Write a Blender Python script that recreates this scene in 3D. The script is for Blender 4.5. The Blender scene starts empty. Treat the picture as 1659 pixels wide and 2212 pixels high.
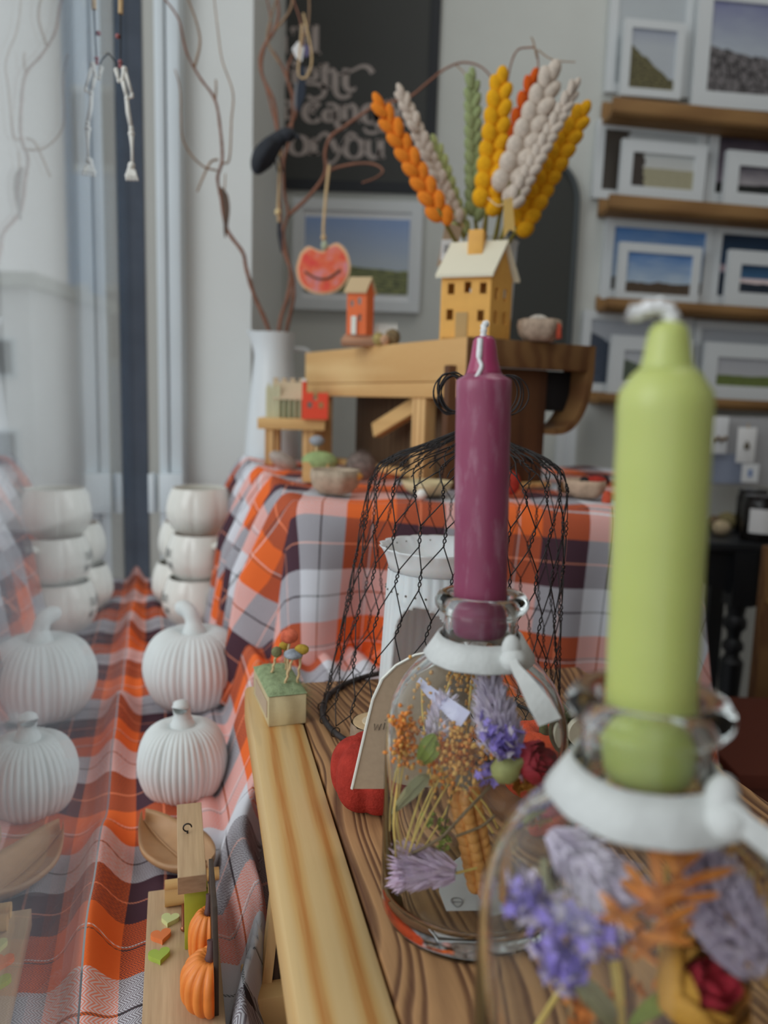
import bpy, bmesh, math, random
import numpy as np
from mathutils import Vector, Matrix
rnd = random.Random(7)
sc = bpy.context.scene
COL = sc.collection

# ------------------------------------------------------------------ camera, world, lights, exposure
W, H = 1659, 2212
FPX = 1661.0
PITCH, ROLL = math.radians(8.1), 0.028
CAM = Vector((0, 0, .224))
_F = Vector((0, math.cos(PITCH), -math.sin(PITCH)))
_R0, _U0 = Vector((1, 0, 0)), Vector((0, math.sin(PITCH), math.cos(PITCH)))
_R = math.cos(ROLL) * _R0 + math.sin(ROLL) * _U0
_U = -math.sin(ROLL) * _R0 + math.cos(ROLL) * _U0
cd = bpy.data.cameras.new('camera'); cam = bpy.data.objects.new('camera', cd); COL.objects.link(cam)
cd.sensor_fit = 'VERTICAL'; cd.sensor_height = 36; cd.sensor_width = 27
cd.lens = FPX / H * 36
cd.clip_start = .01; cd.clip_end = 100
m = Matrix((( _R.x, _U.x, -_F.x, CAM.x), (_R.y, _U.y, -_F.y, CAM.y), (_R.z, _U.z, -_F.z, CAM.z), (0, 0, 0, 1)))
cam.matrix_world = m
cd.dof.use_dof = True; cd.dof.focus_distance = .43; cd.dof.aperture_fstop = 6.3
sc.camera = cam

wd = bpy.data.worlds.new('sky'); sc.world = wd; wd.use_nodes = True
wd.node_tree.nodes['Background'].inputs[0].default_value = (.93, .97, 1.0, 1)
wd.node_tree.nodes['Background'].inputs[1].default_value = .95

def area(name, loc, target, sx, sy, power, col=(1, 1, 1)):
    l = bpy.data.lights.new(name, 'AREA'); l.shape = 'RECTANGLE'; l.size = sx; l.size_y = sy
    l.energy = power; l.color = col
    o = bpy.data.objects.new(name, l); COL.objects.link(o); o.location = loc
    d = Vector(target) - Vector(loc)
    o.rotation_euler = d.to_track_quat('-Z', 'Y').to_euler()
    o.visible_camera = True
    return o
area('window_light', (-1.5, -.5, 1.1), (.2, .75, .1), 1.3, 1.3, 17, (.95, .98, 1))
area('ceiling_fill', (.7, .9, 2.3), (.3, 1.3, 0), .9, .9, 7, (1, .96, .9))  # unseen overhead fill added to brighten the room
sc.view_settings.view_transform = 'Standard'; sc.view_settings.look = 'None'
sc.view_settings.exposure = -.2; sc.view_settings.gamma = 1; sc.view_settings.use_curve_mapping = False
sc.cycles.use_denoising = True
sc.cycles.max_bounces = 14; sc.cycles.transparent_max_bounces = 48; sc.cycles.transmission_bounces = 14
sc.cycles.sample_clamp_indirect = 6

# ------------------------------------------------------------------ pixel -> world point helpers (baked world coordinates)
def ray(px, py): return _F * FPX + _R * (px - 829.5) - _U * (py - 1106)
def at(px, py, Y):
    d = ray(px, py); return CAM + d * (Y / d.y)
def on(px, py, z):
    d = ray(px, py); return CAM + d * ((z - CAM.z) / d.z)
def onplane(px, py, p0, n):
    d = ray(px, py); return CAM + d * ((p0 - CAM).dot(n) / d.dot(n))
def pxm(Y): return Y / FPX          # metres per pixel, about

# ------------------------------------------------------------------ materials
def lin(c): c /= 255.; return c / 12.92 if c <= .04045 else ((c + .055) / 1.055) ** 2.4
KK = 1.85
def C(r, g, b, k=None):
    k = KK if k is None else k
    return (min(.92, lin(r) * k), min(.92, lin(g) * k), min(.92, lin(b) * k), 1)
class NT:
    def __init__(s, name):
        s.m = bpy.data.materials.new(name); s.m.use_nodes = True; s.t = s.m.node_tree
        s.p = s.t.nodes['Principled BSDF']; s.out = s.t.nodes['Material Output']
    def n(s, typ, **kw):
        nd = s.t.nodes.new(typ)
        for k, v in kw.items():
            if k.startswith('i_'):
                key = k[2:]; key = int(key) if key.isdigit() else key.replace('_', ' ')
                nd.inputs[key].default_value = v
            else: setattr(nd, k, v)
        return nd
    def l(s, a, b): s.t.links.new(a, b)
    def math(s, op, a, b=None, c=None):
        nd = s.n('ShaderNodeMath', operation=op)
        for i, v in enumerate((a, b, c)):
            if v is None: continue
            if isinstance(v, (int, float)): nd.inputs[i].default_value = v
            else: s.l(v, nd.inputs[i])
        return nd.outputs[0]
    def mix(s, fac, a, b, blend='MIX'):
        nd = s.n('ShaderNodeMix', data_type='RGBA', blend_type=blend)
        for sock, v in ((nd.inputs[0], fac), (nd.inputs[6], a), (nd.inputs[7], b)):
            if isinstance(v, (int, float)): sock.default_value = v
            elif isinstance(v, tuple): sock.default_value = v
            else: s.l(v, sock)
        return nd.outputs[2]
    def ramp(s, fac, stops, interp='LINEAR'):
        nd = s.n('ShaderNodeValToRGB'); cr = nd.color_ramp; cr.interpolation = interp
        while len(cr.elements) < len(stops): cr.elements.new(.5)
        for e, (p, c) in zip(cr.elements, stops): e.position = p; e.color = c
        s.l(fac, nd.inputs[0]); return nd.outputs[0]
    def coord(s, which='Object', scale=(1, 1, 1), rot=(0, 0, 0), loc=(0, 0, 0)):
        tc = s.n('ShaderNodeTexCoord'); mp = s.n('ShaderNodeMapping')
        s.l(tc.outputs[which], mp.inputs[0]); mp.inputs['Scale'].default_value = scale
        mp.inputs['Rotation'].default_value = rot; mp.inputs['Location'].default_value = loc
        return mp.outputs[0]
    def bump(s, h, strength=.3, dist=.001):
        b = s.n('ShaderNodeBump'); b.inputs['Strength'].default_value = strength; b.inputs['Distance'].default_value = dist
        s.l(h, b.inputs['Height']); s.l(b.outputs[0], s.p.inputs['Normal'])
    def base(s, v):
        if isinstance(v, tuple): s.p.inputs['Base Color'].default_value = v
        else: s.l(v, s.p.inputs['Base Color'])
def plain(name, c, rough=.6, var=.0, nscale=40, spec=.5, metal=0, bumpk=0, bumpscale=None, sss=0, sssr=.004, coat=0, bumpd=.001):
    t = NT(name); t.p.inputs['Roughness'].default_value = rough; t.p.inputs['Metallic'].default_value = metal
    t.p.inputs['Specular IOR Level'].default_value = spec
    if coat: t.p.inputs['Coat Weight'].default_value = coat; t.p.inputs['Coat Roughness'].default_value = .15
    if var:
        no = t.n('ShaderNodeTexNoise'); no.inputs['Scale'].default_value = nscale; no.inputs['Detail'].default_value = 4
        t.l(t.coord(), no.inputs[0])
        lo = tuple(max(0, x * (1 - var)) for x in c[:3]) + (1,); hi = tuple(min(.95, x * (1 + var)) for x in c[:3]) + (1,)
        t.base(t.ramp(no.outputs[0], [(.3, lo), (.7, hi)]))
    else: t.base(c)
    if bumpk:
        nb = t.n('ShaderNodeTexNoise'); nb.inputs['Scale'].default_value = bumpscale or nscale; nb.inputs['Detail'].default_value = 5
        t.l(t.coord(), nb.inputs[0]); t.bump(nb.outputs[0], bumpk, bumpd)
    if sss:
        t.p.inputs['Subsurface Weight'].default_value = sss; t.p.inputs['Subsurface Radius'].default_value = (1, .6, .5)
        t.p.inputs['Subsurface Scale'].default_value = sssr
    return t.m
def felt(name, c, var=.18): return plain(name, c, .95, var, 180, .15, bumpk=.9, bumpscale=700, bumpd=.0008)
def wood(name, c1, c2, axis='X', scale=30, stretch=.06, dist=3.0, rough=.6, detail=2, fine=.35):
    """c1 light, c2 dark; grain runs along axis"""
    t = NT(name); t.p.inputs['Roughness'].default_value = rough; t.p.inputs['Specular IOR Level'].default_value = .25
    sx = [1, 1, 1]; sx['XYZ'.index(axis)] = stretch
    co = t.coord(scale=tuple(sx))
    wv = t.n('ShaderNodeTexWave', wave_type='BANDS', bands_direction={'X': 'Y', 'Y': 'X', 'Z': 'X'}[axis], wave_profile='SIN')
    wv.inputs['Scale'].default_value = scale; wv.inputs['Distortion'].default_value = dist
    wv.inputs['Detail'].default_value = detail; wv.inputs['Detail Scale'].default_value = 1.2
    t.l(co, wv.inputs[0])
    no = t.n('ShaderNodeTexNoise'); no.inputs['Scale'].default_value = 500; no.inputs['Detail'].default_value = 3
    t.l(co, no.inputs[0])
    f = t.math('ADD', t.math('MULTIPLY', wv.outputs[0], 1 - fine), t.math('MULTIPLY', no.outputs[0], fine))
    t.base(t.ramp(f, [(.15, c2), (.75, c1)]))
    t.bump(f, .15, .0006)
    return t.m

M = {}
M['white_wall'] = plain('white_wall_paint', C(158, 160, 156), .75, .03, 6)
M['pillar'] = plain('pillar_paint', C(172, 174, 172), .6, .02, 5)
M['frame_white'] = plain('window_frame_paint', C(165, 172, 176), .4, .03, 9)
M['post'] = plain('post_dark', C(58, 64, 74), .45, .1, 20)
M['ceramic'] = plain('white_ceramic', C(186, 188, 186, 2.0), .38, .0, coat=.2, sss=.5, sssr=.012)
M['ceramic_matt'] = plain('matt_ceramic', C(182, 186, 185, 1.62), .55, .02, 60)
M['mug'] = plain('mug_glaze', C(186, 185, 178, 1.7), .22, .0, coat=.3)
M['ink'] = plain('ink', (.03, .035, .035, 1), .6)
M['enamel'] = plain('white_enamel', C(172, 176, 178), .3)
M['wire'] = plain('black_wire', (.03, .026, .026, 1), .42, .3, 90, .5, .55)
M['ring'] = plain('ring_steel', (.055, .048, .048, 1), .5, .4, 150, .5, .4, bumpk=.3, bumpscale=300)
M['pine'] = wood('pine', C(204, 168, 112, 1.35), C(186, 144, 92, 1.3), 'X', 16, .1, 6)
M['pine_v'] = wood('pine_upright', C(204, 168, 116, 1.35), C(172, 130, 82, 1.3), 'Z', 24, .1, 4)
M['brown_panel'] = wood('brown_panel', C(84, 66, 48, 1.6), C(64, 46, 33, 1.6), 'Z', 20, .1, 4)
M['brown_side'] = wood('brown_side', C(82, 54, 34, 1.7), C(62, 39, 25, 1.7), 'Z', 26, .1, 4)
M['brown_top'] = wood('brown_top', C(112, 82, 50, 1.4), C(92, 62, 37, 1.4), 'X', 12, .1, 6)
M['ledge'] = wood('ledge_oak', C(128, 97, 61, 1.5), C(114, 84, 52, 1.5), 'X', 12, .08, 5)
M['oak'] = wood('pale_oak', C(178, 154, 122, 1.5), C(150, 124, 96, 1.5), 'Y', 14, .05, 6, fine=.75)
M['oak_x'] = wood('pale_oak_end', C(160, 132, 104, 1.5), C(128, 100, 76, 1.5), 'X', 90, .3, 3, fine=.6)
M['leafwood'] = plain('leaf_dish_wood', C(152, 118, 84, 1.6), .5, .15, 40)
M['black'] = plain('black_gloss', (.006, .007, .009, 1), .4)
M['black_int'] = plain('inside_shade', (.008, .008, .01, 1), .7)
M['paper'] = plain('white_paper', C(182, 184, 186), .8)
M['kraft'] = plain('kraft_card', C(158, 138, 116, 1.45), .85, .05, 300)
M['card_edge'] = plain('card_edge', C(196, 196, 186, 1.7), .8)
M['twine'] = plain('twine', C(176, 150, 112, 1.6), .9, .2, 500, bumpk=.6, bumpscale=900)
M['ribbon'] = plain('white_ribbon', C(188, 190, 188, 1.35), .8, .05, 200, bumpk=.3, bumpscale=500)
M['branch'] = plain('branch_bark', C(120, 80, 62, 1.5), .75, .2, 60)
M['twig'] = plain('twig_bark', C(134, 108, 84, 1.5), .75, .2, 60)
M['bone'] = plain('bone_white', C(190, 188, 182, 1.8), .6)
M['floor'] = plain('grey_floor', C(110, 112, 116, 1.2), .6, .1, 8)

def glass_shell(name, tint=(.985, .995, .99, 1), edge=(.86, .91, .885, 1), ior=1.42):
    t = NT(name); t.t.nodes.remove(t.p)
    lw = t.n('ShaderNodeLayerWeight'); lw.inputs['Blend'].default_value = .5
    f0 = ((ior - 1) / (ior + 1)) ** 2
    fres = t.math('ADD', f0, t.math('MULTIPLY', t.math('POWER', lw.outputs['Facing'], 5.0), 1 - f0))
    tr = t.n('ShaderNodeBsdfTransparent'); gl = t.n('ShaderNodeBsdfGlossy'); gl.inputs['Roughness'].default_value = .02
    f3 = t.math('POWER', lw.outputs['Facing'], 4.0)
    t.l(t.mix(f3, tint, edge), tr.inputs[0])
    ms = t.n('ShaderNodeMixShader'); t.l(fres, ms.inputs[0]); t.l(tr.outputs[0], ms.inputs[1]); t.l(gl.outputs[0], ms.inputs[2])
    t.l(ms.outputs[0], t.out.inputs[0]); return t.m
M['pane'] = glass_shell('window_glass', (.99, 1, 1, 1), (.97, .99, .99, 1), 1.5)
M['bottle'] = glass_shell('bottle_glass')
def glass_solid(name, c):
    t = NT(name); t.t.nodes.remove(t.p); g = t.n('ShaderNodeBsdfGlass'); g.inputs['IOR'].default_value = 1.30
    g.inputs['Roughness'].default_value = .0; g.inputs['Color'].default_value = c; t.l(g.outputs[0], t.out.inputs[0]); return t.m
M['thick_glass'] = glass_solid('thick_glass', (.985, .997, .992, 1))

def wax(name, c, c2, frost):
    t = NT(name); co = t.coord(scale=(1, 1, .25))
    no = t.n('ShaderNodeTexNoise'); no.inputs['Scale'].default_value = 130; no.inputs['Detail'].default_value = 6; no.inputs['Roughness'].default_value = .65
    t.l(co, no.inputs[0])
    n2 = t.n('ShaderNodeTexNoise'); n2.inputs['Scale'].default_value = 25; t.l(co, n2.inputs[0])
    b = t.mix(n2.outputs[0], c, c2)
    t.base(t.mix(t.math('MULTIPLY', t.ramp(no.outputs[0], [(.52, (0, 0, 0, 1)), (.75, (1, 1, 1, 1))]), (.24 * frost)), b, C(200, 170, 180)))
    t.p.inputs['Roughness'].default_value = .36; t.p.inputs['Specular IOR Level'].default_value = .5
    t.p.inputs['Subsurface Weight'].default_value = .35; t.p.inputs['Subsurface Scale'].default_value = .004
    t.p.inputs['Subsurface Radius'].default_value = (1, .7, .5)
    n3 = t.n('ShaderNodeTexNoise'); n3.inputs['Scale'].default_value = 220; t.l(t.coord(scale=(1, 1, .3)), n3.inputs[0])
    t.bump(n3.outputs[0], .16 * frost + .02, .0008)
    return t.m
M['wax_plum'] = wax('plum_wax', C(124, 58, 84, 1.7), C(104, 42, 66, 1.7), 1)
M['wax_tip'] = plain('plum_wax_tip', C(132, 48, 80, 1.7), .25, .1, 60, sss=.3)
M['wax_green'] = wax('green_wax', C(156, 164, 98, 1.7), C(146, 154, 82, 1.7), .12)
M['wick'] = plain('waxed_wick', C(196, 200, 186, 1.9), .45, .05, 300)
M['wick_pale'] = plain('frosted_wick', C(182, 190, 196, 1.9), .5, .15, 900)

def tartan(name):
    t = NT(name); t.p.inputs['Roughness'].default_value = .9; t.p.inputs['Specular IOR Level'].default_value = .1
    uv = t.n('ShaderNodeUVMap'); sp = t.n('ShaderNodeSeparateXYZ'); t.l(uv.outputs[0], sp.inputs[0])
    O = C(202, 94, 46, 1.58); Wt = C(182, 184, 190, 1.58); P = C(66, 46, 54, 1.58); LN = C(196, 190, 190, 1.7); G = C(58, 66, 66, 1.3); S = C(206, 130, 104, 1.58)
    def axis(o, off):
        f = t.math('FRACT', t.math('ADD', t.math('DIVIDE', o, .156), off))
        return t.ramp(f, [(0, O), (.155, G), (.163, O), (.172, LN), (.183, O), (.333, P), (.492, S), (.502, P), (.667, Wt), (.828, G), (.838, Wt)], 'CONSTANT')
    cu, cv = axis(sp.outputs[0], .07), axis(sp.outputs[1], .31)
    # herringbone weave
    zig = t.math('ABSOLUTE', t.math('SUBTRACT', t.math('MULTIPLY', t.math('FRACT', t.math('DIVIDE', sp.outputs[0], .0068)), 2.0), 1.0))
    ph = t.math('FRACT', t.math('DIVIDE', t.math('ADD', sp.outputs[1], t.math('MULTIPLY', zig, .0036)), .0020))
    tri = t.math('ABSOLUTE', t.math('SUBTRACT', t.math('MULTIPLY', ph, 2.0), 1.0))
    fac = t.math('ADD', .22, t.math('MULTIPLY', t.ramp(tri, [(.35, (0, 0, 0, 1)), (.65, (1, 1, 1, 1))]), .56))
    t.base(t.mix(fac, cu, cv))
    no = t.n('ShaderNodeTexNoise'); no.inputs['Scale'].default_value = 900; t.l(uv.outputs[0], no.inputs[0])
    t.bump(t.math('ADD', no.outputs[0], t.math('MULTIPLY', tri, .5)), .25, .0005)
    return t.m
M['tartan'] = tartan('tartan_cloth')

def burnt_plank(name):
    t = NT(name); t.p.inputs['Roughness'].default_value = .6; t.p.inputs['Specular IOR Level'].default_value = .3
    tc = t.n('ShaderNodeTexCoord'); sp = t.n('ShaderNodeSeparateXYZ'); t.l(tc.outputs['Object'], sp.inputs[0])
    X, Y = sp.outputs[0], sp.outputs[1]
    # low frequency warp makes the cathedral arcs
    n1 = t.n('ShaderNodeTexNoise'); n1.inputs['Scale'].default_value = 5.0; n1.inputs['Detail'].default_value = 1.5
    t.l(t.coord(scale=(1.1, .75, 1)), n1.inputs[0])
    n1b = t.n('ShaderNodeTexNoise'); n1b.inputs['Scale'].default_value = 26; n1b.inputs['Detail'].default_value = 2
    t.l(t.coord(scale=(1, .35, 1)), n1b.inputs[0])
    dx = t.math('ABSOLUTE', t.math('SUBTRACT', X, .135)); dy = t.math('SUBTRACT', Y, .02)
    arc = t.math('SQRT', t.math('ADD', t.math('MULTIPLY', t.math('MULTIPLY', dx, dx), 1.0), t.math('MULTIPLY', t.math('MULTIPLY', dy, dy), .012)))
    v = t.math('ADD', t.math('ADD', arc, t.math('MULTIPLY', n1.outputs[0], .115)), t.math('MULTIPLY', n1b.outputs[0], .008))
    nv = t.n('ShaderNodeTexNoise', noise_dimensions='1D'); nv.inputs['Scale'].default_value = 95; nv.inputs['Detail'].default_value = 1; t.l(v, nv.inputs['W'])
    v = t.math('ADD', v, t.math('MULTIPLY', nv.outputs[0], .0105))
    f = t.math('FRACT', t.math('DIVIDE', v, .0060))
    band = t.ramp(f, [(0, (.15, .15, .15, 1)), (.10, (0, 0, 0, 1)), (.26, (.2, .2, .2, 1)), (.46, (.75, .75, .75, 1)), (.80, (1, 1, 1, 1)), (.96, (.15, .15, .15, 1))])
    nf = t.n('ShaderNodeTexNoise'); nf.inputs['Scale'].default_value = 700; nf.inputs['Detail'].default_value = 4; t.l(t.coord(scale=(1, .08, 1)), nf.inputs[0])
    np_ = t.n('ShaderNodeTexNoise'); np_.inputs['Scale'].default_value = 14; np_.inputs['Detail'].default_value = 2; t.l(t.coord(scale=(1, .3, 1)), np_.inputs[0])
    k = t.math('ADD', t.math('MULTIPLY', band, .8), t.math('MULTIPLY', nf.outputs[0], .25))
    dark = t.mix(np_.outputs[0], C(102, 58, 40, .95), C(62, 38, 30, .9))
    light = t.mix(np_.outputs[0], C(182, 142, 98, 1.28), C(168, 124, 84, 1.2))
    t.base(t.mix(k, dark, light)); t.bump(k, .35, .0009)
    return t.m
M['burnt'] = burnt_plank('burnt_plank')
def pale_plank(name):
    t = NT(name); t.p.inputs['Roughness'].default_value = .55; t.p.inputs['Specular IOR Level'].default_value = .25
    wv = t.n('ShaderNodeTexWave', wave_type='BANDS', bands_direction='X'); wv.inputs['Scale'].default_value = 20; wv.inputs['Distortion'].default_value = 5
    wv.inputs['Detail'].default_value = 2; wv.inputs['Detail Scale'].default_value = .8
    t.l(t.coord(scale=(1, .12, 1), rot=(0, 0, .05)), wv.inputs[0])
    nf = t.n('ShaderNodeTexNoise'); nf.inputs['Scale'].default_value = 600; t.l(t.coord(scale=(1, .03, 1)), nf.inputs[0])
    n2 = t.n('ShaderNodeTexNoise'); n2.inputs['Scale'].default_value = 60; t.l(t.coord(scale=(1, .1, 1)), n2.inputs[0])
    b = t.ramp(t.math('ADD', t.math('MULTIPLY', wv.outputs[0], .8), t.math('MULTIPLY', nf.outputs[0], .3)),
               [(.12, C(178, 120, 62, 1.18)), (.35, C(196, 156, 98, 1.18)), (.8, C(204, 174, 124, 1.18))])
    t.base(t.mix(t.math('MULTIPLY', t.ramp(n2.outputs[0], [(.62, (0, 0, 0, 1)), (.72, (1, 1, 1, 1))]), .35), b, C(120, 106, 88, 1.3)))
    t.bump(nf.outputs[0], .12, .0005); return t.m
M['pale'] = pale_plank('pale_plank')

# ------------------------------------------------------------------ mesh building
class MB:
    def __init__(s): s.v = []; s.f = []; s.uv = None
    def add(s, vs, fs):
        o = len(s.v); s.v += [tuple(p) for p in vs]; s.f += [tuple(i + o for i in f) for f in fs]
    def box(s, c, size, rz=0, M4=None):
        hx, hy, hz = [x / 2 for x in size]
        cs, sn = math.cos(rz), math.sin(rz); vs = []
        for z in (-hz, hz):
            for x, y in ((-hx, -hy), (hx, -hy), (hx, hy), (-hx, hy)):
                vs.append((c[0] + x * cs - y * sn, c[1] + x * sn + y * cs, c[2] + z))
        if M4: vs = [tuple(M4 @ Vector(v)) for v in vs]
        s.add(vs, [(3, 2, 1, 0), (4, 5, 6, 7), (0, 1, 5, 4), (1, 2, 6, 5), (2, 3, 7, 6), (3, 0, 4, 7)])
    def hexa(s, b, t):      # bottom 4 pts, top 4 pts
        s.add(list(b) + list(t), [(3, 2, 1, 0), (4, 5, 6, 7), (0, 1, 5, 4), (1, 2, 6, 5), (2, 3, 7, 6), (3, 0, 4, 7)])
    def lathe(s, prof, seg=32, c=(0, 0, 0), rib=None, M4=None, cap=True):
        vs = []; fs = []; n = len(prof)
        for i in range(seg):
            a = 2 * math.pi * i / seg
            for j, (r, z) in enumerate(prof):
                k = rib(a, j / (n - 1)) if rib else 1
                vs.append(Vector((c[0] + r * k * math.cos(a), c[1] + r * k * math.sin(a), c[2] + z)))
        for i in range(seg):
            i2 = (i + 1) % seg
            for j in range(n - 1):
                fs.append((i * n + j, i2 * n + j, i2 * n + j + 1, i * n + j + 1))
        if cap:
            if prof[0][0] > 1e-6: fs.append(tuple(i * n for i in range(seg))[::-1])
            if prof[-1][0] > 1e-6: fs.append(tuple(i * n + n - 1 for i in range(seg)))
        if M4: vs = [M4 @ v for v in vs]
        s.add(vs, fs)
    def ball(s, c, r, seg=10, rings=6, M4=None):
        if isinstance(r, (int, float)): r = (r, r, r)
        vs = []; fs = []
        vs.append((0, 0, -1)); 
        for j in range(1, rings):
            t = -math.pi / 2 + math.pi * j / rings
            for i in range(seg):
                a = 2 * math.pi * i / seg; vs.append((math.cos(a) * math.cos(t), math.sin(a) * math.cos(t), math.sin(t)))
        vs.append((0, 0, 1)); top = len(vs) - 1
        for i in range(seg): fs.append((0, 1 + (i + 1) % seg, 1 + i))
        for j in range(rings - 2):
            for i in range(seg):
                a = 1 + j * seg + i; b = 1 + j * seg + (i + 1) % seg; fs.append((a, b, b + seg, a + seg))
        for i in range(seg): fs.append((top, 1 + (rings - 2) * seg + i, 1 + (rings - 2) * seg + (i + 1) % seg))
        out = []
        for v in vs:
            p = Vector((v[0] * r[0], v[1] * r[1], v[2] * r[2]))
            if M4: p = M4 @ p
            out.append((p.x + c[0], p.y + c[1], p.z + c[2]))
        s.add(out, fs)
    def tube(s, pts, r, sides=6, closed=False):
        pts = [Vector(p) for p in pts]; n = len(pts)
        rs = r if isinstance(r, (list, tuple)) else [r] * n
        up = None; rings = []
        for i, p in enumerate(pts):
            a = pts[(i - 1) % n] if (closed or i > 0) else p; b = pts[(i + 1) % n] if (closed or i < n - 1) else p
            d = (b - a)
            d = d.normalized() if d.length > 1e-9 else Vector((0, 0, 1))
            if up is None:
                up = Vector((0, 0, 1)) if abs(d.z) < .9 else Vector((1, 0, 0))
            x = d.cross(up)
            if x.length < 1e-6: x = d.orthogonal()
            x.normalize(); y = x.cross(d).normalized(); up = y
            rings.append([p + (x * math.cos(2 * math.pi * k / sides) + y * math.sin(2 * math.pi * k / sides)) * rs[i] for k in range(sides)])
        vs = [v for rg in rings for v in rg]; fs = []
        for i in range(n if closed else n - 1):
            i2 = (i + 1) % n
            for k in range(sides):
                k2 = (k + 1) % sides; fs.append((i * sides + k, i * sides + k2, i2 * sides + k2, i2 * sides + k))
        if not closed:
            fs.append(tuple(range(sides))[::-1]); fs.append(tuple((n - 1) * sides + k for k in range(sides)))
        s.add(vs, fs)
    def ribbon(s, pts, wdirs, widths, th=.0004):
        """thick strip: pts centre line, wdirs across, th thickness"""
        pts = [Vector(p) for p in pts]; n = len(pts); vs = []
        for i, p in enumerate(pts):
            a = pts[max(0, i - 1)]; b = pts[min(n - 1, i + 1)]; d = (b - a).normalized()
            w = Vector(wdirs[i] if isinstance(wdirs, list) else wdirs).normalized()
            nn = d.cross(w).normalized(); wd_ = widths[i] if isinstance(widths, (list, tuple)) else widths
            for sx, sz in ((-1, -1), (1, -1), (1, 1), (-1, 1)): vs.append(p + w * sx * wd_ / 2 + nn * sz * th / 2)
        fs = [(0, 1, 2, 3), tuple(4 * (n - 1) + k for k in (3, 2, 1, 0))]
        for i in range(n - 1):
            for k in range(4):
                k2 = (k + 1) % 4; fs.append((4 * i + k2, 4 * i + k, 4 * i + 4 + k, 4 * i + 4 + k2))
        s.add(vs, fs)
    def prism(s, poly, org, ax, ay, depth):
        """poly in (ax, ay) plane at org, extruded by vector depth"""
        ax, ay, org, depth = Vector(ax), Vector(ay), Vector(org), Vector(depth); n = len(poly)
        a = [org + ax * p[0] + ay * p[1] for p in poly]; b = [p + depth for p in a]
        fs = [tuple(range(n))[::-1], tuple(range(n, 2 * n))] + [(i, (i + 1) % n, n + (i + 1) % n, n + i) for i in range(n)]
        s.add(a + b, fs)
def link(o): COL.objects.link(o); return o
def obj(name, mb, mat, parent=None, smooth=True, loc=None, bevel=0, ang=40, label=None, kind=None, rot=None):
    me = bpy.data.meshes.new(name); me.from_pydata(mb.v, [], mb.f)
    if mb.uv is not None:
        uvl = me.uv_layers.new(name='UVMap')
        for lp in me.loops: uvl.data[lp.index].uv = mb.uv[lp.vertex_index]
    me.materials.append(M[mat] if isinstance(mat, str) else mat)
    bm = bmesh.new(); bm.from_mesh(me); bmesh.ops.recalc_face_normals(bm, faces=bm.faces)
    if bevel: bmesh.ops.bevel(bm, geom=[e for e in bm.edges if len(e.link_faces) == 2 and e.calc_face_angle(0) > .6], offset=bevel, segments=2, profile=.5, affect='EDGES')
    if smooth:
        for f in bm.faces: f.smooth = True
        for e in bm.edges:
            if len(e.link_faces) == 2 and e.calc_face_angle(0) > math.radians(ang): e.smooth = False
    bm.to_mesh(me); bm.free()
    o = link(bpy.data.objects.new(name, me))
    if parent: o.parent = parent
    if loc is not None: o.location = loc
    if rot is not None: o.rotation_euler = rot
    if label: o['label'] = label
    if kind: o['kind'] = kind
    return o
def tag(o, label, cat, group=None):
    o['label'] = label; o['category'] = cat
    if group: o['group'] = group
    return o
def thing(name, label, cat, loc=(0, 0, 0), rot=(0, 0, 0), group=None):
    o = link(bpy.data.objects.new(name, None)); o.empty_display_size = .02
    o.location = loc; o.rotation_euler = rot
    return tag(o, label, cat, group)
def dup(src, label=None, loc=None, rot=None, scale=None):
    def cp(o, par):
        c = o.copy(); link(c)
        if par: c.parent = par
        for ch in o.children: cp(ch, c)
        return c
    c = cp(src, None)
    if label: c['label'] = label
    if loc is not None: c.location = loc
    if rot is not None: c.rotation_euler = rot
    if scale is not None: c.scale = (scale,) * 3 if isinstance(scale, (int, float)) else scale
    return c
def struct(o): o['kind'] = 'structure'; return o
def spline(pts, n=8):
    pts = [Vector(p) for p in pts]; out = []
    for i in range(len(pts) - 1):
        p0 = pts[max(0, i - 1)]; p1 = pts[i]; p2 = pts[i + 1]; p3 = pts[min(len(pts) - 1, i + 2)]
        for k in range(n):
            t = k / n; t2 = t * t; t3 = t2 * t
            out.append(.5 * ((2 * p1) + (p2 - p0) * t + (2 * p0 - 5 * p1 + 4 * p2 - p3) * t2 + (3 * p1 - p0 - 3 * p2 + p3) * t3))
    out.append(pts[-1]); return out
def aim(d):   # matrix turning +Z to d
    return Vector(d).to_track_quat('Z', 'Y').to_matrix().to_4x4()

ZC = -.125           # cloth on the window bench
ZT = .1175            # cloth on the taller table
ZR = .304           # top of the pine riser
G0 = on(175, 2212, ZC); G1 = on(297, 1240, ZC)       # window glass line on the bench
GD = (G1 - G0); GD.z = 0; GD.normalize()
GN = Vector((GD.y, -GD.x, 0))                        # points into the room
def gl(Y, off=0):                                    # point of the glass line at given Y, pushed into the room
    p = G0 + GD * ((Y - G0.y) / GD.y) + GN * off; return Vector((p.x, p.y, 0))

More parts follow.
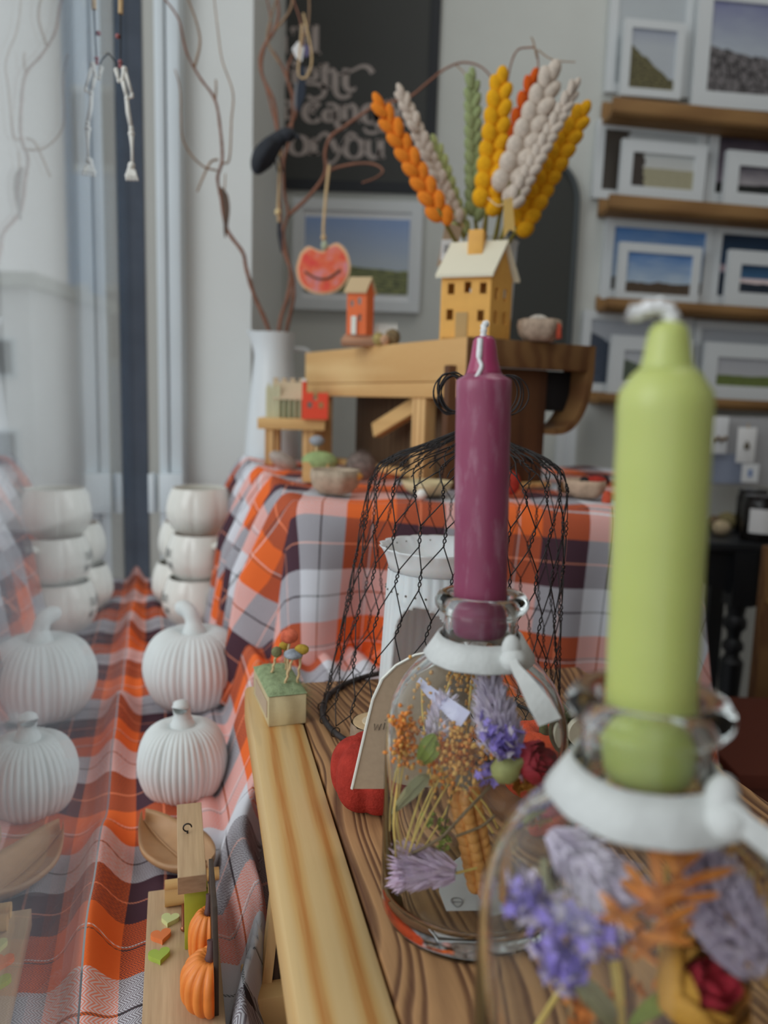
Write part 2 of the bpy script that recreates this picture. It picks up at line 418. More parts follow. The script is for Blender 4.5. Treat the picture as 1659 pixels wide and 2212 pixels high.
# ------------------------------------------------------------------ the setting
YW = 2.02
_xl = at(395, 700, 1.5).x; mb = MB(); mb.box(((_xl + .552) / 2, YW + .05, .6), (.552 - _xl, .1, 3.6)); struct(obj('wall_back', mb, 'white_wall', smooth=False))
mb = MB(); mb.box((.3, .6, -1.0), (4, 4, .1)); struct(obj('floor', mb, 'floor', smooth=False))
mb = MB(); mb.box((1.75, .4, .6), (.1, 4, 3.4)); struct(obj('wall_right', mb, plain('side_wall_paint', C(130, 122, 114, 1.3), .8), smooth=False))
mb = MB(); mb.box((.5, .6, 2.45), (2.6, 3.2, .08)); struct(obj('ceiling', mb, 'white_wall', smooth=False))
mb = MB(); mb.box((1.05, -1.25, .6), (1.5, .08, 3.4)); struct(obj('wall_front_blocker', mb, plain('front_wall_paint', C(120, 114, 108, 1.2), .8), smooth=False))  # unseen wall added to dim the light from the right
# white pillar between the window and the back wall
pl, pr = at(390, 700, 1.5), at(537, 700, 1.5)
mb = MB(); mb.hexa([(pl.x, 1.5, -.95), (pr.x, 1.5, -.95), (pr.x - .01, YW, -.95), (pl.x, YW, -.95)], [(pl.x - .01, 1.5, 2.2), (pr.x + .012, 1.5, 2.2), (pr.x, YW, 2.2), (pl.x, YW, 2.2)])
struct(obj('wall_left', mb, 'pillar', smooth=False))
# window: frame stiles, dark post, pane
win = link(bpy.data.objects.new('window_1', None)); win['kind'] = 'structure'
def stile(x0, x1, Y0, Y1, mat, name):
    a, b = at(x0, 700, Y0), at(x1, 700, Y0); m_ = MB()
    m_.hexa([(a.x, Y0, ZC - .1), (b.x, Y0, ZC - .1), (b.x, Y1, ZC - .1), (a.x, Y1, ZC - .1)], [(a.x, Y0, 2.2), (b.x, Y0, 2.2), (b.x, Y1, 2.2), (a.x, Y1, 2.2)])
    return obj(name, m_, mat, win, bevel=.002)
stile(311, 345, 1.49, 1.56, plain('frame_shade', C(150, 148, 142, 1.6), .6), 'window_stile')  # shadow on the white frame put into this taupe colour
stile(340, 360, 1.455, 1.54, 'frame_white', 'window_stile')
stile(358, 366, 1.485, 1.54, plain('groove_shade', C(120, 126, 130, 1.6), .6), 'window_groove')  # shade of the groove put into this strip's darker grey
stile(364, 392, 1.46, 1.54, 'frame_white', 'window_stile')
p = gl(1.485, .0); mb = MB(); mb.box((p.x + .004, 1.5, 1.0), (.030, .035, 2.4), math.atan2(-GD.x, GD.y)); obj('window_post', mb, 'post', win, smooth=False)
for x, yy in ((330, 1065), (372, 1065)):
    q = at(x, yy, 1.45); mb = MB(); mb.box(q, (.045 if x > 350 else .012, .02, .075)); obj('frame_foot', mb, 'frame_white', win, bevel=.002)
a = gl(-.12); b = gl(1.49); mb = MB(); nn = GN * -.005
mb.hexa([a + Vector((0, 0, ZC)), b + Vector((0, 0, ZC)), b + nn + Vector((0, 0, ZC)), a + nn + Vector((0, 0, ZC))],
        [a + Vector((0, 0, 2.2)), b + Vector((0, 0, 2.2)), b + nn + Vector((0, 0, 2.2)), a + nn + Vector((0, 0, 2.2))])
obj('window_pane', mb, 'pane', win, smooth=False)
# outside: pavement, a pale house across the street, a blue one added for the window's bluish glare
mb = MB(); mb.box((-6, 6, -1.1), (10.5, 16, .1)); struct(obj('pavement', mb, plain('pavement_stone', C(140, 142, 146, 1.2), .8, .1, 3), smooth=False))
def house_out(px0, px1, pytop, Y, mat, label, dep=2.0):
    a, b = at(px0, pytop, Y), at(px1, pytop, Y); t = thing('street_house', label, 'building', ((a.x + b.x) / 2, Y, -1.05))
    w = abs(b.x - a.x); h = a.z + 1.05
    m_ = MB(); m_.box((0, dep / 2, h / 2), (w, dep, h)); obj('wall', m_, mat, t, smooth=False)
    m_ = MB(); m_.box((0, dep / 2, h + .06), (w + .2, dep + .2, .12)); obj('eaves', m_, M['white_wall'], t, smooth=False)
    for i in range(3):
        for z in (.35, .72):
            m_ = MB(); x = w * (-.32 + .32 * i); m_.box((x, -.015, h * z), (w * .15, .05, h * .16)); wn = obj('window', m_, M['frame_white'], t, smooth=False)
            m_ = MB(); m_.box((x, -.045, h * z), (w * .12, .02, h * .13)); obj('window_pane', m_, M['post'], wn, smooth=False)
    return t
house_out(-260, 62, 612, 7.0, plain('render_grey', C(186, 190, 192, 2.0), .8, .05, 2), 'pale rendered house across the street outside the window')
house_out(128, 330, -60, 9.5, plain('glare_blue', C(140, 166, 194, 1.7), .8, .05, 2), 'added tall pale blue house standing in for the bluish glare in the window')

# ------------------------------------------------------------------ cloths
def bench_cloth():
    """window bench cloth; s along the glass line, t into the room"""
    mb = MB(); NS, NT_ = 190, 120; uv = []
    S0, S1 = -.35, 1.085; T0, T1 = .0, .36
    foot = [on(x, y, ZC) for x, y in ((508, 2330), (500, 2212), (494, 2100), (484, 1980), (470, 1860), (466, 1760), (476, 1640), (497, 1500), (505, 1420), (512, 1340), (520, 1290))]
    for i in range(NS + 1):
        s_ = S0 + (S1 - S0) * i / NS
        for j in range(NT_ + 1):
            t_ = T0 + (T1 - T0) * (j / NT_) ** 1.25
            p = G0 + GD * s_ + GN * (t_ + .0006)
            z = ZC
            z += .018 * math.exp(-(t_ / .012) ** 2) * (1 + .5 * math.sin(s_ * 19) + .3 * math.sin(s_ * 47))      # cloth creeping up the glass
            z += .010 * math.exp(-((t_ - .035 - .008 * math.sin(s_ * 11)) / .014) ** 2) * (.6 + .4 * math.sin(s_ * 8 + 1))
            z += .0035 * math.sin(s_ * 23 + t_ * 30) * math.exp(-(t_ / .2) ** 2) + .002 * math.sin(t_ * 90 + s_ * 9)
            # ridge of bunched cloth between the pumpkins and the board
            Y_ = p.y
            if foot[0].y < Y_:
                for q0, q1 in zip(foot[:-1], foot[1:]):
                    if q0.y <= Y_ <= q1.y or q1 is foot[-1]: break
                f_ = max(0, min(1, (Y_ - q0.y) / (q1.y - q0.y))); xf = q0.x + (q1.x - q0.x) * f_; d = p.x - xf + .006 * math.sin(Y_ * 40)
                wdt = .012 + .024 * max(0, min(1, (Y_ - .44) / .14)) + .003 * math.sin(Y_ * 31); hh = min(.085, .036 + max(0, Y_ - .40) * .19)
                up = max(0, min(1, d / wdt)); up = math.sin(up * math.pi / 2) ** 1.3
                nar = max(0, min(1, (.60 - Y_) / .10))
                dn = max(0, min(1, (d - wdt) / .011)); rg = up * (1 - nar * (dn * dn * (3 - 2 * dn)))
                z += rg * (hh + .006 * math.sin(d * 170 + Y_ * 13))
                z += .006 * math.exp(-((d + .012) / .010) ** 2)
            mb.v.append((p.x, p.y, z)); uv.append((s_ + z * .25, t_ - .018 + (z - ZC) * .35))
    for i in range(NS):
        for j in range(NT_):
            a = i * (NT_ + 1) + j; mb.f.append((a, a + 1, a + NT_ + 2, a + NT_ + 1))
    mb.uv = uv
    return tag(obj('bench_cloth', mb, 'tartan', ang=180), 'orange, plum and white tartan cloth spread on the window bench under the mugs', 'cloth')
bench_cloth()
mb = MB(); a, b = gl(-.2, .03), gl(1.45, .03); rr = GN * .32
mb.hexa([a + Vector((0, 0, ZC - .06)), b + Vector((0, 0, ZC - .06)), b + rr + Vector((0, 0, ZC - .06)), a + rr + Vector((0, 0, ZC - .06))],
        [a + Vector((0, 0, ZC - .03)), b + Vector((0, 0, ZC - .03)), b + rr + Vector((0, 0, ZC - .03)), a + rr + Vector((0, 0, ZC - .03))])
tag(obj('window_bench', mb, 'pine', smooth=False), 'wooden window bench hidden under the tartan cloth', 'bench')

def table_cloth():
    fl, fr, br, bl = Vector((-.093, .80)), Vector((.325, .83)), Vector((.43, 1.42)), Vector((-.255, 1.36))
    poly = [fl, fr, br, bl]; per = []
    for k in range(4):
        a, b = poly[k], poly[(k + 1) % 4]; n = [70, 60, 40, 90][k]
        for i in range(n): per.append((a.lerp(b, i / n), k, i / n))
    # rounded corners by smoothing
    P = [p for p, _, _ in per]; N = len(P)
    for _ in range(5): P = [(P[i - 1] + P[i] * 2 + P[(i + 1) % N]) / 4 for i in range(N)]
    nor = []
    for i in range(N):
        d = (P[(i + 1) % N] - P[i - 1]).normalized(); nor.append(Vector((d.y, -d.x)))
    for _ in range(10): nor = [(nor[i - 1] + nor[i] * 2 + nor[(i + 1) % N]).normalized() for i in range(N)]
    cx = sum((p for p in P), Vector((0, 0))) / N
    mb = MB(); uv = []; TOP, SK = 22, 46; drop = .42
    wv = [rnd.uniform(-1, 1) for _ in range(40)]
    for i in range(N):
        k = per[i][1]; fr_ = per[i][2]
        amp = {0: .007, 1: .012, 2: .01, 3: .030}[k]
        if k == 0 and fr_ < .25: amp = .020
        ph = i * (.55 if k == 3 else .30) + .6 * math.sin(i * .13)
        for j in range(TOP + SK + 1):
            if j <= TOP:
                f = j / TOP; q = cx.lerp(P[i], f); z = ZT + .0015 * math.sin(q.x * 60 + q.y * 30)
                if k == 3 and f > .7: z += .010 * max(0, math.sin(ph)) * ((f - .7) / .3) ** 2 * (1 if fr_ < .8 else .5)
                mb.v.append((q.x, q.y, z)); uv.append((q.x, q.y))
            else:
                t = (j - TOP) / SK; d = t * (.232 if k == 3 else .42 if k in (1, 2) else .232 + .188 * max(0, min(1, (fr_ - .5) / .15)))
                rd = .012
                out = rd * (1 - math.exp(-d / .008)) + d * (.07 if k in (1,) else .055 if k == 0 else .16) + amp * math.sin(ph) * min(1, d / .10)
                if k == 0 and fr_ > .85: out += d * .06 * (fr_ - .85) / .15
                if k == 1 and fr_ < .3: out += d * .10 * (1 - fr_ / .3)
                if k == 0 and fr_ < .10: out += d * .12 * (1 - fr_ / .1)
                q = P[i] + nor[i] * out
                z0 = ZT + (.010 * max(0, math.sin(ph)) if k == 3 else 0)
                mb.v.append((q.x, q.y, z0 - d + rd * .5 * math.exp(-d / .008) - rd * .5)); uv.append((P[i].x + nor[i].x * d, P[i].y + nor[i].y * d))
    K = TOP + SK + 1
    for i in range(N):
        i2 = (i + 1) % N
        for j in range(K - 1):
            mb.f.append((i * K + j, i2 * K + j, i2 * K + j + 1, i * K + j + 1))
    mb.uv = [(u + .028, -v + .0186) for u, v in uv]
    tag(obj('tablecloth', mb, 'tartan', ang=180), 'orange, plum and white tartan cloth draped over the taller table behind the wire cloche', 'tablecloth')
    t = MB(); t.prism([(p.x, p.y) for p in (fl.lerp(cx, .06), fr.lerp(cx, .06), br.lerp(cx, .06), bl.lerp(cx, .06))], (0, 0, ZT - .03), (1, 0, 0), (0, 1, 0), (0, 0, .025))
    tb = thing('table', 'taller table hidden under the draped tartan cloth', 'table', (0, 0, 0))
    obj('tabletop', t, 'pine', tb, smooth=False)
    for p in (fl, fr, br, bl):
        q = p.lerp(cx, .12); zb = ZC - .03 if p.x < 0 else -.95; l = MB(); l.box((q.x, q.y, (ZT - .03 + zb) / 2), (.04, .04, ZT - .03 - zb)); obj('leg', l, 'pine_v', tb, smooth=False)
table_cloth()

# ------------------------------------------------------------------ the wooden board in front (on a small frame)
BFL, BNL = on(528, 1480, 0), on(642, 2212, 0)
by = (BNL - BFL).normalized(); bx = Vector((-by.y, by.x, 0)); Wb, Lb = .288, .62
board = thing('wooden_riser', 'low riser with a dark burnt-grain plank and a pale pine edge plank, under both bottles', 'riser', (BFL.x, BFL.y, 0), (0, 0, math.atan2(bx.y, bx.x)))
def bl(x, y, z=0):                      # board coordinates (x across from the left edge, y towards the camera) -> world
    return BFL + bx * x + by * y + Vector((0, 0, z))
def plank(x0, x1, y0, y1, z0, z1, name, mat, bev=.002):
    m_ = MB(); m_.box(((x0 + x1) / 2, (y0 + y1) / 2, (z0 + z1) / 2), (x1 - x0, y1 - y0, z1 - z0)); return obj(name, m_, mat, board, bevel=bev)
seam = .0375
pk = plank(0, seam - .0003, -Lb, 0, -.03, 0, 'plank', 'pale', .004); pk['label'] = 'pale pine edge plank'
pk = plank(seam + .0003, Wb, -Lb, -.001, -.03, -.0002, 'plank', 'burnt', .0012); pk['label'] = 'dark burnt-grain plank'
# frame of the riser, seen at its left side: post, dark grooved panel, bottom rail
def wbox(name, mat, p, size, rz, parent, bev=.0012, label=None):
    m_ = MB(); m_.box((0, 0, 0), size); o = obj(name, m_, mat, None, bevel=bev, label=label)
    o.parent = parent; o.matrix_parent_inverse = Matrix.Identity(4)
    q = Vector(p) - Vector((BFL.x, BFL.y, 0)); a_ = -math.atan2(bx.y, bx.x)
    o.location = Matrix.Rotation(a_, 3, 'Z') @ q; o.rotation_euler = (0, 0, rz + a_)
    return o
RZB = math.atan2(bx.y, bx.x)
def slab(name, mat, bot, top, label=None):
    m_ = MB(); T = board.matrix_basis.inverted(); m_.hexa([T @ p for p in bot], [T @ p for p in top]); return obj(name, m_, mat, board, smooth=False, label=label)
E3 = by * -1
p0, p1 = on(566, 2128, ZC + .020), on(600, 1830, -.032)
slab('leg', 'pine_v', [p0, p0 + bx * .0055, p0 + bx * .0055 + E3 * .012, p0 + E3 * .012], [p1, p1 + bx * .0055, p1 + bx * .0055 + E3 * .012, p1 + E3 * .012])
dk = wood('dark_grooved_wood', C(70, 54, 44, 1.3), C(34, 26, 22, 1.3), 'Z', 60, .1, 2)
o1, o2 = bx * .0055 + E3 * .002, bx * .045 + E3 * .002
slab('side_panel', dk, [p0 + o1, p0 + o2, p0 + o2 + E3 * .008, p0 + o1 + E3 * .008], [p1 + o1, p1 + o2, p1 + o2 + E3 * .008, p1 + o1 + E3 * .008], 'dark grooved side panel')
q = (p0 + bx * .02 + E3 * .004); q.z = ZC + .011
wbox('rail', 'pine', q, (.062, .030, .019), RZB, board)
q = bl(.03, .30); q.z = (ZC - .03) / 2; wbox('leg', 'pine_v', q, (.02, .02, -ZC - .034), RZB, board)
q = bl(Wb - .03, .03); q.z = -.49; wbox('leg', 'pine_v', q, (.03, .03, .92), RZB, board)
q = bl(Wb - .03, .58); q.z = -.49; wbox('leg', 'pine_v', q, (.03, .03, .92), RZB, board)
# window-side bench continues under the riser; nothing else rests there

# ------------------------------------------------------------------ bottles with candles
BPROF = [(0, 0), (34, 0), (37.5, 1.5), (39, 5), (39.4, 12), (39.4, 80), (38.8, 89), (36.6, 98), (32.5, 106), (27.5, 112.2), (22.6, 117.6), (18.4, 122.4), (16.4, 127), (15.6, 131), (15.4, 135.5)]
BIN = [(12.6, 143), (12.7, 135), (13.2, 127), (15.4, 119.5), (20, 114), (25.6, 109.3), (30.8, 103.4), (34.6, 96), (36.6, 88), (37.2, 80), (37.2, 16), (35, 11.5), (30, 10), (0, 10)]
def bottle(loc, label, knot_dir, tail):
    t = thing('glass_bottle', label, 'bottle', loc)
    lip = [(16.2, 136.8), (18.4, 138.2), (19.8, 140.2), (19.9, 142.4), (18.4, 144.8), (15.5, 145.6), (13.2, 144.5)]
    mb = MB(); mb.lathe([(r / 1000, z / 1000) for r, z in BPROF + lip + BIN], 96, cap=False); obj('glass_body', mb, 'thick_glass', t, ang=180)
    return t
def ribbon(bloc, label, knot_a, tail, width=.0105, zt=.1235, tilt=.0):
    """ribbon round the foot of the neck, knot on the side given by knot_a, tail over the shoulder"""
    t = thing('ribbon', label, 'ribbon', bloc)
    mb = MB(); pr = [(.0170, .1268), (.0178, .1276), (.0202, .1236), (.0238, .1180), (.0232, .1172), (.0196, .1222)]
    mb.lathe(pr + [pr[0]], 64, cap=False, rib=lambda a, f: 1 + .012 * math.sin(5 * a) + .008 * math.sin(11 * a))
    obj('band', mb, 'ribbon', t, ang=180)
    kx, ky = math.cos(knot_a) * .0222, math.sin(knot_a) * .0222
    mb = MB(); mb.ball((kx, ky, .1225), (.0055, .0050, .0052), 14, 10); mb.ball((kx * .93, ky * .93, .127), (.0040, .0035, .0058), 12, 8); obj('knot', mb, 'ribbon', t, ang=180)
    pts, wdirs, ws = tail
    mb = MB(); sp = spline(pts, 8); n = len(sp)
    wi = [float(np.interp(i / (n - 1), [k / (len(ws) - 1) for k in range(len(ws))], ws)) for i in range(n)]
    mb.ribbon([p - Vector(bloc) for p in sp], wdirs, wi, .0009); obj('tail', mb, 'ribbon', t, ang=60)
    return t
def candle(loc, label, waxm, tipm, wickpts, wickm, r=.0112, z0=.1275, z1=.2345, ztip=.2525, soft=.4, lean=(0, 0)):
    t = thing('candle', label, 'candle', loc, (lean[1], lean[0], 0))
    e = soft * .003
    mb = MB(); mb.lathe([(0, z0), (r * .93, z0), (r * .985, z0 + .001)] + [(r * (1 + .006 * math.sin(k * 1.7)), z0 + (z1 - z0) * k / 24) for k in range(1, 24)] + [(r, z1 - e), (r * .97, z1), (r * .72, z1 + .0012 + e), (r * .55, z1 + .003 + e)], 48)
    obj('wax_stick', mb, waxm, t, ang=70 if soft < .3 else 180)
    mb = MB(); zb = z1 + (.001 if soft < .3 else .0012)
    mb.lathe([(r * .70, zb), (r * .60, zb + .003), (r * .50, zb + .007), (r * .45, zb + .011), (r * .40, ztip - .0025), (r * .30, ztip - .001), (0, ztip)], 40); obj('tip', mb, tipm, t, ang=180)
    mb = MB(); sp = spline([Vector(p) for p in wickpts], 6); n = len(sp)
    mb.tube(sp, [(.0013 if soft < .3 else .0019) * (1 + .18 * math.sin(i * 1.9)) for i in range(n)], 10); obj('wick', mb, wickm, t, ang=180)
    if soft < .3:
        mb = MB(); mb.tube(spline([(-.0020, -.0036, .2505), (-.0024, -.0046, .2465), (-.0026, -.0054, .2425), (-.0018, -.0066, .2395), (-.0034, -.0074, .2360), (-.0052, -.0076, .2340)], 5), [.0012] * 10 + [.0008] * 16, 8); obj('wax_drip', mb, wickm, t, ang=180, label='frosted white drip')
    return t
BP = on(1032, 1962, 0); BP.y = .318; BP = Vector((at(1037, 1700, .318).x - .0030, .318, 0))
GP = Vector((at(1404, 1500, .190).x, .190, 0))
bottle(tuple(BP), 'clear glass bottle of dried flowers holding the plum candle', 0, None)
gb = bottle(tuple(GP), 'clear glass bottle of dried flowers holding the green candle, nearest to the viewer', 0, None); gb.scale = (1.045,) * 3
candle((.0459, .318, 0), 'plum purple dinner candle with frosted streaks in a glass bottle neck', 'wax_plum', 'wax_tip',
       [(-.0005, -.0005, .2495), (-.0006, -.0022, .253), (-.0002, -.001, .256), (.001, 0, .2567)], 'wick_pale', soft=.15, lean=(-.029, 0))
candle((.0746, .190, .003), 'lime green dinner candle with a bent waxed wick', 'wax_green', 'wax_green',
       [(.0005, 0, .241), (.000, 0, .2445), (-.0035, 0, .2458), (-.0082, 0, .2442), (-.0098, 0, .2444)], 'wick', soft=1.0, lean=(-.030, 0), r=.0113, z0=.1265, z1=.2255, ztip=.2428)
def shl(B, px, py, Y): return at(px, py, Y)
tl = [at(1098, 1402, .301), at(1112, 1438, .292), at(1135, 1472, .286), at(1165, 1520, .281), at(1188, 1560, .279)]
ribbon(tuple(BP), 'white cotton ribbon tied under the lip of the plum candle bottle', math.radians(-60), (tl, Vector((1, .15, .35)), (.0035, .0035, .0060, .0088, .0092)))
tl = [GP + (p - GP) / 1.06 for p in (at(1536, 1700, .176), at(1562, 1722, .170), at(1610, 1764, .167), at(1665, 1806, .165), at(1740, 1856, .163))]
ribbon(tuple(GP), 'white cotton ribbon tied under the lip of the green candle bottle', math.radians(-54), (tl, Vector((.45, .2, 1)), (.004, .0062))).scale = (1.045,) * 3
# paper sticker under the base of the plum bottle
mb = MB(); q = on(985, 1950, .0); mb.lathe([(0, .0092), (.0135, .0092), (.0135, .0096), (0, .0096)], 5, rib=lambda a, f: 1)
# kraft swing tag behind the plum bottle
def arch_tag():
    Y = .362; c = [at(760, 1704, Y), at(792, 1560, Y), at(806, 1500, Y), at(826, 1455, Y), at(855, 1425, Y), at(895, 1402, Y), at(940, 1392, Y), at(985, 1402, Y), at(1010, 1440, Y), at(1020, 1704, Y)]
    o = c[0]; t = thing('swing_tag', 'brown kraft card tag with small italic letters hanging behind the plum candle bottle', 'tag', o)
    mb = MB(); mb.prism([((p - o).x, (p - o).z) for p in c], (0, 0, 0), (1, 0, 0), (0, -.12, 1), (0, .0009, 0)); obj('card', mb, 'kraft', t, smooth=False)
    mb = MB()
    for a, b in zip(c[:6], c[1:7]):
        a2, b2 = a - o, b - o; a2.y = -.12 * a2.z; b2.y = -.12 * b2.z; mb.tube([a2, b2], .0007, 5)
    obj('card_edge', mb, 'card_edge', t, label='pale cut edge')
    mb = MB()
    def wr(strokes, px, py, s):
        for st in strokes:
            pts = []
            for x, y in st:
                p = at(px + (x + .2 * y) * s, py - y * s, Y) - o; p.y = -.12 * p.z - .0004; pts.append(p)
            mb.tube(pts, .00017, 5)
    wr([[(0, 1), (.22, 0), (.5, .9), (.78, 0), (1, 1)]], 806, 1570, 15)
    wr([[(0, 1), (0, 0)], [(0, 1.35), (0, 1.45)]], 828, 1568, 15)
    wr([[(.8, .9), (.2, .9), (0, .5), (.2, 0), (.8, .1)], ], 850, 1568, 15)
    wr([[(0, 1.6), (0, 0)], [(.6, 1), (0, .4), (.7, 0)]], 875, 1567, 15)
    wr([[(0, .5), (.7, .55), (.5, 1), (.1, .9), (0, .4), (.3, 0), (.8, .2)]], 900, 1566, 15)
    wr([[(.7, .9), (.2, 1), (0, .5), (.2, 0), (.7, .1)], [(.7, 1.6), (.7, 0)]], 925, 1565, 15)
    obj('lettering', mb, plain('tag_ink', (.05, .045, .04, 1), .8), t)
arch_tag()

# ------------------------------------------------------------------ dried flowers in the bottles
def tuft(name, label, base, tip, r, mat, n=420, blade=.006, spread=.8, group=None, seed=1, bw=.0007, shape=None, stem=None, stemmat='straw'):
    """soft grass head: many short blades round an axis"""
    R = random.Random(seed); base, tip = Vector(base), Vector(tip); ax = tip - base; L = ax.length; z = ax.normalized(); x = z.orthogonal().normalized(); y = z.cross(x)
    o = thing(name, label, 'dried flower', base, group=group); mb = MB()
    for i in range(n):
        u = R.random(); a = R.uniform(0, 6.283); rr = r * (shape(u) if shape else math.sin(math.pi * min(1, .08 + u * .92)) ** .6) 
        p = z * (u * L) + (x * math.cos(a) + y * math.sin(a)) * rr * .55
        d = ((x * math.cos(a) + y * math.sin(a)) * spread + z * R.uniform(.6, 1.1)).normalized() * blade * R.uniform(.7, 1.2)
        w = d.cross(Vector((R.uniform(-1, 1), R.uniform(-1, 1), R.uniform(-1, 1)))).normalized() * bw
        mb.add([p - w, p + w, p + d * .6 + w * .9, p + d, p + d * .6 - w * .9], [(0, 1, 2, 3, 4)])
    obj('flower_head', mb, mat, o, smooth=False, kind='stuff')
    if stem:
        mb = MB(); mb.tube([Vector(p) - base for p in spline(stem, 5)], .0006, 5); obj('stem', mb, stemmat, o)
    return o
def cluster(name, label, pts, spread, mat, n, size, seed, stems=(), stemmat='straw', cat='dried flower', stem_r=.00045, flat=False, mat2=None):
    R = random.Random(seed); base = Vector(stems[0][0]) if stems else Vector(pts[0]); o = thing(name, label, cat, base); mb = MB(); mb2 = MB()
    for i in range(n):
        k = R.random() * (len(pts) - 1); a = Vector(pts[int(k)]).lerp(Vector(pts[min(len(pts) - 1, int(k) + 1)]), k % 1)
        g = Vector((R.gauss(0, 1), R.gauss(0, 1), R.gauss(0, 1))) * spread * .5
        p = a + g - base; tgt = mb2 if (mat2 and R.random() < .35) else mb
        if flat:
            nrm = Vector((R.uniform(-1, 1), R.uniform(-1, .3), R.uniform(-1, 1))).normalized(); e1 = nrm.orthogonal().normalized(); e2 = nrm.cross(e1)
            vs = [p]; m_ = 10
            for q in range(m_):
                t = 6.283 * q / m_; rr = size * (1 if q % 2 else .6) * R.uniform(.8, 1.2); vs.append(p + (e1 * math.cos(t) + e2 * math.sin(t)) * rr + nrm * size * .45)
            tgt.add(vs, [(0, 1 + q, 1 + (q + 1) % m_) for q in range(m_)])
        else: tgt.ball(p, (size * R.uniform(.6, 1.2), size * R.uniform(.6, 1.2), size * R.uniform(.7, 1.3)), 6, 4)
    obj('flower_head', mb, mat, o, kind='stuff', ang=180)
    if mat2: obj('flower_head', mb2, mat2, o, kind='stuff', ang=180)
    if stems:
        mb = MB()
        for st in stems: mb.tube([p - base for p in spline(st, 5)], stem_r, 5)
        obj('stem', mb, stemmat, o)
    return o
def ear(name, label, base, tip, w, mat, n=11, seed=1, stem=None):
    """ear of grain: two rows of plump overlapping seeds"""
    R = random.Random(seed); base, tip = Vector(base), Vector(tip); z = (tip - base); L = z.length; z.normalize(); x = z.cross(Vector((0, 1, 0))).normalized(); y = z.cross(x)
    o = thing(name, label, 'dried flower', base)
    for i in range(n):
        for s in (-1, 1, 0):
            p = z * (L * (i + (.5 if s == 1 else .0)) / n) + x * s * w * .30 + y * (w * .22 if s == 0 else 0)
            mb = MB(); mb.ball((0, 0, 0), (w * .22, w * .22, L / n * .95), 8, 6, aim(z + x * s * .35)); obj('grain', mb, mat, o, loc=p, ang=180)
    return o
def leaf(name, label, pts, w, mat, cat='leaf'):
    o = thing(name, label, cat, pts[0]); mb = MB(); sp = [Vector(p) - Vector(pts[0]) for p in spline(pts, 6)]; n = len(sp)
    ws = [max(.0004, w * math.sin(math.pi * min(1, (i + .4) / n)) ** .8) for i in range(n)]
    d = (sp[-1] - sp[0]).normalized(); wdir = d.cross(Vector((.2, -1, .3))).normalized(); mb.ribbon(sp, wdir, ws, .0004); obj('blade', mb, mat, o, ang=60)
    mb = MB(); mb.tube([p + Vector((0, -.0004, 0)) for p in sp], .0004, 4); obj('midrib', mb, mat, o)
    return o
M['straw'] = plain('straw', C(190, 150, 84, 2.07), .8, .15, 200)
M['gold'] = plain('golden_seed', C(196, 128, 66, 2.07), .7, .2, 300)
M['orange_dry'] = plain('orange_dried', C(196, 100, 42, 2.20), .75, .25, 200)
M['ear'] = plain('orange_ear', C(196, 116, 62, 2.20), .6, .2, 200)
M['lilac'] = plain('lilac_head', C(176, 158, 176, 1.85), .9, .12, 200)
M['lilac_white'] = plain('pale_lilac_head', C(180, 170, 196, 1.85), .9, .1, 200)
M['violet'] = plain('violet_statice', C(120, 104, 176, 2.20), .85, .25, 250)
M['violet_pale'] = plain('pale_violet_statice', C(168, 152, 196, 2.20), .85, .2, 250)
M['olive'] = plain('olive_leaf', C(140, 136, 104, 1.6), .7, .15, 90)
M['green_dry'] = plain('green_dried', C(112, 122, 54, 1.95), .7, .2, 120)
M['pod'] = plain('green_pod', C(140, 140, 90, 1.95), .6, .2, 90)
M['petal_red'] = plain('red_petal', C(160, 44, 58, 2.07), .6, .2, 90)
M['petal_yellow'] = plain('yellow_petal', C(206, 150, 60, 1.25), .6, .12, 60)
M['darktwig'] = plain('dark_twig', C(112, 94, 72, 1.4), .8)
def rose(name, label, c, r, outer, inner, face, seed=3):
    R = random.Random(seed); o = thing(name, label, 'dried flower', c); A = aim(face)
    for ring, (k, rr, h, mt) in enumerate(((5, 1.0, 1.0, outer), (5, .75, 1.05, outer if ring_mix else inner), (4, .48, 1.08, inner), (3, .25, 1.1, inner))):
        for q in range(k):
            a0 = 6.283 * q / k + ring * .5; mb = MB(); vs = []; nu, nv = 7, 6
            for i in range(nu + 1):
                for j in range(nv + 1):
                    u = (i / nu - .5) * 2; v = j / nv; a = a0 + u * 3.6 / k
                    edge = (1 - .25 * u * u); rad = r * rr * (.30 + .70 * math.sin(v * 2.45)) * (1 + .05 * R.uniform(-1, 1)) + (r * .10 * v ** 4)
                    vs.append(A @ Vector((rad * math.cos(a), rad * math.sin(a), r * (-.6 + 1.5 * v * h * edge))))
            fs = [(i * (nv + 1) + j, (i + 1) * (nv + 1) + j, (i + 1) * (nv + 1) + j + 1, i * (nv + 1) + j + 1) for i in range(nu) for j in range(nv)]
            mb.add(vs, fs); obj('petal', mb, (outer if (ring == 0 and q < 2) or ring > 0 else outer) if ring == 0 else mt, o, ang=180)
    mb = MB()
    for q in range(5):
        a = q * 1.257; mb.add([A @ Vector((.3 * r * math.cos(a - .4), .3 * r * math.sin(a - .4), -.7 * r)), A @ Vector((.3 * r * math.cos(a + .4), .3 * r * math.sin(a + .4), -.7 * r)), A @ Vector((.95 * r * math.cos(a), .95 * r * math.sin(a), .1 * r))], [(0, 1, 2)])
    obj('sepal', mb, 'green_dry', o, smooth=False)
    return o
ring_mix = True
Yb = .305
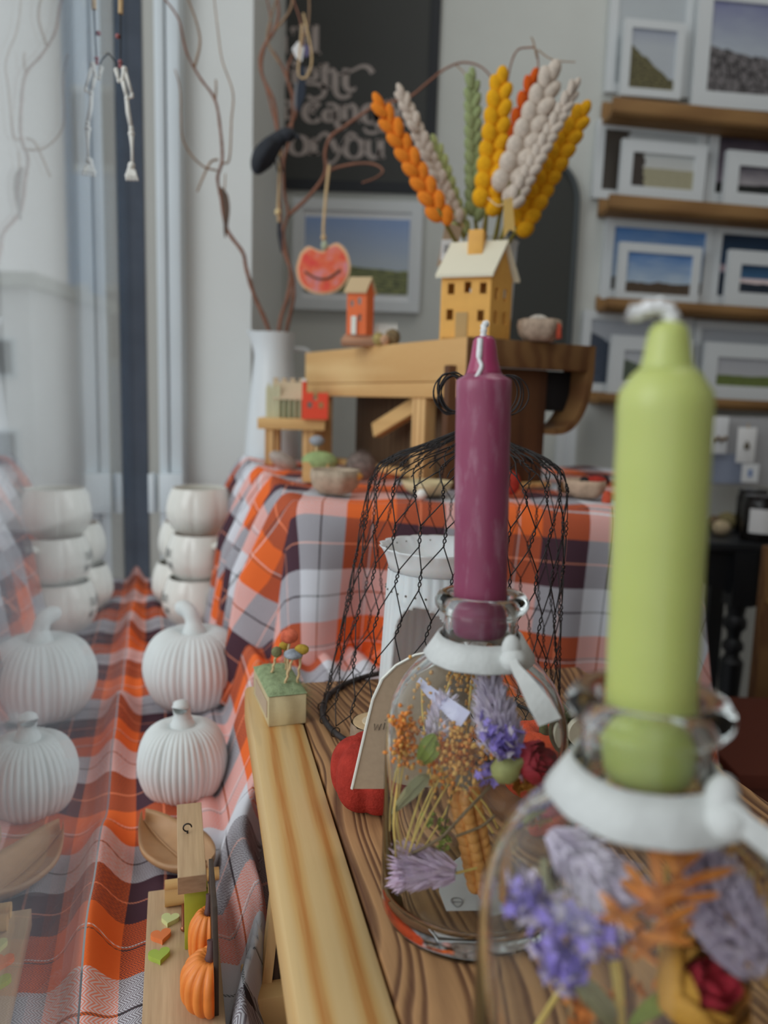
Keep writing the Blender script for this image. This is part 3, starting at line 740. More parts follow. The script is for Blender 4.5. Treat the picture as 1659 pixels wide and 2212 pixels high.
# plum bottle
ear('dried_wheat_ear', 'thick orange dried grain ear standing in the plum candle bottle', at(1044, 1930, .306), at(1000, 1700, .312), .0135, 'ear', 11, 2)
cluster('dried_gypsophila', 'cloud of orange dried seed heads on thin straw stems, middle of the plum bottle', [at(950, 1680, .30), at(975, 1620, .30), at(1020, 1590, .305), at(1010, 1660, .30)], .010, 'gold', 330, .00105, 5,
        [[at(872, 1880, .303), at(900, 1800, .298), at(950, 1680, .298)], [at(880, 1880, .303), at(925, 1770, .3), at(1000, 1640, .302)], [at(868, 1860, .302), at(890, 1780, .3), at(935, 1640, .298)], [at(878, 1890, .304), at(960, 1760, .31), at(1020, 1620, .308)], [at(876, 1870, .31), at(912, 1750, .31), at(985, 1600, .31)], [at(1000, 1700, .30), at(1040, 1760, .298), at(1065, 1800, .297)], [at(1005, 1690, .305), at(1050, 1740, .3), at(1075, 1790, .3)]], mat2='orange_dry')
cluster('dried_gypsophila', 'narrow rust-orange seed spike on straw stems at the left wall of the plum bottle', [at(878, 1635, .30), at(878, 1590, .30), at(872, 1550, .30)], .006, 'orange_dry', 170, .001, 6,
        [[at(874, 1900, .303), at(850, 1780, .298), at(875, 1600, .30)], [at(876, 1890, .306), at(862, 1760, .3), at(885, 1590, .3)], [at(873, 1895, .309), at(846, 1760, .305), at(868, 1640, .302)]], mat2='gold')
cluster('dried_gypsophila', 'small pale gold seed sprays high in the plum bottle', [at(912, 1462, .331), at(925, 1540, .32), at(965, 1470, .325), at(990, 1450, .325), at(1015, 1490, .32), at(1100, 1500, .325)], .009, 'gold', 120, .0009, 8,
        [[at(935, 1700, .306), at(915, 1560, .322), at(912, 1462, .331)], [at(960, 1700, .31), at(950, 1560, .315), at(975, 1460, .326)], [at(1000, 1650, .315), at(1010, 1560, .315), at(1018, 1480, .313)]])
tuft('dried_bunny_tail', 'mauve grass head lying on the floor of the plum bottle', at(985, 1890, .296), at(878, 1872, .302), .0085, 'lilac', 700, .0085, .55, seed=11, shape=lambda u: .55 + .75 * u if u < .8 else 1.15 - (u - .8) * 1.5, stem=[at(985, 1890, .296), at(1030, 1880, .3)])
tuft('dried_bunny_tail', 'pale lilac grass head hanging tip-up at the right of the plum bottle', at(1088, 1625, .297), at(1056, 1480, .305), .0095, 'lilac_white', 800, .007, .55, seed=12, shape=lambda u: 1.1 * (1 - u) ** .6 + .12, stem=[at(1056, 1480, .305), at(1052, 1445, .306)])
cluster('dried_statice', 'violet papery flower head below the lilac grass in the plum bottle', [at(1060, 1580, .292), at(1090, 1600, .290), at(1105, 1620, .292), at(1075, 1610, .29)], .006, 'violet', 90, .0026, 21, flat=True, mat2='violet_pale')
cluster('dried_statice', 'small violet petals beside the green pod in the plum bottle', [at(1045, 1655, .294), at(1060, 1680, .294)], .004, 'violet', 22, .0024, 22, flat=True)
o = thing('dried_poppy_pod', 'olive green dried pod with a pointed tip in the plum bottle', 'dried pod', at(1092, 1660, .291))
mb = MB(); mb.lathe([(0, -.0062), (.0035, -.0052), (.0058, -.001), (.005, .003), (.0022, .0055), (.0012, .009), (0, .0095)], 16, M4=Matrix.Rotation(math.radians(62), 4, 'Y'), rib=lambda a, f: 1 + .06 * math.sin(6 * a)); obj('pod', mb, 'pod', o, ang=180)
mb = MB(); mb.tube([(-.004, 0, -.003), (-.012, .004, -.008)], .0006, 5); obj('stem', mb, 'darktwig', o)
rose('dried_rosebud', 'crimson and yellow dried rosebud at the right wall of the plum bottle', at(1145, 1648, .297), .0085, M['petal_red'], M['petal_red'], (.5, -.6, .5), 4)
cluster('dried_rosebud', 'mustard yellow petals under the crimson rosebud in the plum bottle', [at(1120, 1685, .30), at(1140, 1680, .3)], .004, 'petal_yellow', 14, .0042, 23, flat=True)
leaf('dried_leaf', 'long sage olive leaf leaning at the left of the plum bottle', [at(848, 1756, .302), at(880, 1720, .294), at(912, 1685, .294), at(925, 1672, .296)], .0062, 'olive')
for i, (a_, b_, c_) in enumerate((((905, 1640), (925, 1605), (940, 1585)), ((912, 1650), (935, 1625), (945, 1600)))):
    leaf('dried_leaf', ['upper bright green leaf curled beside the orange seed cloud', 'lower bright green leaf curled beside the orange seed cloud'][i], [at(*a_, .298), at(*b_, .296), at(*c_, .298)], .0055, 'green_dry')
cluster('dried_sprig', 'lime green bud sprig behind the straw stems in the plum bottle', [at(925, 1760, .305), at(945, 1785, .305), at(965, 1810, .306), at(960, 1830, .306)], .005, 'green_dry', 40, .0016, 31, [[at(980, 1700, .306), at(965, 1760, .306), at(955, 1830, .306)]], 'darktwig', flat=True)
o = thing('dried_twig', 'thin dark twig crossing the plum bottle on the diagonal', 'twig', at(885, 1848, .30)); mb = MB()
mb.tube([p - at(885, 1848, .30) for p in spline([at(885, 1848, .30), at(950, 1812, .296), at(1000, 1760, .294), at(1065, 1690, .294)], 6)], .0007, 6); mb.tube([p - at(885, 1848, .30) for p in spline([at(985, 1808, .298), at(1040, 1785, .294), at(1070, 1760, .294)], 4)], .0006, 6); obj('stem', mb, 'darktwig', o)
M['film'] = plain('lilac_film', C(172, 170, 196, 1.7), .5)
o = thing('dried_ribbon_grass', 'pale lilac papery strip high in the plum bottle', 'dried flower', at(905, 1462, .332)); mb = MB()
mb.ribbon([p - at(905, 1462, .332) for p in spline([at(905, 1462, .332), at(930, 1490, .325), at(965, 1520, .315), at(1005, 1555, .306)], 6)], Vector((.5, .1, .8)), [.003 + .0003 * i for i in range(19)], .0003); obj('strip', mb, 'film', o, ang=80)
tuft('dried_bunny_tail', 'faint lilac grass head behind the papery strip in the plum bottle', at(925, 1640, .318), at(965, 1510, .318), .006, 'lilac_white', 260, .006, .6, seed=14)
# green bottle
cluster('dried_statice', 'large violet papery flower cluster in the green candle bottle', [at(1130, 1925, 0.186), at(1150, 1965, 0.184), at(1215, 1985, 0.182), at(1280, 2010, 0.182), at(1330, 2010, 0.186), at(1250, 2050, 0.182), at(1215, 2090, 0.183), at(1190, 2060, 0.183)], .0045, 'violet', 300, .0026, 41, [[at(1240, 2100, 0.188), at(1235, 2180, 0.194), at(1250, 2330, 0.206)], [at(1180, 1860, 0.186), at(1185, 1900, 0.186), at(1215, 1970, 0.184)]], 'olive', flat=True, mat2='violet_pale', stem_r=.0011)
tuft('dried_bunny_tail', 'pale blue-lilac grass head with spread tip at the upper left of the green bottle', at(1190, 1790, 0.206), at(1355, 1950, 0.188), .0075, 'lilac_white', 700, .009, .6, seed=42, shape=lambda u: .35 + .8 * u)
tuft('dried_bunny_tail', 'lilac grass head hanging at the right of the green bottle', at(1625, 2090, 0.182), at(1510, 1855, 0.186), .0105, 'lilac_white', 900, .007, .5, seed=43, shape=lambda u: 1.0 * (math.sin(math.pi * min(1, .15 + u * .85))) ** .7 + .08)
R_ = random.Random(5)
o = thing('dried_strawflower', 'orange dried flower with long splayed petals in the green bottle', 'dried flower', at(1400, 2020, 0.194))
for k in range(26):
    f = k / 26; c0 = at(1360 + 110 * f + R_.uniform(-25, 25), 2060 - 190 * f + R_.uniform(-20, 20), .176 + R_.uniform(-.004, .006)) - at(1400, 2020, 0.194)
    d = Vector((R_.uniform(-1, .9), R_.uniform(-.5, .3), R_.uniform(-.1, 1))).normalized(); mb = MB(); sp = [c0, c0 + d * .006, c0 + d * .012]
    mb.ribbon(spline(sp, 3), d.cross(Vector((0, 1, .2))).normalized(), [.0012, .002, .0026, .003, .0028, .002, .0008], .0005); obj('petal', mb, 'orange_dry', o, ang=80)
cluster('dried_gypsophila', 'tan dried seed spray behind the orange petals in the green bottle', [at(1440, 1760, 0.205), at(1500, 1800, 0.205), at(1560, 1850, 0.205), at(1620, 1900, 0.205), at(1640, 1960, 0.205), at(1480, 1880, 0.205)], .016, 'gold', 260, .0014, 45, [[at(1440, 2120, 0.2), at(1440, 1900, 0.204), at(1450, 1740, 0.206)], [at(1450, 2120, 0.2), at(1500, 1900, 0.204), at(1560, 1760, 0.206)], [at(1470, 2120, 0.2), at(1560, 1950, 0.206), at(1640, 1850, 0.206)], [at(1430, 2060, 0.2), at(1420, 1900, 0.205), at(1425, 1740, 0.207)]], stem_r=.0007, mat2='straw')
rose('dried_rose', 'large red and yellow dried rose low in the green bottle', at(1500, 2140, 0.186), .0125, M['petal_yellow'], M['petal_red'], (.25, -.55, .75), 6)
leaf('dried_leaf', 'grey-green leaf under the violet cluster in the green bottle', [at(1215, 2095, 0.186), at(1270, 2135, 0.184), at(1315, 2190, 0.186), at(1330, 2230, 0.188)], .0062, 'olive')
leaf('dried_leaf', 'dark green leaf beside the red and yellow rose in the green bottle', [at(1360, 2212, 0.188), at(1400, 2180, 0.186), at(1440, 2150, 0.187), at(1470, 2100, 0.19)], .0058, 'green_dry')
cluster('dried_sprig', 'small orange petals at the foot of the green bottle', [at(1235, 2140, 0.19), at(1250, 2200, 0.19), at(1275, 2180, 0.19), at(1400, 2110, 0.191)], .003, 'orange_dry', 34, .0022, 47, flat=True)
o = thing('dried_grass', 'two thick straw stems standing in the green bottle', 'dried grass', at(1335, 2260, 0.191)); mb = MB(); c0 = at(1335, 2260, 0.191)
mb.tube([p - c0 for p in spline([at(1335, 2300, 0.191), at(1336, 2120, 0.19), at(1305, 1960, 0.189)], 5)], .0016, 8); mb.tube([p - c0 for p in spline([at(1130, 2260, 0.206), at(1200, 2150, 0.206), at(1270, 2040, 0.206)], 5)], .0009, 8); obj('stem', mb, 'straw', o)
# paper label under the plum bottle
o = thing('base_label', 'white paper sticker under the base of the plum candle bottle', 'sticker', on(985, 1945, .0004)); mb = MB()
lb = [on(945, 1915, 0), on(1000, 1875, 0), on(1045, 1890, 0), on(1050, 2000, 0), on(960, 2000, 0), on(942, 1960, 0)]
c0 = on(985, 1945, .0); mb.prism([((p - c0).x, (p - c0).y) for p in lb], (0, 0, 0), (1, 0, 0), (0, 1, 0), (0, 0, .0003)); obj('paper', mb, 'paper', o, smooth=False)
mb = MB(); e0 = on(984, 1984, .0) - c0
mb.tube([e0 + Vector((.0026 * math.cos(a) * (1 + .35 * math.sin(a)), .0030 * math.sin(a), .0006)) for a in [6.2832 * i / 18 for i in range(18)]], .00035, 5, True); mb.tube([e0 + Vector((-.0024, .0002, .0006)), e0 + Vector((.0026, .0002, .0006))], .00035, 5)
obj('printed_mark', mb, plain('mark_grey', C(140, 142, 146, 1.4), .7), o)

# ------------------------------------------------------------------ wire cloche
CC = on(950, 1540, 0)
def cloche():
    t = thing('wire_cloche', 'black chicken-wire cloche with a looped wire bow on top, behind the plum candle', 'cloche', CC)
    Rb = .086; lean = Vector((.014, 0, 0))
    prof = [(0, .0, .0860), (.10, .018, .0835), (.25, .050, .0790), (.45, .098, .0745), (.65, .142, .0712), (.76, .166, .0690), (.83, .178, .0640), (.90, .187, .0500), (.96, .195, .0280), (1, .206, .0045)]
    def surf(s, a, off=0):
        for i in range(len(prof) - 1):
            if s <= prof[i + 1][0] + 1e-9:
                f = (s - prof[i][0]) / (prof[i + 1][0] - prof[i][0]); z = prof[i][1] + f * (prof[i + 1][1] - prof[i][1]); r = prof[i][2] + f * (prof[i + 1][2] - prof[i][2]); break
        r += off; return Vector((r * math.cos(a), r * math.sin(a), z + .003)) + lean * (z / .18)
    mb = MB(); mb.tube([(Rb * math.cos(a), Rb * math.sin(a), .0022) for a in [6.2832 * k / 72 for k in range(72)]], .0021, 10, True); obj('base_ring', mb, 'ring', t, ang=180)
    N = 24; mb = MB(); wr = .00043; R = random.Random(3)
    s = [0.0]; rows = []        # rows of nodes: alternating straight twists and diagonals
    lv = [.02, .09, .145, .22, .275, .35, .405, .48, .535, .61, .665, .735, .785, .845, .885, .935, .965]
    jit = {}
    def node(l, k, half):
        key = (l, k % N, half)
        if key not in jit: jit[key] = (R.uniform(-.035, .035), R.uniform(-.006, .006))
        ja, js = jit[key]; a = 2 * math.pi * (k + (.5 if half else 0)) / N + ja * (1 if l > 0 else .3) + lv[l] * .25
        return min(.999, max(.004, lv[l] + js)), a
    def strand(p, q, bow=0):
        (s0, a0), (s1, a1) = p, q; n = 6
        mb.tube([surf(s0 + (s1 - s0) * i / n, a0 + (a1 - a0) * i / n, .0002) for i in range(n + 1)], wr, 5)
    def twist(p, q):
        (s0, a0), (s1, a1) = p, q; n = 16
        for ph in (0, math.pi):
            pts = []
            for i in range(n + 1):
                f = i / n; c = surf(s0 + (s1 - s0) * f, a0 + (a1 - a0) * f); am = .0008 * min(1, 4 * f, 4 * (1 - f)) + .0001
                th = ph + f * 2 * math.pi * 1.5; a = a0
                c += Vector((-math.sin(a), math.cos(a), 0)) * am * math.cos(th) + Vector((math.cos(a), math.sin(a), 0)) * am * math.sin(th); pts.append(c)
            mb.tube(pts, wr, 5)
    half = False
    for l in range(len(lv) - 1):
        for k in range(N):
            if l % 2 == 0:      # diagonals up to the twists
                for dk in (0, -1) if not half else (0, 1):
                    a_ = node(l, k, half); kk = k + dk if not half else k + dk
                    b_ = node(l + 1, kk, not half)
                    # unwrap
                    sa, aa = a_; sb, ab = b_
                    while ab - aa > math.pi: ab -= 2 * math.pi
                    while ab - aa < -math.pi: ab += 2 * math.pi
                    strand((sa, aa), (sb, ab))
            else:
                a_ = node(l, k, half); b_ = node(l + 1, k, half); sa, aa = a_; sb, ab = b_
                while ab - aa > math.pi: ab -= 2 * math.pi
                while ab - aa < -math.pi: ab += 2 * math.pi
                twist((sa, aa), (sb, ab))
        if l % 2 == 0: half = not half
    obj('wire_mesh', mb, 'wire', t, ang=180, kind='stuff')
    mb = MB()               # bunched ends over the crown and the twisted neck
    for k in range(44):
        a = 2 * math.pi * k / 44 + R.uniform(-.05, .05); da = R.uniform(.3, .9); pts = []
        s0 = R.uniform(.80, .9)
        for i in range(9):
            f = i / 8; pts.append(surf(s0 + (1 - s0) * f, a + da * f * f, .0012 * math.sin(f * 9 + k)))
        mb.tube(pts, wr, 5)
    top = surf(1, 0) * 0 + lean * (.206 / .18) + Vector((0, 0, .208))
    for k in range(7):
        pts = []
        for i in range(13):
            f = i / 12; th = f * 14 + k * .9; pts.append(top + Vector((.004 * f + .0032 * math.cos(th), .0032 * math.sin(th), -.006 + .026 * f)))
        mb.tube(pts, wr * 1.1, 5)
    obj('crown_wires', mb, 'wire', t, ang=180, kind='stuff')
    bow = top + Vector((.0035, 0, .0235))
    for sgn in (-1, 1):
        mb = MB(); n = 8 if sgn < 0 else 5
        for k in range(n):
            xo, xi = .0335 - .009 * R.random(), .002 + .012 * R.random(); cx_ = sgn * (xo + xi) / 2; rx = (xo - xi) / 2; rz = .0138 + R.uniform(-.002, .001); yaw = R.uniform(-.3, .3); tl_ = R.uniform(-.3, .3) - sgn * .12
            pts = []
            for i in range(28):
                a = 6.2832 * i / 28; x = rx * math.cos(a); z = rz * math.sin(a)
                x, z = x * math.cos(tl_) - z * math.sin(tl_), x * math.sin(tl_) + z * math.cos(tl_)
                pts.append(bow + Vector((cx_ + x * math.cos(yaw), x * math.sin(yaw) + R.uniform(-.0003, .0003) + (k - n / 2) * .0007, z)))
            mb.tube(pts, .00048, 6, True)
        obj('bow_loop', mb, 'wire', t, ang=180)
    mb = MB(); mb.tube([bow + Vector((-.012, 0, .002)), bow + Vector((0, .001, -.001)), bow + Vector((.012, 0, .001))], .0022, 8); obj('bow_knot', mb, 'wire', t, ang=180)
    for k in range(N):
        a = 2 * math.pi * k / N + .02; c = Vector((Rb * math.cos(a), Rb * math.sin(a), .0028)); e = Vector((math.cos(a), math.sin(a), 0)); mb = MB()
        mb.tube([c + (e * math.cos(b) + Vector((0, 0, 1)) * math.sin(b)) * .0033 for b in [6.2832 * i / 12 for i in range(12)]], .00045, 5, True); obj('wire_clip', mb, 'wire', t, ang=180)
cloche()
# oil burner inside the cloche
OB = Vector((at(943, 1400, .520).x, .520, 0))
def burner():
    t = thing('oil_burner', 'white fluted ceramic oil burner with a scalloped dish, standing under the wire cloche', 'oil burner', OB)
    # wall with an oval opening facing the camera
    NA, NZ = 160, 60; zt = .112; mb = MB(); keep = {}
    def rad(z): return .0405 - .0055 * (z / zt)
    face = -math.pi / 2 - .40
    def inside(a, z):
        d = (a - face + math.pi) % (2 * math.pi) - math.pi; x = d * rad(z); zz = z - .054
        return (abs(x) / .0225) ** 2.4 + (abs(zz) / .037) ** 2.4 < 1
    grid = []
    for i in range(NA):
        a = 2 * math.pi * i / NA
        for j in range(NZ + 1):
            z = zt * j / NZ; d = (a - face + math.pi) % (2 * math.pi) - math.pi
            fl = .0009 * (abs(math.sin(a * 16)) ** .6) * (1 if abs(d) * rad(z) > .0235 or abs(z - .054) > .038 else .0)
            r = rad(z) + fl; grid.append((r * math.cos(a), r * math.sin(a), z))
    mb.v = grid[:]
    off = len(mb.v); mb.v += [(x * .93, y * .93, z) for x, y, z in grid]
    def ins(i, j): return inside(2 * math.pi * (i + .5) / NA, zt * (j + .5) / NZ)
    for i in range(NA):
        i2 = (i + 1) % NA
        for j in range(NZ):
            if ins(i, j): continue
            q = (i * (NZ + 1) + j, i2 * (NZ + 1) + j, i2 * (NZ + 1) + j + 1, i * (NZ + 1) + j + 1); mb.f.append(q); mb.f.append(tuple(off + k for k in q[::-1]))
            for (ni, nj, e) in (((i + 1) % NA, j, (1, 2)), ((i - 1) % NA, j, (3, 0)), (i, j + 1, (2, 3)), (i, j - 1, (0, 1))):
                if 0 <= nj < NZ and ins(ni, nj): mb.f.append((q[e[0]], q[e[1]], off + q[e[1]], off + q[e[0]]))
    obj('body', mb, 'ceramic', t, ang=180)
    mb = MB()
    sc_ = lambda a, f: 1 + (.030 * abs(math.sin(a * 9)) * max(0, (f - .45)) if f < .85 else .03 * abs(math.sin(a * 9)) * .3)
    mb.lathe([(0, .113), (.020, .1125), (.028, .1150), (.034, .1210), (.0395, .1275), (.0405, .1282), (.0398, .1262), (.0385, .1225), (.0368, .118), (.0350, .1115), (.030, .1085), (0, .108)], 144, rib=lambda a, f: 1 + .075 * (abs(math.sin(a * 9)) ** .7 - .3) * max(0, 1 - abs(f - .46) / .16)); obj('dish', mb, 'ceramic', t, ang=180)
    mb = MB()
    for k in range(24):
        a = 6.2832 * (k + .5) / 24; mb.ball((.0372 * math.cos(a), .0372 * math.sin(a), .1249), .0006, 6, 4)
    for k in range(14):
        a = face + (k - 6.5) * .2; mb.ball((.0368 * math.cos(a), .0368 * math.sin(a), .0985), .0008, 6, 4)
    obj('pierced_hole', mb, plain('hole_grey', C(110, 108, 100, 1.3), .8), t, kind='stuff')
burner()
# wood slice leaning inside the cloche
def log_slice(name, label, c, r, th, bark, facec, rot, cat='wood slice'):
    t = thing(name, label, cat, c, rot); mb = MB(); mb.lathe([(0, 0), (r, 0), (r * 1.02, th * .5), (r, th)], 40, rib=lambda a, f: 1 + .03 * math.sin(9 * a) + .02 * math.sin(23 * a), cap=False); obj('bark', mb, bark, t, ang=50)
    mb = MB(); mb.lathe([(0, th), (r * .94, th), (r * .93, th + .0004), (0, th + .0004)], 40, cap=False); obj('cut_face', mb, facec, t)
    mb = MB(); mb.lathe([(0, th + .0003), (r * .58, th + .0003), (r * .57, th + .0007), (0, th + .0007)], 32, cap=False); obj('heartwood', mb, plain('heartwood', C(188, 172, 146, 1.6), .8, .06, 90), t)
    return t
M['bark'] = plain('grey_bark', C(134, 116, 98, 1.4), .9, .3, 120, bumpk=.6, bumpscale=200)
M['slice'] = plain('cut_wood', C(176, 150, 114, 1.6), .8, .1, 120)
log_slice('wood_slice', 'pale round wood slice with bark lying at the front of the wire cloche', on(812, 1612, 0), .0165, .017, 'bark', 'slice', (0, 0, .3))
o = thing('felt_ball', 'small mustard yellow felt ball beside the wood slice, mostly behind the tag', 'felt ball', on(795, 1640, 0) + Vector((0, 0, .004)))
mb = MB(); mb.ball((0, 0, .001), .005, 12, 8); obj('ball', mb, felt('mustard_felt', C(204, 160, 40, 1.7)), o)
# needle felt pumpkins
def felt_pumpkin(name, label, c, r, h, col, nlobe=6, stemmat=None, a0=.4):
    t = thing(name, label, 'felt pumpkin', c); mb = MB(); n = 60
    prof = [(.02, .12), (.35, .02), (.7, .06), (.93, .25), (1, .5), (.95, .74), (.75, .92), (.4, .98), (.12, .86), (0, .8)]
    pr = [(p[0] * r, p[1] * h) for p in spline([(a, b, 0) for a, b in prof], 4)]
    mb.lathe(pr, 72, rib=lambda a, f: .80 + .22 * abs(math.sin((a + a0) * nlobe / 2)) ** .55); obj('body', mb, col, t, ang=180)
    mb = MB(); mb.tube(spline([(0, 0, h * .8), (0, 0, h * 1.05), (r * .18, 0, h * 1.2)], 5), [r * .14] * 6 + [r * .1] * 5, 8); obj('stem', mb, stemmat or felt('moss_felt', C(84, 92, 58, 1.3)), t, ang=180)
    return t
M['red_felt'] = felt('red_felt', C(168, 56, 46, 1.05)); M['orange_felt'] = felt('orange_felt', C(204, 74, 36, 1.2))
felt_pumpkin('felt_pumpkin', 'red needle-felt pumpkin half hidden by the kraft tag', on(806, 1735, 0), .0245, .038, 'red_felt', 6, M['red_felt'], .75)
felt_pumpkin('felt_pumpkin', 'orange needle-felt pumpkin behind the plum bottle and beside the green ornament', Vector((at(1196, 1620, .415).x, .415, 0)), .031, .047, 'orange_felt', 6, None, .1)
def green_ornament():
    Y = .372; c = at(1262, 1580, Y); t = thing('moss_ornament', 'mossy green ring holding a pale wooden disc under a green felt leaf', 'ornament', c); M['moss'] = felt('moss_ring', C(84, 86, 62, 1.2), .5)
    k = Y / FPX; mb = MB(); mb.tube([(46 * k * math.cos(a) * 1., -.0 - .004 * math.cos(a), 46 * k * math.sin(a)) for a in [6.2832 * i / 40 for i in range(40)]], 10 * k, 8, True); obj('ring', mb, 'moss', t, ang=180)
    mb = MB(); mb.lathe([(0, -.003), (37 * k, -.003), (39 * k, 0), (37 * k, .003), (0, .003)], 40, M4=Matrix.Rotation(math.radians(90), 4, 'X')); obj('disc', mb, plain('pale_disc', C(196, 186, 166, 1.75), .6, .05, 90), t)
    mb = MB(); mb.ball((3 * k, -.0035, 30 * k), .0012, 8, 5); obj('hole', mb, 'ink', t)
    mb = MB(); mb.ball((-8 * k, 0, 60 * k), (38 * k, .006, 17 * k), 20, 10, Matrix.Rotation(.15, 4, 'Y')); obj('leaf', mb, 'moss', t, ang=180)
    mb = MB(); mb.tube([(10 * k, .001, -40 * k), (12 * k, .002, -70 * k), (10 * k, .004, -c.z)], 8 * k, 8); obj('stalk', mb, 'moss', t, ang=180)
green_ornament()
# wooden block with felt toadstools
def mushroom_block():
    bfl, bfr, bbl = on(580, 1571, 0), on(661, 1562, 0), on(553, 1494, 0); ax = (bfr - bfl); wx = ax.length; ax.normalize(); ay = (bbl - bfl); ly = ay.length; ay.normalize(); ay = Vector((-ax.y, ax.x, 0))
    t = thing('mushroom_block', 'small pale wooden block with green felt grass and tiny felt toadstools', 'ornament', bfl, (0, 0, math.atan2(ax.y, ax.x))); ly = .062; hz = .0215
    mb = MB(); mb.box((wx / 2, ly / 2, hz / 2), (wx, ly, hz)); obj('block', mb, wood('limewood', C(186, 174, 138, 1.55), C(164, 150, 116, 1.5), 'Y', 20, .3, 6), t, bevel=.0006)
    mb = MB(); mb.box((-.0003, ly * .45, hz * .5), (.0006, ly * .75, hz * .55)); obj('side_label', mb, 'kraft', t, smooth=False)
    gm = felt('grass_felt', C(136, 150, 114, 1.3)); mb = MB(); R = random.Random(4); nx, ny = 14, 30
    for i in range(nx + 1):
        for j in range(ny + 1):
            u, v = i / nx, j / ny; mb.v.append((wx * (u * 1.04 - .02), ly * (v * 1.02 - .01), hz + .0006 + .0048 * (1 - abs(2 * u - 1) ** 4) * (1 - abs(2 * v - 1) ** 6) * R.uniform(.8, 1.1)))
    for i in range(nx):
        for j in range(ny): mb.f.append((i * (ny + 1) + j, (i + 1) * (ny + 1) + j, (i + 1) * (ny + 1) + j + 1, i * (ny + 1) + j + 1))
    obj('grass', mb, gm, t, ang=180)
    mb = MB()
    for i in range(900):
        p = Vector((R.uniform(-.02, 1.05) * wx, R.uniform(-.02, 1.02) * ly, hz + .002)); d = Vector((R.gauss(0, 1) + .35, R.gauss(0, 1) - .1, abs(R.gauss(.6, .5)))).normalized() * R.uniform(.003, .008)
        w = d.cross(Vector((0, 0, 1))).normalized() * .00006; mb.add([p - w, p + w, p + d], [(0, 1, 2)])
    for i in range(260):
        p = Vector((wx * R.uniform(.95, 1.05), ly * R.uniform(.02, .35), hz * R.uniform(.1, 1.1))); d = Vector((1, R.gauss(-.2, .7), R.gauss(.1, .6))).normalized() * R.uniform(.004, .011); w = d.cross(Vector((.3, 1, .4))).normalized() * .00006; mb.add([p - w, p + w, p + d], [(0, 1, 2)])
    obj('felt_fuzz', mb, gm, t, smooth=False, kind='stuff')
    k = .5 / FPX
    def shroom(x, y, tipx, h, cr, cmat, ch):
        mb = MB(); b = Vector((x, y, hz + .003)); tp = b + Vector((tipx, 0, h)); pts = [b.lerp(tp, i / 14) + Vector((.00035 * math.cos(i * 1.5), .00035 * math.sin(i * 1.5), 0)) for i in range(15)]
        mb.tube(pts, .00095, 7); s_ = obj('stalk', mb, 'twine', t, ang=180)
        mb = MB(); mb.ball(tp + Vector((0, 0, ch * .35)), (cr, cr, ch), 14, 9); obj('toadstool_cap', mb, cmat, t, ang=180)
    gy = felt('grey_felt', C(136, 142, 150, 1.4), .3); cf = felt('coral_felt', C(196, 96, 72, 1.55), .3); mf = felt('olive_felt', C(150, 124, 50, 1.5), .3)
    shroom(.0135, .012, .006, .021, .0068, gy, .0035); shroom(.008, .034, .004, .016, .004, felt('olive_grey', C(112, 112, 80, 1.4)), .004); shroom(.0225, .012, .003, .024, .0052, mf, .0036)
    shroom(.018, .024, .001, .030, .0066, cf, .0052); shroom(.02, .036, -.002, .02, .004, mf, .003)
mushroom_block()

# ------------------------------------------------------------------ things on the window bench
def pumpkin(label, px, py, wpx, hpx, stem_h, curl, nrib=22, seed=1, sw=.30):
    b = on(px, py, ZC); R0 = wpx * (b.y + .012) / FPX / 2 * .98; h = hpx * b.y / FPX * .98; b.y += R0 * .55; b.x = at(px, py, b.y).x
    t = thing('ceramic_pumpkin', label, 'pumpkin', (b.x, b.y, ZC + .001), (0, 0, seed * 1.3)); mb = MB()
    prof = spline([(0, .1 * h, 0), (.35 * R0, .02 * h, 0), (.62 * R0, .0, 0), (.86 * R0, .14 * h, 0), (R0, .42 * h, 0), (.97 * R0, .66 * h, 0), (.80 * R0, .88 * h, 0), (.52 * R0, .99 * h, 0), (.27 * R0, .97 * h, 0), (.16 * R0, .90 * h, 0), (0, .88 * h, 0)], 5)
    lob = 6
    def rib(a, f):
        return 1 + (.045 * abs(math.sin(a * nrib / 2 * 2)) ** .7 - .03 + .085 * (abs(math.sin(a * lob / 2)) ** .4 - .75)) * min(1, f * 6, (1 - f) * 5)
    mb.lathe([(p.x, p.y) for p in prof], nrib * 12, rib=rib); obj('body', mb, 'ceramic_matt', t, ang=180)
    st = spline([(0, 0, .86 * h), (0, 0, .95 * h + stem_h * .3), (curl * .25, 0, .95 * h + stem_h * .8), (curl * .8, 0, .95 * h + stem_h * 1.0), (curl * 1.15, 0, .95 * h + stem_h * .92)], 6); n = len(st)
    mb = MB(); mb.tube(st, [R0 * (sw - sw * .5 * min(1, i / n * 3)) + .0008 * (i % 2) for i in range(n)], 12); obj('stem', mb, 'ceramic_matt', t, ang=180)
    return t
pumpkin('small white ribbed ceramic pumpkin with a stubby stem, nearest the wooden sign', 396, 1742, 206, 178, .019, -.003, 22, 1, .36)
pumpkin('larger white ribbed ceramic pumpkin with a curled stem, behind the small white one', 420, 1540, 226, 178, .027, .018, 22, 2)
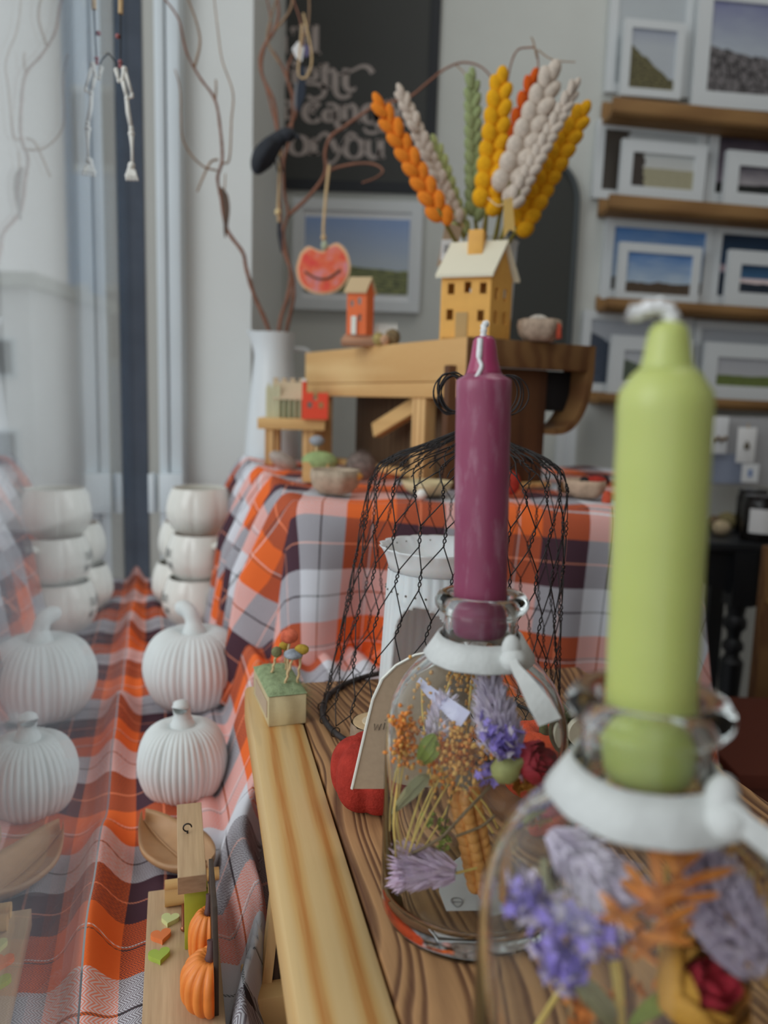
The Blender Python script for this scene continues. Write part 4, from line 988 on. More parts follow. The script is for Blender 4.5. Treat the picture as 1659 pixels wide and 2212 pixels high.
STROKES = {'H': [[(0, 0), (0, 1)], [(1, 0), (1, 1)], [(0, .5), (1, .5)]], 'E': [[(1, 0), (0, 0), (0, 1), (1, 1)], [(0, .5), (.8, .5)]], 'L': [[(0, 1), (0, 0), (.9, 0)]], 'O': [[(.5 + .5 * math.cos(a), .5 + .5 * math.sin(a)) for a in [i * .4833 for i in range(14)]]],
           'P': [[(0, 0), (0, 1), (.7, 1), (.95, .75), (.7, .5), (0, .5)]], 'U': [[(0, 1), (0, .3), (.3, 0), (.7, 0), (1, .3), (1, 1)]], 'M': [[(0, 0), (0, 1), (.5, .4), (1, 1), (1, 0)]], 'K': [[(0, 0), (0, 1)], [(.9, 1), (0, .45), (.95, 0)]], 'I': [[(.5, 0), (.5, 1)]], 'N': [[(0, 0), (0, 1), (1, 0), (1, 1)]]}
def mug():
    t = thing('pumpkin_mug', '', 'mug'); rm, h = .045, .0655; mb = MB()
    out = spline([(.0, 0, 0), (.024, .0, 0), (.034, .006, 0), (.0435, .022, 0), (rm, .036, 0), (.042, .052, 0), (.0375, .0645, 0), (.037, .066, 0)], 5)
    inn = spline([(.035, .066, 0), (.0352, .064, 0), (.0395, .052, 0), (.042, .036, 0), (.040, .022, 0), (.031, .008, 0), (0, .005, 0)], 4)
    mb.lathe([(p.x, p.y) for p in out + inn], 96, rib=lambda a, f: 1 + .032 * 1.5 * (abs(math.sin(a * 4)) ** .5 - .75) * max(0, min(1, f * 5, (.52 - f) * 9)))
    obj('body', mb, 'mug', t, ang=180)
    mb = MB(); mb.tube(spline([(.041, 0, .053), (.052, 0, .057), (.064, 0, .050), (.066, 0, .034), (.058, 0, .018), (.042, 0, .015)], 6), [.0048] * 31, 10); obj('handle', mb, 'mug', t, ang=180)
    mb = MB()
    for word, z, s, gap in (('HELLO', .037, .0095, .42), ('PUMPKIN', .0215, .0085, .38)):
        n = len(word); wl = s * .62; tot = n * wl + (n - 1) * wl * gap
        for i, ch in enumerate(word):
            x0 = -tot / 2 + i * wl * (1 + gap)
            for stt in STROKES[ch]:
                pts = []
                for k in range(len(stt) - 1):
                    for f in (0, .5):
                        x = x0 + (stt[k][0] + (stt[k + 1][0] - stt[k][0]) * f) * wl; zz = z + (stt[k][1] + (stt[k + 1][1] - stt[k][1]) * f) * s; pts.append((x, zz))
                pts.append((x0 + stt[-1][0] * wl, z + stt[-1][1] * s)); P3 = []
                for x, zz in pts:
                    r = .0458 - .012 * ((zz - .036) / .03) ** 2; a = -2.0 + x / .045; P3.append((r * math.cos(a) * 1.0, r * math.sin(a), zz))
                mb.tube(P3, .00055, 5)
    obj('lettering', mb, plain('mug_print', (.09, .10, .10, 1), .6), t)
    return t
m0 = mug(); m0.location = (0, 0, 0)
mY = 1.18; mz = .0665
def mp(px, Y): return at(px, 1200, Y).x
# handle angle: 0 = +x (right).  lettering faces local +y; rotate so it shows at the left
specs = [(424, 1.155, 0, -.80, 'white pumpkin mug at the front of the bottom row, behind the curled-stem pumpkin'),
         (396, 1.262, 0, 1.5, 'white pumpkin mug at the back left of the bottom row'),
         (480, 1.262, 0, -.2, 'white pumpkin mug at the back right of the bottom row'),
         (434, 1.165, 1, -.87, 'white pumpkin mug in the middle row with its handle towards the viewer'),
         (410, 1.278, 1, 1.4, 'white pumpkin mug at the back of the middle row'),
         (432, 1.195, 2, 2.4, 'white pumpkin mug on top of the mug stack')]
for i, (px, Y, lvl, rz, lb) in enumerate(specs):
    loc = (mp(px, Y), Y, ZC + .002 + lvl * mz); mm = m0 if i == 0 else dup(m0, lb, loc)
    mm.scale = (1.13,) * 3; mm.location = loc; mm.rotation_euler = (0, 0, rz + .0); mm['label'] = lb; mm['group'] = 'stacked pumpkin mugs'
# leaf shaped wooden dish
def leaf_dish():
    tip, tail = on(311, 1776, ZC + .014), on(452, 1888, ZC + .014); c = (tip + tail) / 2; d = tip - tail; t = thing('leaf_dish', 'carved brown leaf-shaped wooden dish behind the wooden sign', 'dish', (c.x, c.y, ZC + .008), (0, 0, math.atan2(d.y, d.x))); mb = MB(); n, m_ = 24, 12; L, Wd = d.length, .024
    for side in (0, 1):
        for i in range(n + 1):
            u = i / n; w = Wd * math.sin(math.pi * min(1, u * .98 + .01)) ** .75 * (1.1 - .25 * u)
            for j in range(m_ + 1):
                v = j / m_ * 2 - 1; z = .010 * abs(v) ** 2.2 + .007 * (2 * u - 1) ** 2 - .0012 * math.exp(-(v / .07) ** 2) + .0006 * math.sin((u * 14 - abs(v) * 5)) - side * .005
                mb.v.append(((u - .5) * L, v * w, z))
    K = (n + 1) * (m_ + 1)
    for s_ in (0, 1):
        for i in range(n):
            for j in range(m_):
                a = s_ * K + i * (m_ + 1) + j; mb.f.append((a, a + 1, a + m_ + 2, a + m_ + 1))
    for i in range(n):
        for j in (0, m_):
            a = i * (m_ + 1) + j; b = a + m_ + 1; mb.f.append((a, b, K + b, K + a))
    obj('bowl', mb, 'leafwood', t, ang=180); mb = MB(); mb.tube(spline([((u - .5) * L, 0, .007 * (2 * u - 1) ** 2 + .0004) for u in [i / 8 for i in range(9)]], 3), .0008, 5); obj('midrib', mb, 'leafwood', t, ang=180)
leaf_dish()
# wooden pumpkin sign (freestanding shelf ornament)
def sign():
    z0 = ZC + .014
    A, B, Cc, D = on(322, 1925, z0 + .012), on(306, 2260, z0 + .012), on(490, 2260, z0 + .012), on(470, 1880, z0 + .012)
    ey = (A - B).normalized(); ex = Vector((ey.y, -ey.x, 0)); o0 = on(398, 2212, z0 + .012); t = thing('wooden_sign', 'pale wooden sign on a plank base with orange pumpkins and small hearts', 'sign', (o0.x, o0.y, z0), (0, 0, math.atan2(ex.y, ex.x)))
    Mi = t.matrix_basis.inverted()
    def L(px, py, z): return Mi @ on(px, py, z0 + z)
    a, b, c_ = L(322, 1925, .012), L(306, 2212, .012), L(488, 2212, .012)
    x0, x1 = min(a.x, b.x), c_.x; y1 = a.y; y0 = b.y - .06
    mb = MB(); mb.box(((x0 + x1) / 2, (y0 + y1) / 2, .006), (x1 - x0, y1 - y0, .012)); obj('base', mb, 'oak', t, bevel=.0006)
    # green upright (front face) : px 397..450 , 1930..2052
    g0, g1 = L(402, 2052, .012), L(452, 2052, .012); gy = g0.y; hh = .034
    def LY(px, py, yl):      # local point on plane y = yl
        p0 = t.matrix_basis @ Vector((0, yl, 0)); nrm = (t.matrix_basis.to_3x3() @ Vector((0, 1, 0))); return Mi @ onplane(px, py, p0, nrm)
    gt = LY(398, 1926, gy); gr = LY(450, 2040, gy); ht = gt.z
    mb = MB(); mb.box(((gt.x + gr.x) / 2, gy + .004, (ht + .012) / 2 + .0), (gr.x - gt.x, .008, ht - .012)); obj('green_panel', mb, plain('olive_green_paint', C(142, 146, 42, 1.5), .5, .12, 60), t, bevel=.0004, label='olive green painted upright')
    # block on top, running away from the viewer
    e0, e1 = LY(384, 1932, gy - .002), LY(446, 1922, gy - .002); et = LY(382, 1896, gy - .002)
    tl_, tr_ = L(380, 1738, et.z), L(440, 1735, et.z); w_ = e1.x - e0.x; dep = tl_.y - (gy - .002)
    mb = MB(); mb.box(((e0.x + e1.x) / 2, gy - .002 + dep / 2, (e0.z + et.z) / 2), (w_, dep, et.z - e0.z)); obj('top_block', mb, 'oak', t, bevel=.0005)
    mb = MB(); mb.box(((e0.x + e1.x) / 2, gy - .0024, (e0.z + et.z) / 2), (w_ * .99, .0006, (et.z - e0.z) * .98)); obj('end_grain', mb, 'oak_x', t, smooth=False)
    mb = MB(); mb.box(((e0.x + e1.x) / 2, gy + dep - .012, e0.z / 2 + .003), (w_ * .7, .012, e0.z - .006)); obj('back_post', mb, 'oak', t, smooth=False)
    sp_ = L(405, 1800, et.z); k = .0026; mb = MB(); mb.tube([sp_ + Vector((k * math.cos(a_), 0, k * 1.5 + k * math.sin(a_))) for a_ in [6.2832 * i / 14 for i in range(12)]], .0005, 6); mb.tube([sp_, sp_ + Vector((0, 0, k * .6))], .0006, 6); obj('screw_eye', mb, 'wire', t, ang=180)
    for i, (pa, pb) in enumerate((((356, 1942), (398, 1938)), ((356, 1918), (392, 1912)))):
        q0, q1 = L(*pa, .017), L(*pb, .017); q1.y = q0.y; mb = MB(); mb.tube([q0, q1 + Vector((.006, 0, 0))], .0048, 14); obj('dowel', mb, 'pine', t, ang=50)
    q0 = L(460, 1888, .017); mb = MB(); mb.tube([q0 - Vector((.004, 0, 0)), q0 + Vector((.004, 0, 0))], .0042, 14); obj('dowel', mb, 'pine', t, ang=50)
    q0, q1 = L(396, 1938, .014), L(396, 2006, .014); mb = MB(); mb.tube([q0, q1], .0012, 8); mb.ball(q1, .0018, 8, 6); obj('copper_pin', mb, plain('copper', C(150, 96, 70, 1.5), .35, metal=.8), t, ang=60)
    # dark upright board seen edge-on, with the half pumpkins fixed on its left face
    d1 = L(462, 2196, .012); xb = d1.x + .0; yb0 = d1.y
    px0 = t.matrix_basis @ Vector((xb, 0, 0)); nx_ = t.matrix_basis.to_3x3() @ Vector((1, 0, 0))
    f1 = Mi @ onplane(453, 1935, px0, nx_)
    hb = .055; yfar = gy + .002
    mb = MB(); prof = [(yb0, .012), (yfar, .012), (yfar, .012 + hb), (yb0 + .012, .012 + hb), (yb0, .012 + hb * .55)]
    mb.prism(prof, (xb, 0, 0), (0, 1, 0), (0, 0, 1), (.0026, 0, 0)); obj('silhouette_board', mb, plain('dark_mdf', C(64, 52, 44, 1.2), .6, .15, 200), t, bevel=.0002)
    pm = plain('orange_resin', C(212, 108, 44, 1.75), .4, .1, 120); stm = plain('brown_resin', C(86, 62, 62, 1.3), .5)
    def halfp(pc, r, h, stemtilt, nl):
        q = L(*pc, .012); q.x = xb; q.y += r * .35; q.z = .012 + h * .5; mb = MB(); pr = [(p.x * r, p.y * h) for p in spline([(0, .06, 0), (.5, .0, 0), (.9, .22, 0), (1, .5, 0), (.9, .8, 0), (.5, 1, 0), (.18, .95, 0), (0, .9, 0)], 5)]
        vs = MB(); vs.lathe(pr, nl * 16, rib=lambda a, f: .86 + .15 * abs(math.sin(a * nl)) ** .6)
        vs.v = [(min(x, 0), y, z) for x, y, z in vs.v]; o = obj('half_pumpkin', vs, pm, t, loc=(q.x - .0001, q.y, q.z - h * .5), ang=180)
        mb = MB(); mb.tube(spline([(-.0015, 0, h * .9), (-.001, 0, h * 1.08), (-.0005, .002 * stemtilt, h * 1.28)], 4), [r * .22, r * .2, r * .17, r * .15, r * .13, r * .13, r * .12, r * .13, r * .14], 8); obj('pumpkin_stem', mb, stm, o, ang=60)
    halfp((453, 2098), .0125, .034, 1, 7); halfp((461, 2190), .0172, .029, 1, 8)
    def heart(pc, s, mat, rz, lb):
        q = L(*pc, .0142); pts = []
        for i in range(28):
            a_ = 6.2832 * i / 28; pts.append((s * .062 * 16 * math.sin(a_) ** 3, s * .062 * (13 * math.cos(a_) - 5 * math.cos(2 * a_) - 2 * math.cos(3 * a_) - math.cos(4 * a_))))
        mb = MB(); mb.prism(pts, (0, 0, -.0022), (math.cos(rz), math.sin(rz), 0), (-math.sin(rz), math.cos(rz), 0), (0, 0, .003)); obj('heart', mb, mat, t, smooth=False, loc=q, label=lb)
    heart((367, 1984), .0056, plain('pale_green_paint', C(176, 182, 128, 1.6), .6), -.25, 'pale green wooden heart'); heart((348, 2020), .0060, plain('orange_paint', C(196, 108, 60, 1.6), .6), .12, 'orange wooden heart'); heart((344, 2062), .0062, plain('lime_paint', C(140, 160, 66, 1.6), .6), .1, 'lime green wooden heart')
sign()

# ------------------------------------------------------------------ pine riser on the tall table
def riser():
    cA = at(1010, 740, .93); cL = at(659, 790, 1.33); cR = at(1286, 755, 1.02)
    A = Vector((cA.x, cA.y, 0)); L_ = Vector((cL.x, cL.y, 0)); R_ = Vector((cR.x, cR.y, 0))
    t = thing('pine_riser', 'tall pine riser with a diagonal brace and a curved bracket, standing on the tartan tablecloth', 'riser', (A.x, A.y, ZT + .002)); zt = ZR - ZT - .002
    an_ = math.atan2((L_ - A).y, (L_ - A).x); t.rotation_euler = (0, 0, an_); Rm = Matrix.Rotation(-an_, 3, 'Z'); u = Rm @ (L_ - A); lu = u.length; u.normalize(); v = Rm @ (R_ - A); lv = v.length; v.normalize(); vdn = Rm @ Vector((0, -1, 0)); nu = Vector((u.y, -u.x, 0)) ; 
    if nu.dot(vdn) < 0: nu = -nu
    nv = Vector((v.y, -v.x, 0))
    if nv.dot(vdn) < 0: nv = -nv
    def bx_(name, a0, a1, dirv, nrm, d0, d1, z0, z1, mat, bev=.0015, lb=None):
        p = [dirv * a0 - nrm * d0, dirv * a1 - nrm * d0, dirv * a1 - nrm * d1, dirv * a0 - nrm * d1]; mb = MB(); mb.hexa([q + Vector((0, 0, z0)) for q in p], [q + Vector((0, 0, z1)) for q in p]); return obj(name, mb, mat, t, bevel=bev, label=lb)
    mpx = wood('pine_long', C(204, 172, 120, 1.4), C(186, 146, 94, 1.4), 'X', 14, .12, 7, fine=.3)
    bx_('apron_board', 0, lu, u, nu, 0, .018, zt - .052, zt - .0, mpx); bx_('apron_board', 0, lu, u, nu, .001, .018, zt - .0725, zt - .0525, mpx)
    # top boards
    mb = MB(); back = u * lu + v * lv; pts = [-nu * .019 + v * .016, u * lu - nu * .019, u * lu * .98 + v * lv * .55, v * lv - nv * .017]
    mb.prism([(p.x, p.y) for p in pts], (0, 0, zt - .012), (1, 0, 0), (0, 1, 0), (0, 0, .012)); obj('top_board', mb, 'brown_top', t, bevel=.001)
    bx_('side_rail', 0.004, lv, v, nv, 0, .016, zt - .033, zt - .0, 'brown_top'); bx_('corner_post', -.0, .010, v, nv, -.001, .02, zt - .073, zt - .0, 'brown_top')  # right face: its shadow is put into a browner wood colour
    # legs
    bx_('leg', lu * .86, lu * .93, u, nu, .004, .022, 0, zt - .0725, 'pine_v'); bx_('leg', lu * .20, lu * .27, u, nu, .004, .022, 0, zt - .0725, 'pine_v')
    # brace
    p0, p1 = u * (lu * .28), u * (lu * .60); d = (Vector((0, 0, 1)) * (zt - .0725 - .062) + (p0 - p1)).normalized(); s0 = p1 + Vector((0, 0, .062)) - nu * .03; s1 = p0 + Vector((0, 0, zt - .07)) - nu * .03
    sx = d.cross(nu).normalized() * .011; mb = MB(); mb.hexa([s0 - sx, s0 + sx, s0 + sx - nu * .016, s0 - sx - nu * .016], [s1 - sx, s1 + sx, s1 + sx - nu * .016, s1 - sx - nu * .016]); obj('brace', mb, 'pine', t, bevel=.001)
    bx_('back_panel', lu * .12, lu * .9, u, nu, .075, .085, 0, zt - .05, 'brown_panel'); bx_('foot_rail', lu * .25, lu * .88, u, nu, .03, .045, 0, .010, 'pine')
    bx_('side_panel', -.012, lv * .70, v, nv, .020, .032, 0, zt - .033, 'brown_side'); bx_('side_foot', .02, lv * .74, v, nv, .010, .022, 0, .007, 'pine')
    bx_('recess_shade', lv * .70, lv * .94, v, nv, .030, .040, zt - .085, zt - .033, 'black_int')  # black slab standing in for the shade inside the riser
    # curved bracket at the right end
    c = v * (lv * .70); po = []; pi_ = []
    for i in range(13):
        a = math.pi / 2 * i / 12; po.append((lv * .30 * math.cos(a) ** .8, -.085 * math.sin(a))); pi_.append((lv * .25 * math.cos(a) ** .8, -.078 * math.sin(a)))
    poly = [(lv * .30, .03)] + po + pi_[::-1] + [(lv * .25, .03)]; mb = MB(); mb.prism(poly, c + Vector((0, 0, zt - .030)) + nv * .001, v, Vector((0, 0, 1)), -nv * .05); obj('curved_bracket', mb, 'brown_top', t, ang=30)
    return A
riser()
# little pine stool left of it
def stool():
    a, b = on(557, 990, ZT), on(700, 1000, ZT); Y = 1.22; tl, tr = at(556, 902, Y), at(702, 904, Y); zt = tl.z - ZT; t = thing('small_stool', 'small pine stool with a log leg, left of the pine riser', 'stool', ((tl.x + tr.x) / 2, Y + .05, ZT + .002)); w = tr.x - tl.x; th = 24 * Y / FPX
    mb = MB(); mb.box((0, 0, zt - th / 2 - .002), (w, .10, th)); obj('seat', mb, 'pine', t, bevel=.001)
    mb = MB(); mb.box((-w * .33, -.035, (zt - th) / 2), (.014, .02, zt - th - .002)); obj('leg', mb, 'pine_v', t, bevel=.001)
    mb = MB(); mb.lathe([(0, 0), (.0145, 0), (.0145, zt - th - .002), (0, zt - th - .002)], 24, c=(w * .28, -.025, 0)); obj('leg', mb, 'pine_v', t)
    mb = MB(); mb.box((-w * .33, .035, (zt - th) / 2), (.014, .02, zt - th - .002)); obj('leg', mb, 'pine_v', t, bevel=.001)
    mb = MB(); mb.box((w * .33, .035, (zt - th) / 2), (.014, .02, zt - th - .002)); obj('leg', mb, 'pine_v', t, bevel=.001)
    return Y, tl.z
YS, ZS = stool()
# gabled wooden houses: gable end or eave side with real openings
def holed(name, w, h, holes, th, mat, parent, loc, rz, gable=0):
    """wall sheet in local xz with rectangular openings"""
    xs = sorted({0, w} | {x for q in holes for x in (q[0], q[2])}); zs = sorted({0, h} | {z for q in holes for z in (q[1], q[3])}); mb = MB()
    for i in range(len(xs) - 1):
        for j in range(len(zs) - 1):
            cx, cz = (xs[i] + xs[i + 1]) / 2, (zs[j] + zs[j + 1]) / 2
            if any(q[0] < cx < q[2] and q[1] < cz < q[3] for q in holes): continue
            mb.box((cx, th / 2, cz), (xs[i + 1] - xs[i], th, zs[j + 1] - zs[j]))
    if gable:
        mb.prism([(0, h), (w, h), (w / 2 + .002, h + gable + .002), (w / 2 - .002, h + gable + .002)], (0, 0, 0), (1, 0, 0), (0, 0, 1), (0, th, 0))
    return obj(name, mb, mat, parent, smooth=False, loc=loc, rot=(0, 0, rz))
def yellow_house():
    Y = .965; c = at(1056, 724, Y); k = Y / FPX; t = thing('tealight_house', 'mustard yellow wooden house with a cream roof and cut-out windows on the pine riser', 'ornament', (c.x, c.y, ZR + .0005))
    wf, ws, h, g = 104 * k, 78 * k, 134 * k, 62 * k; af = math.radians(180 - 20); as_ = math.radians(48)
    ym = plain('mustard_paint', C(204, 148, 70, 1.6), .6, .06, 60); dm = plain('plain_door', C(160, 130, 84, 1.6), .7)
    ef = Vector((math.cos(af), math.sin(af), 0)); es = Vector((math.cos(as_), math.sin(as_), 0)); 
    wn = lambda x, z, w=.14, hh=.17: (x * wf, z * h, (x + w) * wf, (z + hh) * h)
    F = [wn(.10, .70), wn(.45, .72), wn(.77, .70), wn(.09, .30), wn(.74, .28)]
    holed('wall', wf, h, [(q[0], q[1], q[2], q[3]) for q in F], .003, ym, t, ef * wf, af + math.pi)   # front
    S = [(x * ws, z * h, (x + .18) * ws, (z + .19) * h) for x in (.20, .62) for z in (.62, .26)]
    holed('wall', ws, h, S, .003, ym, t, (0, 0, 0), as_, g)
    holed('wall', ws, h, [], .003, ym, t, ef * wf, as_, g); holed('wall', wf, h, [wn(.1, .7), wn(.77, .7)], .003, ym, t, es * ws + ef * wf, af + math.pi)
    mb = MB(); p = ef * wf * .46 ; q = ef * wf * .71; n_ = Vector((-ef.y, ef.x, 0)); n_ = n_ if n_.y < 0 else -n_
    mb.hexa([p + n_ * .0002, q + n_ * .0002, q + n_ * .0012, p + n_ * .0012], [v + Vector((0, 0, .42 * h)) for v in (p + n_ * .0002, q + n_ * .0002, q + n_ * .0012, p + n_ * .0012)]); obj('door', mb, dm, t, smooth=False)
    cm = plain('cream_roof', C(186, 180, 160, 1.75), .7); mb = MB(); o = .006
    a0, a1 = -ef * o, ef * (wf + o); m_ = es * ws * .5; z0, z1 = Vector((0, 0, h - .004)), Vector((0, 0, h + g + .003)); th = Vector((0, 0, .004)); e0 = -es * .007; e1 = es * (ws + .007)
    mb.hexa([a0 + e0 + z0, a1 + e0 + z0, a1 + m_ + z1, a0 + m_ + z1], [x + th for x in (a0 + e0 + z0, a1 + e0 + z0, a1 + m_ + z1, a0 + m_ + z1)])
    mb.hexa([a0 + e1 + z0, a1 + e1 + z0, a1 + m_ + z1, a0 + m_ + z1], [x + th for x in (a0 + e1 + z0, a1 + e1 + z0, a1 + m_ + z1, a0 + m_ + z1)]); obj('roof', mb, cm, t, smooth=False)
    mb = MB(); cc = ef * wf * .52 + es * ws * .42; mb.box((cc.x, cc.y, h + g + .004), (.019, .016, .030), af); obj('chimney', mb, ym, t, bevel=.0006)
    mb = MB(); fl = [Vector((0, 0, 0)), ef * wf, ef * wf + es * ws, es * ws]; mb.prism([(p.x, p.y) for p in fl], (0, 0, 0), (1, 0, 0), (0, 1, 0), (0, 0, .003)); obj('floor_board', mb, 'pine', t, smooth=False)
yellow_house()
def orange_house():
    Y = 1.13; c = at(790, 735, Y); k = Y / FPX; ob = thing('driftwood_base', 'pinkish driftwood strip under the orange house on the pine riser', 'driftwood', (c.x, c.y, ZR)); dw = wood('driftwood', C(176, 134, 106, 1.5), C(140, 104, 82, 1.5), 'X', 60, .1, 5)
    mb = MB(); mb.box((0, .008, .005), (104 * k, .028, .010)); mb.box((-.012, .012, .012), (60 * k, .018, .007)); obj('strip', mb, dw, ob, bevel=.0015)
    t = thing('wooden_house', 'slim orange wooden house with a slanted pale roof on the driftwood strip', 'ornament', (c.x, c.y, ZR + .0155)); om = plain('orange_house_paint', C(206, 92, 44, 1.7), .6, .05, 60)
    wf, ws, h = 42 * k, 24 * k, 100 * k; f0 = Vector((-wf, 0, 0)); 
    def wv(z0, z1, x0, x1): return (x0 * wf, z0 * h, x1 * wf, z1 * h)
    # front sheet (left, facing viewer) and side
    holed('wall', wf, h * .86, [wv(.58, .70, .18, .34), wv(.62, .76, .55, .72), wv(.28, .42, .60, .74), wv(.0, .38, .22, .50)], .002, om, t, (-.028, .001, 0), math.radians(-10))
    side = Vector((-.028 + wf * math.cos(math.radians(-10)), .001 + wf * math.sin(math.radians(-10)), 0)); mb = MB(); mb.prism([(0, 0), (ws, 0), (ws, h * .86), (ws * .5, h * 1.12), (0, h * .86)], side, (math.cos(.9), math.sin(.9), 0), (0, 0, 1), (-.002, .001, 0)); obj('wall', mb, om, t, smooth=False)
    mb = MB(); s2 = Vector((math.cos(.9), math.sin(.9), 0)); f2 = Vector((math.cos(math.radians(-10)), math.sin(math.radians(-10)), 0)); b0 = Vector((-.030, .001, 0)); z0 = Vector((0, 0, h * .84)); z1 = Vector((0, 0, h * 1.15)); r_ = f2 * (wf + .004)
    mb.hexa([b0 - s2 * .004 + z0, b0 + r_ - s2 * .004 + z0, b0 + r_ + s2 * ws * .5 + z1, b0 + s2 * ws * .5 + z1], [p + Vector((0, 0, .003)) for p in (b0 - s2 * .004 + z0, b0 + r_ - s2 * .004 + z0, b0 + r_ + s2 * ws * .5 + z1, b0 + s2 * ws * .5 + z1)])
    mb.hexa([b0 + s2 * (ws + .004) + z0, b0 + r_ + s2 * (ws + .004) + z0, b0 + r_ + s2 * ws * .5 + z1, b0 + s2 * ws * .5 + z1], [p + Vector((0, 0, .003)) for p in (b0 + s2 * (ws + .004) + z0, b0 + r_ + s2 * (ws + .004) + z0, b0 + r_ + s2 * ws * .5 + z1, b0 + s2 * ws * .5 + z1)]); obj('roof', mb, plain('straw_roof', C(174, 152, 118, 1.6), .8), t, smooth=False)
    mb = MB(); mb.box((-.028 + wf * .36, -.004, h * .19), (wf * .26, .0015, h * .37), math.radians(-10)); obj('door', mb, 'card_edge', t, smooth=False)
    # little fence and felt bushes right of it
    c2 = at(832, 728, 1.12); d = thing('picket_fence', 'tiny white picket fence behind the felt bushes on the pine riser', 'ornament', (c2.x, 1.15, ZR)); 
    for i in range(6):
        x = (i - 2.3) * .0055; mb = MB(); mb.prism([(-.002, 0), (.002, 0), (.0018, .030), (0, .037), (-.0018, .030)], (x, 0, 0), (1, 0, 0), (0, 0, 1), (0, .002, 0)); obj('picket', mb, 'bone', d, smooth=False)
    mb = MB(); mb.box((.001, .003, .012), (.034, .002, .004)); mb.box((.001, .003, .024), (.034, .002, .004)); obj('rail', mb, 'bone', d, smooth=False)
    for i, (px, py, r, cl, lb) in enumerate(((848, 712, 17, C(112, 96, 72, 1.5), 'grey-brown felt bush at the right of the orange house'), (818, 714, 13, C(150, 134, 86, 1.5), 'straw coloured felt bush beside the orange house'), (832, 722, 10, C(172, 136, 108, 1.5), 'pinkish felt bush in front of the tiny fence'))):
        p = at(px, py, 1.11 - .01 * (i == 2)); b = thing('felt_bush', lb, 'ornament', (p.x, p.y, ZR)); rr = r * 1.11 / FPX; mb = MB(); mb.ball((0, 0, rr * 1.0), (rr, rr * .8, rr * 1.05), 14, 10); obj('bush', mb, felt('bush_felt', cl, .4), b, ang=180)
orange_house()
def nest(name, label, px, py, Y, zb, wpx, hpx, mat, extra=()):
    c = at(px, py, Y); k = Y / FPX; r = wpx * k / 2; h = hpx * k; t = thing(name, label, 'felt bowl', (c.x, Y, zb)); mb = MB(); R = random.Random(int(px))
    mb.lathe([(0, 0), (r * .62, 0), (r * .9, h * .3), (r, h * .7), (r * .96, h), (r * .86, h * .96), (r * .8, h * .5), (0, h * .3)], 36, rib=lambda a, f: 1 + .05 * math.sin(5 * a + 1) + .03 * math.sin(9 * a)); obj('bowl', mb, mat, t, ang=180)
    return t, k
gf = felt('oat_felt', C(150, 132, 116, 1.5), .2)
nest('felt_nest', 'grey-brown felt nest on the right end of the pine riser', 1164, 735, .985, ZR + .001, 92, 44, gf)
p = at(1163, 690, .985); o = thing('felt_egg', 'pale felt egg shape lying in the nest on the pine riser', 'ornament', p); mb = MB(); mb.ball((0, 0, -.004), (.014, .012, .010), 14, 10); obj('egg', mb, felt('pale_felt', C(166, 160, 152, 1.6), .3), o, ang=180)
p = at(1206, 705, .97); o = thing('felt_strap', 'coral felt strip hanging beside the nest on the pine riser', 'ornament', p); mb = MB(); mb.tube([(-.006, 0, .004), (0, -.002, 0), (.001, -.003, -.015)], .0035, 8); obj('strip', mb, felt('coral_strip', C(176, 78, 58, 1.5)), o, ang=180)
# houses on the stool
def stool_houses():
    k = YS / FPX; c = at(611, 902, YS); t = thing('greenhouse_ornament', 'sage green wooden greenhouse with a pale crenellated roof on the small pine stool', 'ornament', (c.x, YS + .02, ZS)); gm = plain('sage_paint', C(136, 146, 118, 1.6), .7, .08, 50)
    w = 78 * k; mb = MB(); mb.box((.006, .02, 22 * k), (w * .78, .035, 44 * k)); obj('body', mb, gm, t, smooth=False)
    for i in range(3):
        mb = MB(); mb.prism([(-.004, 0), (.004, 0), (.004, .045), (0, .056), (-.004, .045)], (-w * .45 + i * .0075, -.002, 0), (1, 0, 0), (0, 0, 1), (0, .003, 0)); obj('arch_post', mb, plain('pale_sage', C(170, 170, 140, 1.6), .7), t, smooth=False)
    mb = MB(); mb.hexa([(-w * .32, -.004, 40 * k), (w * .52, -.004, 40 * k), (w * .52, .045, 40 * k), (-w * .32, .045, 40 * k)], [(-w * .36, .015, 78 * k), (w * .48, .015, 78 * k), (w * .48, .025, 78 * k), (-w * .36, .025, 78 * k)]); rm = plain('pale_roof', C(168, 152, 126, 1.6), .8); obj('roof', mb, rm, t, smooth=False)
    for i in range(4):
        mb = MB(); mb.box((-w * .30 + i * w * .24, .02, 82 * k), (w * .13, .008, 10 * k)); obj('ridge_block', mb, rm, t, smooth=False)
    for i in range(5):
        mb = MB(); mb.box((-w * .16 + i * w * .15, -.0005, 22 * k), (.0022, .006, 42 * k)); obj('bar', mb, plain('pale_bar', C(160, 160, 132, 1.5), .8), t, smooth=False)
    c = at(677, 902, YS - .03); r = thing('red_house', 'bright red wooden house frame beside the greenhouse on the small stool', 'ornament', (c.x, YS - .01, ZS)); rm = plain('red_paint', C(206, 60, 34, 1.7), .6)
    holed('wall', 54 * k, 56 * k, [(10 * k, 24 * k, 20 * k, 36 * k), (34 * k, 24 * k, 44 * k, 36 * k), (22 * k, 40 * k, 32 * k, 56 * k)], .004, rm, r, (-26 * k, 0, 0), 0); mb = MB(); mb.box((-24 * k, .012, 40 * k), (7 * k, .02, 80 * k)); obj('tower', mb, rm, r, smooth=False); mb = MB(); mb.box((-24 * k, .012, 82 * k), (9 * k, .022, 6 * k)); obj('cap', mb, 'bone', r, smooth=False)
stool_houses()
